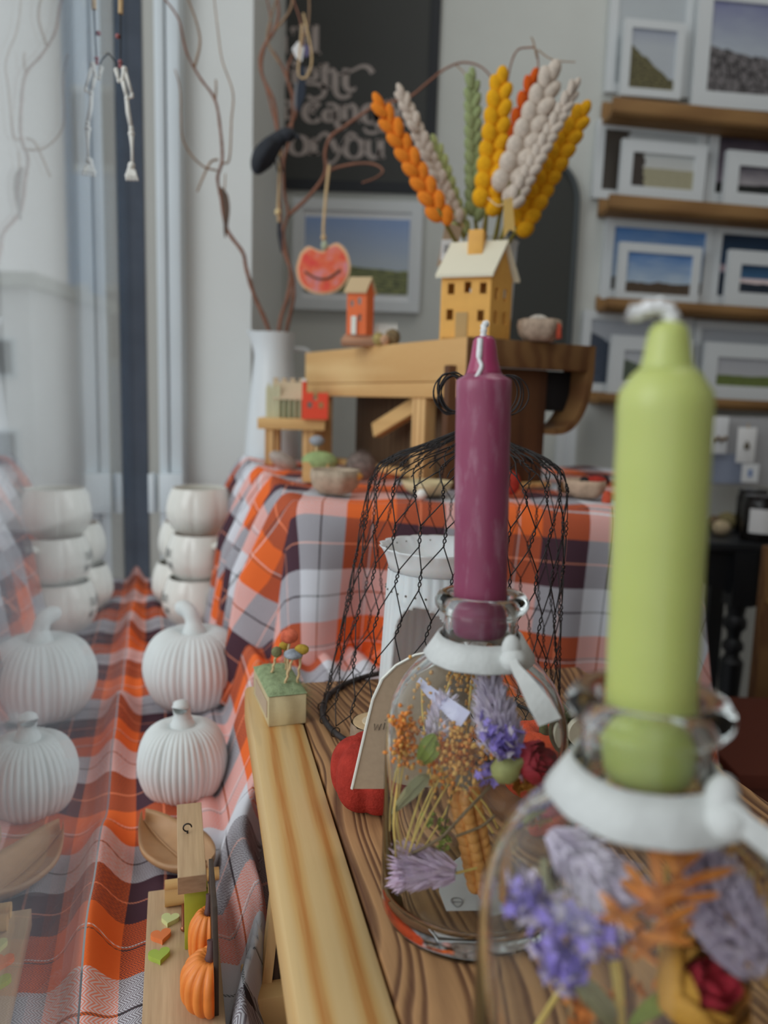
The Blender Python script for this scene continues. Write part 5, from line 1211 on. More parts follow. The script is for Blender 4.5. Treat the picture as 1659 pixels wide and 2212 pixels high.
# felt things on the tablecloth
def on_table():
    Y = .865; c = on(722, 1070, ZT + .004); k = c.y / FPX; fm = felt('oat_bowl_felt', C(158, 142, 124, 1.5), .15)
    t, _ = nest('felt_bowl', 'oatmeal felt bowl with a pink patch near the front left of the tartan table', 722, 1060, c.y + .03, ZT + .003, 108, 52, fm)
    p = at(735, 1030, c.y + .03); o = thing('felt_patch', 'blue-grey and mustard felt scraps in the oatmeal bowl', 'ornament', p); mb = MB(); mb.ball((0, 0, 0), (.020, .018, .006), 14, 8); obj('scrap', mb, felt('bluegrey_felt', C(134, 142, 146, 1.5)), o, ang=180); mb = MB(); mb.ball((.018, 0, .001), (.008, .008, .005), 10, 8); obj('scrap', mb, felt('ochre_felt', C(190, 140, 76, 1.5)), o, ang=180)
    c = on(690, 1050, ZT); t = thing('mushroom_hill', 'felt hill with a grey toadstool behind the oatmeal bowl', 'ornament', (at(690, 1040, 1.0).x, 1.0, ZT + .002)); k = 1.0 / FPX
    mb = MB(); mb.box((-.004, 0, .013), (.034, .03, .026)); obj('block', mb, 'pine', t, bevel=.0008); mb = MB(); mb.ball((0, 0, .026), (.024, .018, .014), 16, 8); obj('grass', mb, felt('hill_felt', C(136, 152, 104, 1.5)), t, ang=180)
    mb = MB(); mb.tube([(-.004, 0, .03), (-.004, 0, .05)], .0025, 8); obj('stalk', mb, 'twine', t); mb = MB(); mb.ball((-.004, 0, .053), (.010, .009, .007), 14, 8); obj('cap', mb, felt('cap_grey', C(134, 138, 144, 1.5)), t, ang=180)
    p = on(778, 1030, ZT); o = thing('felt_mouse', 'fluffy grey-brown felt creature in front of the pine riser', 'ornament', (at(780, 1010, 1.02).x, 1.02, ZT + .002)); gm = felt('mouse_felt', C(112, 100, 94, 1.5), .3); mb = MB(); mb.ball((0, 0, .019), (.021, .016, .019), 18, 12); mb.ball((-.012, -.008, .012), (.010, .010, .010), 12, 8); obj('body', mb, gm, o, ang=180); mb = MB(); R = random.Random(2)
    for i in range(900):
        a = R.uniform(0, 6.28); b = R.uniform(-.6, 1.5); d = Vector((math.cos(a) * math.cos(b), math.sin(a) * math.cos(b), math.sin(b))); q = Vector((d.x * .02, d.y * .0155, .019 + d.z * .0185)); e = (d + Vector((R.gauss(0, .5), R.gauss(0, .5), R.gauss(0, .5)))).normalized() * .006; w = e.cross(Vector((0, .3, 1))).normalized() * .0002; mb.add([q - w, q + w, q + e], [(0, 1, 2)])
    obj('fluff', mb, gm, o, kind='stuff', smooth=False)
    p = on(925, 1080, ZT); o = thing('trinket_dish', 'shallow cream ceramic dish seen through the wire cloche', 'dish', (p.x, p.y + .03, ZT + .003)); mb = MB(); mb.lathe([(0, .0), (.018, 0), (.026, .006), (.030, .015), (.0285, .0152), (.024, .007), (0, .004)], 32, rib=lambda a, f: 1 + .04 * math.sin(3 * a)); obj('bowl', mb, plain('cream_glaze', C(176, 160, 124, 1.6), .4), o, ang=180)
    p = on(895, 1090, ZT); o = thing('trinket', 'small pale bead resting beside the cream dish', 'ornament', (at(910, 1085, .835).x, .835, ZT + .006)); mb = MB(); mb.ball((0, 0, .002), .006, 12, 8); obj('bead', mb, 'bone', o)
    p = at(1100, 1062, .90); o = thing('felt_berry', 'red felt berry peeking out right of the plum candle', 'ornament', p); mb = MB(); mb.ball((0, 0, -.004), (.013, .013, .015), 14, 10); obj('berry', mb, 'red_felt', o, ang=180); o.location.z = ZT + .021
    t, k = nest('felt_bowl', 'beige felt bowl at the right end of the tartan table', 1262, 1085, .90, ZT + .003, 90, 38, felt('beige_felt', C(164, 142, 122, 1.5), .15))
    p = at(1280, 1040, .90); o = thing('felt_robin', 'red and black felt ladybird lying in the beige felt bowl', 'ornament', p); mb = MB(); mb.ball((.004, 0, 0), (.013, .010, .007), 14, 10); obj('body', mb, 'red_felt', o, ang=180); mb = MB(); mb.ball((-.010, -.002, 0), (.006, .006, .006), 12, 8); mb.ball((.016, .004, .001), (.005, .006, .006), 10, 8); obj('head', mb, felt('black_felt', C(46, 44, 44, 1.2)), o, ang=180)
    p = at(1311, 1078, .88); o = thing('felt_leaf', 'small coral felt leaf hanging from the beige felt bowl', 'ornament', p); mb = MB(); mb.ball((0, 0, 0), (.006, .004, .010), 10, 8); obj('leaf', mb, felt('coral_leaf', C(180, 78, 56, 1.5)), o, ang=180)
    p = at(1232, 1066, .93); o = thing('wood_offcut', 'brown wood offcut left of the beige felt bowl', 'ornament', (p.x, .93, ZT + .002)); mb = MB(); mb.box((0, 0, .008), (.02, .03, .014), .3); obj('offcut', mb, 'brown_top', o, bevel=.001)
    p = at(612, 975, 1.17); o = thing('felt_stone', 'pale grey felt stone under the small pine stool', 'ornament', (p.x, 1.17, ZT + .002)); mb = MB(); mb.ball((0, 0, .012), (.024, .016, .012), 16, 10, Matrix.Rotation(.5, 4, 'Y')); obj('stone', mb, felt('stone_felt', C(150, 140, 132, 1.5)), o, ang=180)
on_table()

# ------------------------------------------------------------------ white vase and felt wheat stalks
def stalks():
    Yv = 1.10; c = at(1045, 620, Yv); k = Yv / FPX; v = thing('white_vase', 'white enamel vase of felt wheat stalks behind the yellow house', 'vase', (c.x, Yv, ZR + .001)); zt = at(1045, 526, Yv).z - ZR; r = 64 * k
    mb = MB(); mb.lathe([(0, 0), (r * .8, 0), (r * .95, zt * .3), (r, zt * .8), (r * 1.02, zt * .96), (r * 1.06, zt), (r * .98, zt), (r * .92, zt * .8), (r * .85, zt * .2), (0, zt * .1)], 40); obj('body', mb, 'enamel', v, ang=60)
    fm = {n: felt(n + '_stalk_felt', cc, .12) for n, cc in dict(orange=C(222, 112, 36, 1.6), white=C(172, 160, 148, 1.65), lime=C(158, 164, 112, 1.55), sage=C(128, 138, 98, 1.55), mustard=C(204, 142, 26, 1.6), rust=C(186, 80, 26, 1.55)).items()}
    gs = plain('stem_green', C(116, 108, 46, 1.5), .8)
    S = [('orange', (812, 208), (955, 470), 44, 1.00, 'bright orange felt wheat stalk leaning far left'), ('white', (860, 186), (985, 470), 32, 1.06, 'white felt wheat stalk leaning left behind the orange one'), ('lime', (936, 296), (998, 492), 32, 1.08, 'short lime green felt wheat stalk leaning left'), ('sage', (1020, 150), (1026, 462), 36, 1.08, 'upright sage green felt wheat stalk'),
         ('mustard', (1086, 152), (1052, 445), 58, 1.02, 'upright mustard felt wheat stalk in the middle'), ('rust', (1156, 158), (1098, 340), 40, 1.12, 'rust orange felt wheat stalk behind the mustard one'), ('white', (1200, 142), (1092, 412), 64, 1.00, 'thick white felt wheat stalk leaning right'), ('white', (1250, 172), (1112, 432), 34, .98, 'slim white felt wheat stalk leaning farthest right'), ('mustard', (1268, 226), (1122, 488), 54, 1.04, 'mustard felt wheat stalk leaning right beside the arched mirror')]
    for i, (col, tp, bt, w, Y, lb) in enumerate(S):
        a, b = at(*bt, Y), at(*tp, Y); z = b - a; L = z.length; z.normalize(); x = z.cross(Vector((0, 1, 0))).normalized(); wm = w * Y / FPX; o = thing('felt_wheat_stalk', lb, 'felt stalk', a, group='felt wheat stalks in the white vase')
        step = wm * (.46 if w > 50 else .62); n = max(6, int(L / step)); R = random.Random(i)
        base_me = None
        for j in range(n):
            f = j / (n - 1)
            for s in ((-1, 1) if j < n - 1 else (0,)):
                kx = 1 - .25 * f if j < n - 2 else .7
                p = z * (L * (f * .96 + (.5 / n if s > 0 else 0))) + x * s * wm * .25 * kx + Vector((0, R.uniform(-.003, .003), 0))
                M4 = aim(z + x * s * .42)
                mb = MB(); rb = wm * .325 * kx; mb.ball((0, 0, 0), (rb, rb, step * .80), 10, 7, M4); obj('felt_bead', mb, fm[col], o, loc=p, ang=180)
        vm = Vector((c.x + (a.x - c.x) * .35, Yv + (a.y - Yv) * .2 + R.uniform(-.01, .01), ZR + zt * .75)); mb = MB(); mb.tube([p - a for p in spline([b.lerp(a, .9), a, a.lerp(vm, .5) + Vector((0, 0, .002)), vm], 5)], .0026, 7); obj('stem', mb, gs, o, ang=180)
    # tags
    p = at(1100, 432, .96); t = thing('paper_tag', 'yellow kraft flag tag tied to the white felt stalk', 'tag', p); kk = .96 / FPX; mb = MB(); mb.prism([(-12 * kk, 0), (6 * kk, 6 * kk), (16 * kk, -62 * kk), (4 * kk, -58 * kk), (-8 * kk, -76 * kk)], (0, 0, 0), (1, .2, 0), (0, 0, 1), (0, .0008, 0)); obj('card', mb, plain('yellow_kraft', C(190, 158, 92, 1.6), .85), t, smooth=False); mb = MB(); mb.tube(spline([(0, 0, 0), (-.012, .004, -.006), (-.024, .01, .004)], 4), .0012, 6); obj('twine_loop', mb, 'twine', t)
    p = at(968, 480, 1.05); t = thing('paper_tag', 'brown kraft flag tag with a white price label, left of the vase', 'tag', p); kk = 1.05 / FPX; mb = MB(); mb.prism([(-5 * kk, 0), (30 * kk, -8 * kk), (16 * kk, -92 * kk), (2 * kk, -78 * kk), (-20 * kk, -90 * kk)], (0, 0, 0), (1, .15, 0), (0, 0, 1), (0, .0008, 0)); obj('card', mb, 'kraft', t, smooth=False)
    mb = MB(); mb.prism([(-12 * kk, -36 * kk), (14 * kk, -34 * kk), (10 * kk, -76 * kk), (-14 * kk, -78 * kk)], (0, -.0022, 0), (1, .15, 0), (0, 0, 1), (0, .0005, 0)); obj('price_label', mb, 'paper', t, smooth=False)
    mb = MB()
    for i in range(3): mb.tube([((-6 + i * 4) * kk, -.003, -62 * kk), ((-5 + i * 4) * kk, -.003, -46 * kk)], .0005, 4)
    obj('price_marks', mb, 'ink', t); mb = MB(); mb.tube(spline([(0, 0, 0), (.012, .004, .008), (.022, .01, -.004)], 4), .0012, 6); obj('twine_loop', mb, 'twine', t)
stalks()

# ------------------------------------------------------------------ enamel jug with willow branches
def jug():
    Y = 1.40; c = at(590, 960, Y); k = Y / FPX; t = thing('enamel_jug', 'tall white enamel jug holding the willow branches beside the white pillar', 'jug', (c.x, Y, ZT + .002)); zt = at(590, 722, Y).z - ZT
    mb = MB(); pr = [(0, 0), (60 * k, 0), (61 * k, .01), (54 * k, zt * .35), (44 * k, zt * .70), (41 * k, zt * .82), (44 * k, zt * .93), (48 * k, zt), (46 * k, zt), (40 * k, zt * .85), (40 * k, zt * .7), (50 * k, zt * .3), (0, .01)]
    mb.lathe(pr, 56); mb.v = [(x - max(0, (-x - 30 * k)) * .55 * max(0, (z / zt - .86)) / .14, y, z + max(0, -x - 30 * k) * .25 * max(0, (z / zt - .9)) / .1) for x, y, z in mb.v]; obj('body', mb, 'enamel', t, ang=60)
    mb = MB(); mb.tube(spline([(40 * k, .01, zt * .88), (72 * k, .03, zt * .85), (76 * k, .03, zt * .6), (50 * k, .01, zt * .4)], 6), .0055, 8); obj('handle', mb, 'enamel', t, ang=180)
jug()
def branch(name, label, main, twigs, r0=9, r1=3):
    def P(q): return at(q[0], q[1], q[2])
    b = P(main[0]); o = thing(name, label, 'branch', b)
    sp = spline([P(q) - b for q in main], 7); n = len(sp); Rr = random.Random(len(main)); Y = main[0][2]
    mb = MB(); mb.tube(sp, [(r0 + (r1 - r0) * i / n) * Y / FPX / 2 * (1 + .12 * Rr.uniform(-1, 1)) for i in range(n)], 8); obj('stem', mb, 'branch', o, ang=180)
    for tw in twigs:
        sp = spline([P(q) - b for q in tw['p']], 6); n = len(sp); mb = MB(); w0, w1 = tw.get('w', (5, 2)); mb.tube(sp, [(w0 + (w1 - w0) * i / n) * Y / FPX / 2 for i in range(n)], 6); obj('twig', mb, tw.get('m', 'twig'), o, ang=180)
def Z(pts, y0, y1):
    n = len(pts); return [(x, y, y0 + (y1 - y0) * i / (n - 1)) for i, (x, y) in enumerate(pts)]
B1 = Z([(592, 745), (572, 690), (548, 635), (532, 580), (524, 545), (490, 495), (478, 430), (470, 385), (480, 345), (476, 280), (464, 215), (430, 165), (402, 110), (385, 40), (345, -15)], 1.40, 1.22)
branch('willow_branch', 'long twisting willow branch reaching up left past the white pillar', B1, [
    dict(p=Z([(420, 145), (432, 95), (425, 50), (405, -5)], 1.25, 1.22), w=(5, 3)), dict(p=Z([(468, 368), (440, 360), (410, 330), (393, 290), (390, 200), (378, 150)], 1.3, 1.24), w=(4, 2)), dict(p=Z([(470, 345), (455, 350), (440, 380), (426, 414)], 1.31, 1.28), w=(5, 3)),
    dict(p=Z([(478, 350), (495, 345), (500, 260), (503, 200), (480, 130), (470, 60), (462, -8)], 1.31, 1.3), w=(4, 2)), dict(p=Z([(465, 215), (467, 190), (466, 172)], 1.28, 1.28), w=(4, 3)), dict(p=Z([(485, 410), (487, 375)], 1.3, 1.3), w=(3, 2))])
B2 = Z([(600, 745), (606, 690), (622, 640), (628, 590), (618, 545), (612, 500), (622, 460), (614, 415), (613, 350), (628, 290), (632, 220), (620, 160), (632, 120), (652, 100), (650, 50), (630, -10)], 1.40, 1.40)
branch('willow_branch', 'middle willow branch forking towards the arched twig in front of the black poster', B2, [
    dict(p=Z([(622, 466), (660, 432), (693, 392), (704, 365), (702, 330), (714, 296), (742, 275), (792, 240), (822, 224), (880, 212), (922, 180), (960, 150), (1000, 135), (1040, 145), (1070, 178)], 1.40, 1.30), w=(8, 3), m='branch'),
    dict(p=Z([(705, 375), (722, 364), (765, 354), (805, 354), (827, 368), (812, 384), (782, 395)], 1.38, 1.33), w=(6, 3), m='branch'), dict(p=Z([(600, 290), (592, 220), (566, 160), (570, 105), (592, 68), (602, 30), (598, -10)], 1.4, 1.4), w=(8, 5), m='branch'),
    dict(p=Z([(606, 140), (578, 90), (585, 40), (600, -8)], 1.4, 1.4), w=(5, 3)), dict(p=Z([(592, 68), (625, 25), (632, -8)], 1.4, 1.4), w=(5, 4)), dict(p=Z([(632, 120), (664, 60), (668, -8)], 1.4, 1.4), w=(5, 3)), dict(p=Z([(985, 140), (1000, 155), (1012, 172)], 1.31, 1.3), w=(3, 2))])
B3 = Z([(612, 745), (622, 700), (634, 640), (630, 590), (606, 520), (606, 470), (602, 400), (608, 330), (598, 280), (578, 200), (560, 130), (585, 60), (575, -10)], 1.42, 1.44)
branch('willow_branch', 'right-hand willow branch rising steeply from the jug', B3, [dict(p=Z([(602, 300), (640, 240), (612, 150), (590, 110)], 1.43, 1.42), w=(7, 4), m='branch')])
branch('willow_branch', 'thin willow twig curling above the white felt stalks', Z([(1030, 560), (1080, 300), (1098, 165), (1115, 112), (1140, 103), (1158, 108), (1163, 150), (1160, 185)], 1.14, 1.12), [dict(p=Z([(1160, 125), (1152, 90), (1147, 80)], 1.12, 1.12), w=(4, 2)), dict(p=Z([(1163, 108), (1185, 125), (1210, 132), (1243, 134)], 1.12, 1.1), w=(3, 2))], 4, 3)
# hanging things on the branches
def hang():
    Y = 1.33; k = Y / FPX; c = at(698, 580, Y); t = thing('pumpkin_ornament', 'flat red-orange smiling pumpkin decoration hanging on twine', 'ornament', c)
    out = [(-48, 30), (-56, 0), (-50, -28), (-30, -46), (0, -52), (30, -44), (50, -22), (57, 6), (48, 36), (30, 52), (12, 46), (0, 36), (-14, 38), (-32, 44)]
    so = [(p.x * k, p.y * k) for p in spline([(x, y, 0) for x, y in out + out[:1]], 5)][:-1]
    mb = MB(); mb.prism(so, (0, 0, 0), (1, 0, 0), (0, 0, 1), (0, .006, 0)); obj('backing', mb, plain('cream_edge', C(206, 160, 122, 1.6), .7), t, smooth=False)
    pt = NT('pumpkin_glaze'); no = pt.n('ShaderNodeTexNoise'); no.inputs['Scale'].default_value = 38; pt.l(pt.coord(), no.inputs[0]); pt.base(pt.ramp(no.outputs[0], [(.35, C(196, 48, 44, 1.6)), (.5, C(206, 92, 56, 1.6)), (.68, C(196, 124, 128, 1.5))])); pt.p.inputs['Roughness'].default_value = .35
    mb = MB(); mb.prism([(x * .9, z * .9 - .001) for x, z in so], (0, -.0015, 0), (1, 0, 0), (0, 0, 1), (0, .0018, 0)); obj('painted_face', mb, pt.m, t, smooth=False)
    mb = MB(); mb.tube(spline([(-38 * k, -.003, -8 * k), (-15 * k, -.003, -20 * k), (10 * k, -.003, -20 * k), (36 * k, -.003, -2 * k)], 5), 2.2 * k, 6); obj('smile', mb, plain('smile_paint', C(92, 70, 60, 1.2), .6), t)
    mb = MB(); mb.ball((2 * k, -.001, 46 * k), (7 * k, .004, 10 * k), 10, 8); obj('stalk', mb, plain('sage_stalk', C(150, 156, 132, 1.5), .6), t, ang=180)
    mb = MB(); mb.tube([(1 * k, 0, 50 * k), (-1 * k, 0, 80 * k), (2 * k, .01, 150 * k), (6 * k, .03, 215 * k)], 3.2 * k, 6); mb.ball((0, 0, 62 * k), 6 * k, 8, 6); obj('hanging_cord', mb, 'twine', t)
    # white paper tag
    Y = 1.36; k = Y / FPX; c = at(650, 110, Y); t = thing('gift_tag', 'small white diamond-shaped tag tied to the middle willow branch', 'tag', c); mb = MB(); mb.prism([(-18 * k, 2 * k), (-6 * k, 18 * k), (6 * k, 6 * k), (2 * k, -20 * k), (-10 * k, -14 * k)], (0, 0, 0), (1, .2, 0), (0, 0, 1), (0, .001, 0)); obj('card', mb, plain('bright_paper', C(206, 208, 214, 1.9), .7), t, smooth=False); mb = MB(); mb.prism([(6 * k, 16 * k), (16 * k, 12 * k), (15 * k, -6 * k), (6 * k, -10 * k)], (0, .002, 0), (1, .3, 0), (0, 0, 1), (0, .001, 0)); obj('lilac_print', mb, plain('lilac_card', C(96, 92, 124, 1.5), .7), t, smooth=False); mb = MB(); mb.tube(spline([(2 * k, 0, 50 * k), (-2 * k, 0, 0), (-4 * k, 0, -45 * k), (12 * k, 0, -48 * k), (22 * k, 0, -10 * k), (4 * k, 0, 70 * k)], 5), 2.2 * k, 6); obj('hanging_cord', mb, 'twine', t)
    c = at(652, 190, Y); t = thing('dark_feather', 'dark blue-grey feather hanging under the white diamond tag', 'feather', c); mb = MB(); mb.ribbon([(0, 0, 42 * k), (1 * k, 0, 20 * k), (-2 * k, 0, -15 * k), (-8 * k, 0, -45 * k)], Vector((1, .2, .1)), [8 * k, 15 * k, 17 * k, 5 * k], .0008); obj('vane', mb, plain('navy_feather', C(38, 46, 60, 1.3), .6), t); mb = MB(); mb.ribbon([(-12 * k, -.001, 10 * k), (-12 * k, -.001, -20 * k), (-14 * k, -.001, -42 * k)], Vector((1, .2, .1)), [5 * k, 8 * k, 3 * k], .0006); obj('grey_vane', mb, plain('grey_feather', C(108, 108, 110, 1.4), .6), t)
    # raven
    Y = 1.34; k = Y / FPX; c = at(598, 330, Y); t = thing('black_raven', 'matt black raven decoration perched on the middle willow branch', 'bird', c); bk = plain('raven_black', C(36, 40, 48, 1.1), .7, .2, 50); mb = MB(); rows = spline([(-44, -42, 0), (-34, -20, 0), (-16, 6, 0), (4, 26, 0), (24, 38, 0), (40, 36, 0)], 5); rr = [5, 9, 13, 16, 19, 21, 23, 24, 24, 23, 22, 21, 20, 18, 17, 16, 16, 15, 14, 13, 12, 11, 9, 7, 4, 2]
    mb.tube([(p.x * k, 0, p.y * k) for p in rows], [r * k for r in rr[:len(rows)]], 12); obj('body', mb, bk, t, ang=180); mb = MB(); mb.ball((22 * k, -.003, 34 * k), (17 * k, 14 * k, 14 * k), 14, 9); obj('head', mb, bk, t, ang=180); mb = MB(); mb.tube([(34 * k, -.003, 34 * k), (44 * k, -.004, 30 * k), (50 * k, -.004, 22 * k)], [6 * k, 4 * k, 1 * k], 8); obj('beak', mb, bk, t, ang=180); mb = MB(); mb.ribbon([(-4 * k, -.016, 20 * k), (-20 * k, -.018, 0), (-34 * k, -.016, -36 * k)], Vector((.8, .1, -.5)), [14 * k, 24 * k, 6 * k], .002); obj('wing', mb, bk, t, ang=180)
    for s in (-1, 1):
        mb = MB(); mb.tube([(s * 5 * k, 0, -6 * k), (s * 5 * k + 6 * k, .01, -34 * k)], 2 * k, 5); obj('leg', mb, bk, t)
    # beads and dark feather near the jug
    Y = 1.38; k = Y / FPX; c = at(600, 458, Y); t = thing('bead_drop', 'cream bead on twine with a dark feather below, hanging left of the middle branch', 'ornament', c); mb = MB(); mb.ball((0, 0, 0), 6.5 * k, 10, 8); obj('bead', mb, plain('cream_bead', C(200, 176, 130, 1.6), .5), t); mb = MB(); mb.tube([(4 * k, 0, 130 * k), (2 * k, 0, 60 * k), (0, 0, 0), (2 * k, 0, -20 * k)], 2.5 * k, 6); obj('hanging_cord', mb, 'twine', t); mb = MB(); mb.ribbon([(2 * k, 0, -16 * k), (5 * k, 0, -45 * k), (8 * k, 0, -80 * k)], Vector((1, .2, 0)), [5 * k, 11 * k, 3 * k], .001); obj('feather', mb, plain('slate_feather', C(46, 48, 56, 1.3), .7), t)
    Y = 1.29; k = Y / FPX; c = at(482, 455, Y); t = thing('brown_feather', 'brown curled leaf hanging on the long left willow branch', 'leaf', c); mb = MB(); mb.ribbon(spline([(-4 * k, 0, 46 * k), (4 * k, -.002, 30 * k), (8 * k, -.003, 0), (6 * k, -.002, -30 * k), (4 * k, 0, -54 * k)], 4), Vector((1, .3, 0)), [2 * k, 6 * k, 9 * k, 11 * k, 13 * k, 14 * k, 14 * k, 14 * k, 13 * k, 12 * k, 11 * k, 10 * k, 9 * k, 8 * k, 6 * k, 4 * k, 2 * k], .001); obj('blade', mb, plain('dead_leaf', C(92, 76, 66, 1.3), .8, .2, 60), t)
    # skeleton decoration by the window
    p = gl(.86, .020); Y = p.y; k = Y / FPX
    for _ in range(3):
        q = at(268, 250, Y); 
    c = at(262, 150, .86); t = thing('skeleton_decoration', 'small white jointed skeleton leg decoration hanging by the window glass', 'ornament', c); bn = 'bone'; k = .86 / FPX
    def bone(pts, rs, name='bone'):
        mb = MB(); mb.tube([(x * k, yy * k, -y * k) for x, y, yy in pts], [r * k for r in rs], 8); mb.ball((pts[0][0] * k, pts[0][2] * k, -pts[0][1] * k), rs[0] * 1.25 * k, 8, 6); mb.ball((pts[-1][0] * k, pts[-1][2] * k, -pts[-1][1] * k), rs[-1] * 1.25 * k, 8, 6); obj(name, mb, bn, t, ang=180)
    bone([(-10, 2, 0), (-6, 22, 0)], [4, 3], 'pelvis_bone'); bone([(6, 0, 0), (2, 20, 0)], [5, 4], 'pelvis_bone'); bone([(8, 4, 0), (20, 46, 2)], [3.4, 3], 'arm_bone'); bone([(20, 50, 2), (12, 54, 3)], [3, 2.4], 'hand_bone'); bone([(2, 20, 0), (10, 52, 0)], [4.2, 3.6], 'spine_bone')
    bone([(10, 56, 0), (12, 80, 0), (18, 112, 0)], [3.8, 4.6, 4.2], 'thigh_bone'); bone([(18, 122, 0), (19, 150, 0), (19, 180, 0)], [5.4, 3, 3], 'shin_bone'); bone([(17, 184, 0), (10, 205, -4)], [6, 4.4], 'foot_bone')
    for i in range(4): bone([(12 + i * 4, 196, -4), (10 + i * 7, 213, -8)], [3.2, 2.4], 'toe_bone')
    mb = MB(); mb.tube([(2 * k, 0, 152 * k), (1 * k, 0, 104 * k)], 5 * k, 8); obj('cord', mb, 'twine', t); mb = MB(); mb.tube([(k, 0, 104 * k), (0, 0, 60 * k), (-2 * k, 0, 6 * k)], 1.4 * k, 6); mb.tube(spline([(-8 * k, 0, 4 * k), (-12 * k, 0, 14 * k), (-26 * k, 0, 30 * k), (-34 * k, 0, 28 * k)], 4), 1.6 * k, 6); obj('wire', mb, 'wire', t)
    for y, r in ((62, 5), (14, 4.5), (6, 4)): mb = MB(); mb.ball((-6 * k if y > 20 else -2 * k, 0, y * k), r * k, 10, 7); obj('red_bead', mb, plain('red_bead', C(140, 78, 78, 1.5), .4), t)
hang()

# ------------------------------------------------------------------ pictures on the wall
def print_mat(name, top, bot, ground, hz=.4, slope=0., hill=.05, hs=3, g2=None, cloud=.3, dark_left=None, band=None, stones=False):
    t = NT(name); t.p.inputs['Roughness'].default_value = .45; uv = t.n('ShaderNodeUVMap'); sp = t.n('ShaderNodeSeparateXYZ'); t.l(uv.outputs[0], sp.inputs[0]); U, V = sp.outputs[0], sp.outputs[1]
    mp_ = t.n('ShaderNodeMapping'); mp_.inputs['Scale'].default_value = (2, 5, 1); t.l(uv.outputs[0], mp_.inputs[0]); nc = t.n('ShaderNodeTexNoise'); nc.inputs['Scale'].default_value = 1.6; nc.inputs['Detail'].default_value = 4; t.l(mp_.outputs[0], nc.inputs[0])
    f = t.math('ADD', t.math('DIVIDE', t.math('SUBTRACT', V, hz), max(.05, 1 - hz)), t.math('MULTIPLY', t.math('SUBTRACT', nc.outputs[0], .5), cloud * 2)); sky = t.ramp(f, [(.0, bot), (1, top)])
    if band: sky = t.mix(t.ramp(t.math('ABSOLUTE', t.math('SUBTRACT', V, band[0])), [(band[1] * .5, (1, 1, 1, 1)), (band[1], (0, 0, 0, 1))]), sky, band[2])
    nh = t.n('ShaderNodeTexNoise', noise_dimensions='1D'); nh.inputs['Scale'].default_value = hs; t.l(U, nh.inputs['W'])
    h = t.math('ADD', t.math('ADD', hz, t.math('MULTIPLY', U, slope)), t.math('MULTIPLY', t.math('SUBTRACT', nh.outputs[0], .5), hill * 4))
    if stones:
        vo = t.n('ShaderNodeTexVoronoi'); vo.inputs['Scale'].default_value = 9; t.l(uv.outputs[0], vo.inputs[0]); vd = t.n('ShaderNodeTexVoronoi', feature='DISTANCE_TO_EDGE'); vd.inputs['Scale'].default_value = 9; t.l(uv.outputs[0], vd.inputs[0])
        g = t.mix(t.ramp(vd.outputs[0], [(.02, (0, 0, 0, 1)), (.12, (1, 1, 1, 1))]), C(44, 42, 44, 1.2), t.ramp(t.math('FRACT', t.math('MULTIPLY', vo.outputs[0], 7.3)), [(0, ground), (1, g2 or ground)]))
    else:
        ng = t.n('ShaderNodeTexNoise'); ng.inputs['Scale'].default_value = 7; ng.inputs['Detail'].default_value = 5; t.l(mp_.outputs[0], ng.inputs[0]); g = t.ramp(ng.outputs[0], [(.35, ground), (.65, g2 or ground)])
    col = t.mix(t.ramp(t.math('SUBTRACT', h, V), [(.49 - .49, (0, 0, 0, 1)), (.012, (1, 1, 1, 1))]), sky, g)
    if dark_left: 
        nl = t.n('ShaderNodeTexNoise', noise_dimensions='1D'); nl.inputs['Scale'].default_value = 6; t.l(V, nl.inputs['W'])
        col = t.mix(t.math('LESS_THAN', U, t.math('ADD', dark_left[0] - .08, t.math('MULTIPLY', nl.outputs[0], .16))), col, dark_left[1])
    t.base(col); return t.m
FRW = plain('white_frame', C(172, 176, 178, 1.75), .5)
WS = Vector((.55, YW - .002, 0)); WN = Vector((math.sin(math.radians(7)), -math.cos(math.radians(7)), 0)); WD = Vector((math.cos(math.radians(7)), math.sin(math.radians(7)), 0))
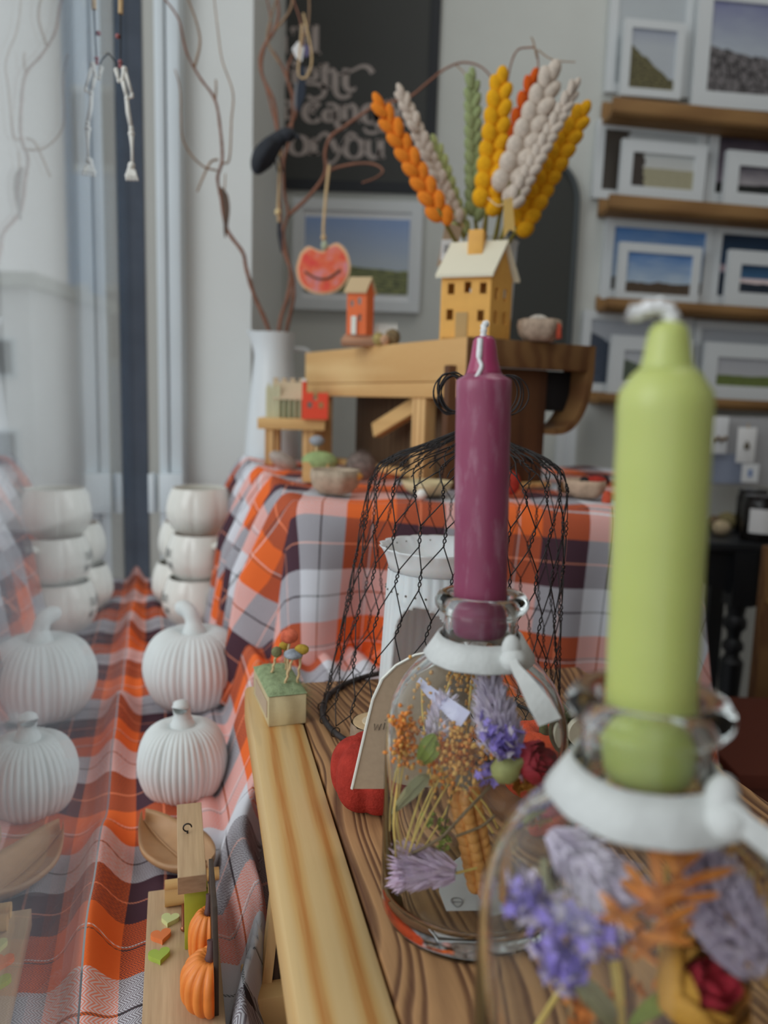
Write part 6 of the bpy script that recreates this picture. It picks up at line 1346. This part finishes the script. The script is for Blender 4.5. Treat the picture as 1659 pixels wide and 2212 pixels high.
def frame(name, label, box, slope, off, bw, pm, plane='shelf', depth=.015, mat=None, mount=None, group='framed photographs on the picture ledges', cat='picture frame', barmat=None):
    """box = px left, top, right, bottom (at the centre); off = distance in front of the wall"""
    n = WN if plane == 'shelf' else Vector((0, -1, 0)); p0 = (WS if plane == 'shelf' else Vector((0, YW, 0))) + n * off
    x0, y0, x1, y1 = box; w = x1 - x0; dv = -.028 * (y1 - y0) * .5
    q = lambda x, y: onplane(x, y, p0, n)
    tl, tr, bl_, br = q(x0 - dv * .5, y0 - slope * w / 2), q(x1 - dv * .5, y0 + slope * w / 2), q(x0 + dv * .5, y1 - slope * w / 2), q(x1 + dv * .5, y1 + slope * w / 2)
    c = (tl + tr + bl_ + br) / 4; ax = ((tr - tl) + (br - bl_)); ax.normalize(); up = n.cross(ax); up = -up if up.z < 0 else up; up.normalize(); W_ = ((tr - tl).length + (br - bl_).length) / 2; H_ = ((tl - bl_).length + (tr - br).length) / 2
    t = thing(name, label, cat, c, group=group); k = c.y / FPX; b = bw * k
    def pt(x, y, d): return ax * x + up * y + n * d
    mb = MB()
    for (xa, ya, xb, yb) in ((-W_ / 2, H_ / 2 - b, W_ / 2, H_ / 2), (-W_ / 2, -H_ / 2, W_ / 2, -H_ / 2 + b), (-W_ / 2, -H_ / 2 + b, -W_ / 2 + b, H_ / 2 - b), (W_ / 2 - b, -H_ / 2 + b, W_ / 2, H_ / 2 - b)):
        mb.hexa([pt(xa, ya, -depth), pt(xb, ya, -depth), pt(xb, yb, -depth), pt(xa, yb, -depth)], [pt(xa, ya, 0), pt(xb, ya, 0), pt(xb, yb, 0), pt(xa, yb, 0)])
    obj('frame', mb, mat or FRW, t, smooth=False)
    def sheet(nm, ins, d, mt):
        iw, ih = W_ / 2 - b - ins[0] * k, H_ / 2 - b - ins[1] * k; mb = MB(); mb.add([pt(-iw, -ih, d), pt(iw, -ih, d), pt(iw, ih, d), pt(-iw, ih, d), pt(-iw, -ih, d - .0015), pt(iw, -ih, d - .0015), pt(iw, ih, d - .0015), pt(-iw, ih, d - .0015)], [(0, 1, 2, 3), (7, 6, 5, 4), (0, 4, 5, 1), (1, 5, 6, 2), (2, 6, 7, 3), (3, 7, 4, 0)]); mb.uv = [(0, 0), (1, 0), (1, 1), (0, 1)] * 2; return obj(nm, mb, mt, t, smooth=False)
    if mount: sheet('mount', (0, 0), -.006, M['paper']); sheet('print', mount, -.0035, pm)
    else: sheet('print', (0, 0), -.005, pm)
    return t, ax, up, n, c, W_, H_
# black poster with the candle saying
pgrey = plain('poster_charcoal', C(50, 51, 49, 1.25), .55, .05, 4)
t, ax, up, n, c, W_, H_ = frame('poster', 'large charcoal poster in a black frame with pale retro lettering', (549, -240, 950, 412), .036, .012, 20, pgrey, 'wall', .02, plain('black_frame', C(20, 25, 32, 1.1), .5), None, None, 'poster')
def letters():
    k = c.y / FPX
    def P(px, py): v = onplane(px, py, c + n * -.004, n) - c; return v
    S_ = []
    def st(pts, ws): S_.append((pts, ws))
    TH, TN = 15, 5
    base = {1: (116, 605), 2: (192, 604), 3: (262, 600), 4: (337, 604)}
    def stem(x, y0, y1, w=TH, serif=True, flag=True):
        st([(x, y0), (x, y1)], [w, w])
        if serif: st([(x - 12, y1 - 2), (x + 12, y1 - 2)], [5, 5])
        if flag: st([(x - 12, y0 + 5), (x - 2, y0 + 2)], [4, 6])
    def arch(x0, x1, yt, yb, swash=None):
        pts = [(x0, yt + 14), (x0 + (x1 - x0) * .3, yt + 3), (x0 + (x1 - x0) * .65, yt + 1), (x1 - 1, yt + 10), (x1, yt + 22)]; ws = [4, 6, 9, 13, TH]
        if swash: pts += [(x1, yb - 8)] + swash; ws += [TH] + [12, 9, 8, 7, 8][:len(swash)]
        else: pts += [(x1, yb)]; ws += [TH]
        st(pts, ws)
        if not swash: st([(x1 - 11, yb - 2), (x1 + 11, yb - 2)], [5, 5])
    def bowl(cx, cy, rx, ry, a0=0, a1=360, thick=TH, thin=TN):
        pts = []; ws = []; m_ = 18
        for i in range(m_ + 1):
            a = math.radians(a0 + (a1 - a0) * i / m_); pts.append((cx + rx * math.cos(a), cy - ry * math.sin(a))); ws.append(thin + (thick - thin) * abs(math.cos(a)) ** 1.3)
        st(pts, ws)
    # i'll
    stem(613, 78, 115); bowl(612, 62, 3.5, 3.5, 0, 360, 7, 7); bowl(634, 64, 3.2, 3.2, 0, 360, 7, 7); st([(637, 66), (632, 76)], [5, 2]); stem(655, 54, 116); stem(681, 54, 117)
    # light
    stem(613, 134, 184); stem(637, 148, 185); bowl(637, 137, 3.5, 3.5, 0, 360, 7, 7)
    bowl(672, 160, 11, 12); st([(680, 151), (690, 147)], [5, 7]); st([(664, 172), (664, 180), (686, 182), (700, 190), (698, 206), (680, 214), (664, 208)], [5, 6, 9, 12, 10, 7, 10])
    stem(702, 136, 192); arch(708, 724, 150, 192, [(726, 200), (736, 210), (752, 208), (756, 202)])
    st([(748, 148), (746, 180), (752, 193), (764, 194), (768, 188)], [TH, TH, 11, 7, 4]); st([(730, 160), (748, 158), (766, 150), (782, 143), (796, 146), (805, 158)], [4, 6, 6, 7, 10, 12])
    # a
    def a_(x, y, swash=False):
        bowl(x + 11, y - 13, 10, 12); st([(x + 6, y - 36), (x + 16, y - 39), (x + 25, y - 34), (x + 27, y - 24), (x + 27, y - 8)], [8, 6, 10, TH, TH]) 
        if swash: st([(x + 27, y - 8), (x + 29, y + 8), (x + 38, y + 14), (x + 48, y + 10)], [TH, 13, 9, 6])
        else: st([(x + 27, y - 8), (x + 30, y), (x + 36, y - 3)], [12, 8, 4])
    a_(602, 257)
    # candle
    bowl(676, 243, 18, 21, 40, 320); bowl(677, 238, 6, 6, 0, 300, 6, 4)
    a_(700, 263, True); stem(744, 226, 264); arch(750, 768, 226, 265)
    bowl(800, 246, 15, 20); st([(815, 212), (815, 262), (820, 278), (832, 284)], [TH, TH, 10, 6]); st([(786, 276), (794, 286), (812, 286), (820, 276)], [6, 7, 7, 5]); stem(845, 214, 268); bowl(872, 250, 14, 18, 20, 320); st([(860, 250), (886, 248)], [4, 4])
    # for you
    st([(624, 290), (614, 286), (608, 296), (608, 330)], [6, 7, 12, TH]); st([(598, 306), (620, 306)], [4, 4]); bowl(645, 314, 18, 20)
    stem(678, 298, 334); st([(682, 310), (692, 294), (704, 288), (712, 298)], [5, 8, 8, 11])
    st([(716, 302), (728, 328)], [TH, 12]); st([(770, 296), (758, 288), (748, 296), (738, 318), (726, 344), (712, 354), (706, 348)], [10, 7, 6, 6, 6, 7, 10]); bowl(764, 320, 19, 21)
    st([(794, 302), (794, 326), (804, 340), (816, 336), (822, 322)], [TH, TH, 10, 7, 5]); st([(822, 302), (822, 341)], [TH, TH]); st([(784, 303), (796, 303)], [5, 5]); st([(812, 303), (824, 303)], [5, 5]); st([(816, 340), (832, 340)], [5, 5])
    mb = MB()
    for pts, ws in S_:
        p2 = [Vector((x, y, 0)) for x, y in pts]
        sp = spline(p2, 5) if len(p2) > 2 else p2; m_ = len(sp)
        wi = []
        for i in range(m_):
            f = i / (m_ - 1) * (len(ws) - 1); j = min(len(ws) - 2, int(f)); wi.append(ws[j] + (ws[j + 1] - ws[j]) * (f - j))
        L3 = []; R3 = []
        for i in range(m_):
            d = sp[min(m_ - 1, i + 1)] - sp[max(0, i - 1)]; d = d.normalized() if d.length else Vector((1, 0, 0)); nn = Vector((-d.y, d.x, 0)) * wi[i] / 2
            L3.append(P(sp[i].x + nn.x, sp[i].y + nn.y)); R3.append(P(sp[i].x - nn.x, sp[i].y - nn.y))
        o_ = len(mb.v); mb.v += [tuple(v) for v in L3 + R3]; mb.f += [(o_ + i, o_ + i + 1, o_ + m_ + i + 1, o_ + m_ + i) for i in range(m_ - 1)]
    obj('lettering', mb, plain('poster_ink', C(152, 142, 138, 1.5), .6), t, smooth=False)
letters()
frame('framed_print', 'white framed landscape photograph of blue sky over fields, under the black poster', (631, 431, 910, 671), .035, .02, 22, print_mat('fields_print', C(112, 134, 172, 1.6), C(150, 160, 170, 1.6), C(56, 62, 44, 1.4), .40, -.08, .02, 4, C(128, 132, 82, 1.5), .12), 'wall', .02, None, (4, 14), None)
# arched mirror
def mirror():
    Y = YW - .03; k = Y / FPX; c_ = at(1165, 560, Y); t = thing('arched_mirror', 'arched mirror with a dark slim frame leaning behind the felt stalks', 'mirror', c_); out = []
    x1, x0 = 72 * k, -66 * k
    for i in range(25):
        a = math.pi * i / 24; out.append(((x0 + x1) / 2 + (x1 - x0) / 2 * math.cos(a), 112 * k + 84 * k * math.sin(a)))
    out = [(x1, -190 * k)] + out + [(x0, -190 * k)]
    mb = MB(); mb.prism(out, (0, 0, 0), (1, 0, .0), (0, 0, 1), (0, .01, 0)); obj('mirror_glass', mb, plain('mirror_dim_reflection', (.06, .062, .057, 1), .25, metal=.0, spec=.5), t, smooth=False)  # reflection of a dark room put into the glass colour
    mb = MB(); mb.tube([(x, -.002, z) for x, z in out], 6 * k, 8, True); obj('frame', mb, plain('dark_mirror_frame', C(66, 72, 74, 1.2), .5), t, ang=180)
mirror()
# picture ledges and their frames (they stand on the right part of the back wall, which turns away a little)
mb = MB(); pA = Vector((WS.x, YW + .0, -.9)); pB = pA + WD * 1.4
mb.hexa([pA, pB, pB - WN * .05, pA - WN * .05], [p + Vector((0, 0, 3.2)) for p in (pA, pB, pB - WN * .05, pA - WN * .05)]); struct(obj('wall_back_right', mb, 'white_wall', smooth=False))
def ledge(label, pl_, slope, lip=34, grp='oak picture ledges'):
    (x0, y0) = pl_; D = .075; k = YW / FPX
    a = onplane(x0, y0, WS + WN * D, WN); b = onplane(1720, y0 + slope * (1720 - x0), WS + WN * D, WN); ax = (b - a); L = ax.length; ax.normalize(); up = Vector((0, 0, 1)); t = thing('picture_ledge', label, 'shelf', a, group=grp)
    def bar(nm, d0, d1, z0, z1, x_0=0):
        mb = MB(); p = [ax * x_0 - WN * d0, ax * (L + .2) - WN * d0, ax * (L + .2) - WN * d1, ax * x_0 - WN * d1]; mb.hexa([q + up * z0 for q in p], [q + up * z1 for q in p]); obj(nm, mb, 'ledge', t, bevel=.001)
    bar('front_lip', 0, .010, -lip * k, 0); bar('shelf_board', .0, D, -lip * k, -lip * k + .012); bar('back_rail', D - .010, D, -lip * k, .012, -.0)
    return t
ledge('oak picture ledge, topmost of the four', (1326, 208), .105, 34); ledge('oak picture ledge, second from the top', (1318, 418), .086, 32); ledge('oak picture ledge, third from the top', (1312, 642), .066, 24); ledge('oak picture ledge, lowest of the four', (1296, 848), .05, 22)
pal = C(158, 164, 166, 1.6); blu = C(70, 110, 160, 1.6); nav = C(22, 40, 60, 1.3)
fr = [
 ('tall white framed pale sky photograph at the back of the top ledge', (1318, -120, 1500, 205), .09, .012, 18, print_mat('p1', C(150, 156, 162, 1.6), pal, C(150, 156, 158, 1.6), .2)),
 ('small white framed photograph of a mossy cliff on the top ledge', (1346, 44, 1476, 210), .09, .045, 16, print_mat('p2', C(136, 142, 156, 1.5), C(156, 162, 168, 1.5), C(46, 44, 36, 1.3), .72, -.55, .05, 4, C(112, 106, 72, 1.4), .15)),
 ('white framed photograph of a dry stone wall on the top ledge', (1504, -30, 1720, 236), .09, .04, 30, print_mat('p3', C(108, 112, 142, 1.5), C(150, 158, 168, 1.5), C(120, 116, 120, 1.5), .50, -.1, .03, 6, C(74, 72, 70, 1.4), .3, stones=True)),
 ('white framed photograph, dark rock at its left edge, back of the second ledge', (1286, 266, 1522, 436), .085, .012, 18, print_mat('p4', C(160, 164, 166, 1.6), C(166, 168, 168, 1.6), C(150, 150, 142, 1.5), .2, dark_left=(.28, C(66, 60, 54, 1.3)))),
 ('white framed photograph of a rock stack and pale field on the second ledge', (1342, 306, 1524, 432), .085, .045, 24, print_mat('p5', C(158, 162, 162, 1.6), C(166, 168, 166, 1.6), C(136, 132, 108, 1.5), .58, 0, .01, 3, C(150, 146, 124, 1.5), .1, dark_left=(.20, C(60, 54, 50, 1.3)))),
 ('white framed photograph of purple storm clouds, back of the second ledge', (1528, 276, 1730, 446), .085, .012, 22, print_mat('p6', C(56, 50, 60, 1.4), C(128, 118, 128, 1.4), C(34, 36, 34, 1.2), .18, cloud=.3)),
 ('white framed photograph of a dark moor under storm clouds, front of the second ledge', (1568, 330, 1730, 450), .085, .045, 28, print_mat('p7', C(56, 52, 64, 1.4), C(150, 146, 150, 1.4), C(30, 34, 34, 1.2), .28, .1, .03, cloud=.3)),
 ('white framed blue sky photograph, back of the third ledge', (1304, 474, 1540, 652), .07, .012, 20, print_mat('p8', blu, C(140, 156, 172, 1.6), C(70, 66, 60, 1.3), .2, cloud=.35)),
 ('white framed photograph of a windswept tree under blue sky on the third ledge', (1336, 528, 1512, 654), .07, .045, 18, print_mat('p9', C(72, 108, 156, 1.6), C(150, 166, 180, 1.6), C(62, 54, 46, 1.3), .24, .06, .06, 3, C(90, 74, 58, 1.3), .45)),
 ('white framed navy seascape, back of the third ledge', (1536, 488, 1730, 664), .07, .012, 20, print_mat('p10', nav, C(40, 70, 100, 1.4), C(30, 44, 62, 1.3), .35, band=(.45, .08, C(170, 150, 156, 1.5)), cloud=.2)),
 ('white framed seascape with a bright surf line, front of the third ledge', (1572, 544, 1730, 664), .07, .045, 28, print_mat('p11', C(24, 54, 82, 1.4), C(60, 100, 136, 1.4), C(30, 40, 54, 1.3), .34, band=(.42, .12, C(196, 180, 180, 1.6)), cloud=.2)),
 ('white framed photograph of a navy mountain, back of the lowest ledge at its left end', (1256, 676, 1492, 850), .055, .012, 18, print_mat('p12', C(150, 156, 164, 1.5), C(156, 160, 166, 1.5), C(60, 68, 82, 1.3), .80, -.75, .04, 3, C(70, 78, 92, 1.3), .1)),
 ('white framed photograph of a navy fell over a green field, front of the lowest ledge', (1318, 728, 1492, 856), .055, .045, 30, print_mat('p13', C(156, 160, 166, 1.5), C(160, 164, 168, 1.5), C(60, 66, 80, 1.3), .70, -.5, .04, 3, C(96, 108, 76, 1.4), .1)),
 ('white framed pale photograph behind the candle, back of the lowest ledge', (1496, 698, 1730, 862), .055, .012, 16, print_mat('p14', C(150, 154, 160, 1.5), C(160, 164, 168, 1.5), C(84, 92, 66, 1.3), .12)),
 ('white framed photograph of a green field and low hill, front of the lowest ledge', (1520, 744, 1730, 866), .055, .045, 30, print_mat('p15', C(148, 150, 156, 1.5), C(160, 162, 166, 1.5), C(104, 118, 62, 1.4), .36, .02, .04, 2.2, C(82, 92, 52, 1.4), .1)),
]
for lb, box, sl, off, bw, pm in fr: frame('framed_photograph', lb, box, sl, off, bw, pm)
frame('framed_board', 'white picture frame standing on the floor behind the tartan table', (1195, 868, 1236, 1300), .03, .10, 18, M['paper'], 'wall', .02, None, None, None)
# hanging sundries and the black console table at the right edge
def right_side():
    Y = 1.90; k = Y / FPX
    c_ = at(1612, 962, Y); t = thing('jewellery_card', 'white display card with a small brown pendant, pinned right of the green candle', 'card', c_); mb = MB(); mb.box((0, 0, 0), (40 * k, .004, 76 * k)); obj('card', mb, plain('bright_card', C(196, 196, 192, 1.85), .6), t, bevel=.002); mb = MB(); mb.lathe([(0, -10 * k), (5 * k, -7 * k), (6 * k, 0), (2 * k, 8 * k), (0, 11 * k)], 12, c=(0, -.003, 0)); obj('pendant', mb, plain('pendant_brown', C(84, 76, 58, 1.3), .5), t); mb = MB(); mb.tube([(0, .0, 34 * k), (0, -.003, 46 * k)], 1.5 * k, 6); obj('hook', mb, 'twine', t)
    c_ = at(1550, 940, Y); t = thing('earring_card', 'small white earring card half behind the green candle', 'card', c_); mb = MB(); mb.box((0, 0, 0), (44 * k, .004, 80 * k)); obj('card', mb, 'paper', t, bevel=.002)
    for i in range(4): mb = MB(); mb.ball(((-8 + i * 8) * k, -.004, (-10 + 4 * (i % 2)) * k), 5 * k, 8, 6); obj('bead', mb, plain('bead_brown', C(112, 92, 68, 1.3), .5), t)
    c_ = at(1600, 975, Y + .04); t = thing('pin_board', 'pale grey display board with a blue-grey lower panel on the wall under the ledges', 'display board', c_); mb = MB(); mb.box((0, 0, 0), (190 * k, .01, 150 * k)); obj('board', mb, plain('board_grey', C(150, 150, 152, 1.5), .7), t, smooth=False); mb = MB(); mb.box((-38 * k, -.007, -38 * k), (96 * k, .004, 64 * k)); obj('blue_panel', mb, plain('board_blue', C(132, 140, 158, 1.5), .7), t, smooth=False)
    c_ = at(1620, 1022, Y); t = thing('price_ticket', 'tiny white ticket with a blue mark under the jewellery card', 'ticket', c_); mb = MB(); mb.box((0, 0, 0), (36 * k, .002, 40 * k)); obj('ticket', mb, 'paper', t, smooth=False); mb = MB(); mb.prism([(-4 * k, -8 * k), (4 * k, -8 * k), (4 * k, 8 * k), (-4 * k, 8 * k)], (0, -.002, 0), (1, 0, 0), (0, 0, 1), (0, .0006, 0)); obj('mark', mb, plain('ticket_blue', C(96, 122, 166, 1.5), .6), t, smooth=False)
    # console table
    Y = 1.55; k = Y / FPX; tp = at(1600, 1175, Y); zt = tp.z; t = thing('console_table', 'black painted console table with a turned leg at the right edge', 'table', (tp.x, Y, zt)); bk = plain('black_paint', C(28, 31, 35, 1.1), .4)
    mb = MB(); mb.prism([(-130 * k, 0), (110 * k, 0), (110 * k, -.36), (-130 * k, -.36)], (0, 0, -.018), (1, 0, 0), (0, -1, 0), (0, 0, .018)); obj('top', mb, bk, t, bevel=.002)
    mb = MB(); mb.prism([(-120 * k, -.018), (100 * k, -.018), (100 * k, -.13), (40 * k, -.135), (18 * k, -.130), (0, -.112), (-30 * k, -.098), (-70 * k, -.088), (-120 * k, -.085)], (0, .012, 0), (1, 0, 0), (0, 0, 1), (0, .02, 0)); obj('apron', mb, bk, t, smooth=False)
    zl = zt + .95; lx = 14 * k
    mb = MB(); mb.box((lx, .02, -.075), (48 * k, 48 * k, .115)); mb.lathe([(0, -zl), (10 * k, -zl), (16 * k, -.55), (20 * k, -.40), (24 * k, -.30), (26 * k, -.255), (17 * k, -.245), (15 * k, -.235), (23 * k, -.228), (23 * k, -.216), (14 * k, -.205), (16 * k, -.19), (25 * k, -.18), (25 * k, -.165), (18 * k, -.155), (22 * k, -.13), (0, -.128)], 28, c=(lx, .02, 0)); obj('leg', mb, bk, t, ang=40)
    for dx in (-110, 95):
        mb = MB(); mb.box((dx * k, .30, -zl / 2), (40 * k, 40 * k, zl - .02)); obj('leg', mb, bk, t, smooth=False)
    bl_ = plain('jar_black', C(24, 20, 20, 1.1), .25)
    for i, (px, py, w, h, yy, lb) in enumerate(((1622, 1122, 64, 86, Y + .16, 'dark jar with a white label at the back of the black console table'), (1634, 1188, 74, 90, Y + .05, 'dark jar with a white label at the front of the black console table'))):
        kk = yy / FPX; q = at(px, py, yy); j = thing('candle_jar', lb, 'jar', (q.x, yy, zt + .0005)); r = w * kk / 2; hh = h * kk; mb = MB(); mb.lathe([(0, 0), (r * .95, 0), (r, .003), (r, hh * .9), (r * .9, hh), (0, hh)], 32); obj('jar', mb, bl_, j, ang=50)
        mb = MB(); m_ = 14; v = []
        for q_ in range(m_ + 1):
            a = math.radians(-148 + 106 * q_ / m_); v += [(r * 1.012 * math.cos(a), r * 1.012 * math.sin(a), hh * .22), (r * 1.012 * math.cos(a), r * 1.012 * math.sin(a), hh * .80)]
        mb.add(v, [(2 * q_, 2 * q_ + 2, 2 * q_ + 3, 2 * q_ + 1) for q_ in range(m_)]); obj('label', mb, plain('jar_label', C(190, 190, 196, 1.9), .6), j, ang=180)
        mb = MB(); mb.lathe([(0, hh), (r * .92, hh), (r * .92, hh + .008), (0, hh + .008)], 32); obj('lid', mb, bl_, j)
    for i, (px, py, r, cl, lb) in enumerate(((1562, 1095, 17, C(166, 150, 122, 1.5), 'cream knitted ball on the console table beside the green candle'), (1576, 1068, 20, C(120, 110, 78, 1.4), 'olive ball behind the cream one on the console table'), (1548, 1062, 16, C(104, 88, 70, 1.4), 'brown ball beside the olive one on the console table'))):
        yy = Y + .10 + .08 * (i > 0); kk = yy / FPX; q = at(px, py, yy); o = thing('wool_ball', lb, 'ornament', (q.x, yy, zt + r * kk)); mb = MB(); mb.ball((0, 0, 0), (r * kk * 1.2, r * kk, r * kk), 16, 10); obj('ball', mb, felt('wool', cl, .3), o, ang=180)
    # brown cabinet at the far right edge, orange cloth and box low down
    a = at(1646, 1400, 1.25); t = thing('brown_cabinet', 'brown wooden cabinet side at the right edge', 'cabinet', (a.x + .2, 1.35, -.95)); zt2 = at(1650, 1185, 1.25).z + .95; mb = MB(); mb.box((0.0, -.08, zt2 / 2), (.4, .03, zt2)); obj('carcass', mb, 'brown_top', t, bevel=.002); mb = MB(); mb.ball((-.195, -.105, zt2 - .09), .008, 10, 8); obj('knob', mb, plain('brass', C(150, 120, 70, 1.4), .4, metal=.6), t)
    c_ = at(1650, 1690, .95); t = thing('rust_box', 'dark rust-red box low down behind the right edge of the riser', 'box', (c_.x + .12, 1.02, -.95)); hz = c_.z + .98; mb = MB(); mb.box((0, 0, hz / 2), (.36, .25, hz)); obj('body', mb, plain('rust_card', C(70, 28, 12, 1.5), .8), t, bevel=.003); mb = MB(); mb.box((0, 0, hz), (.37, .26, .02)); obj('lid', mb, plain('rust_lid', C(78, 30, 12, 1.5), .8), t, bevel=.002)
right_side()
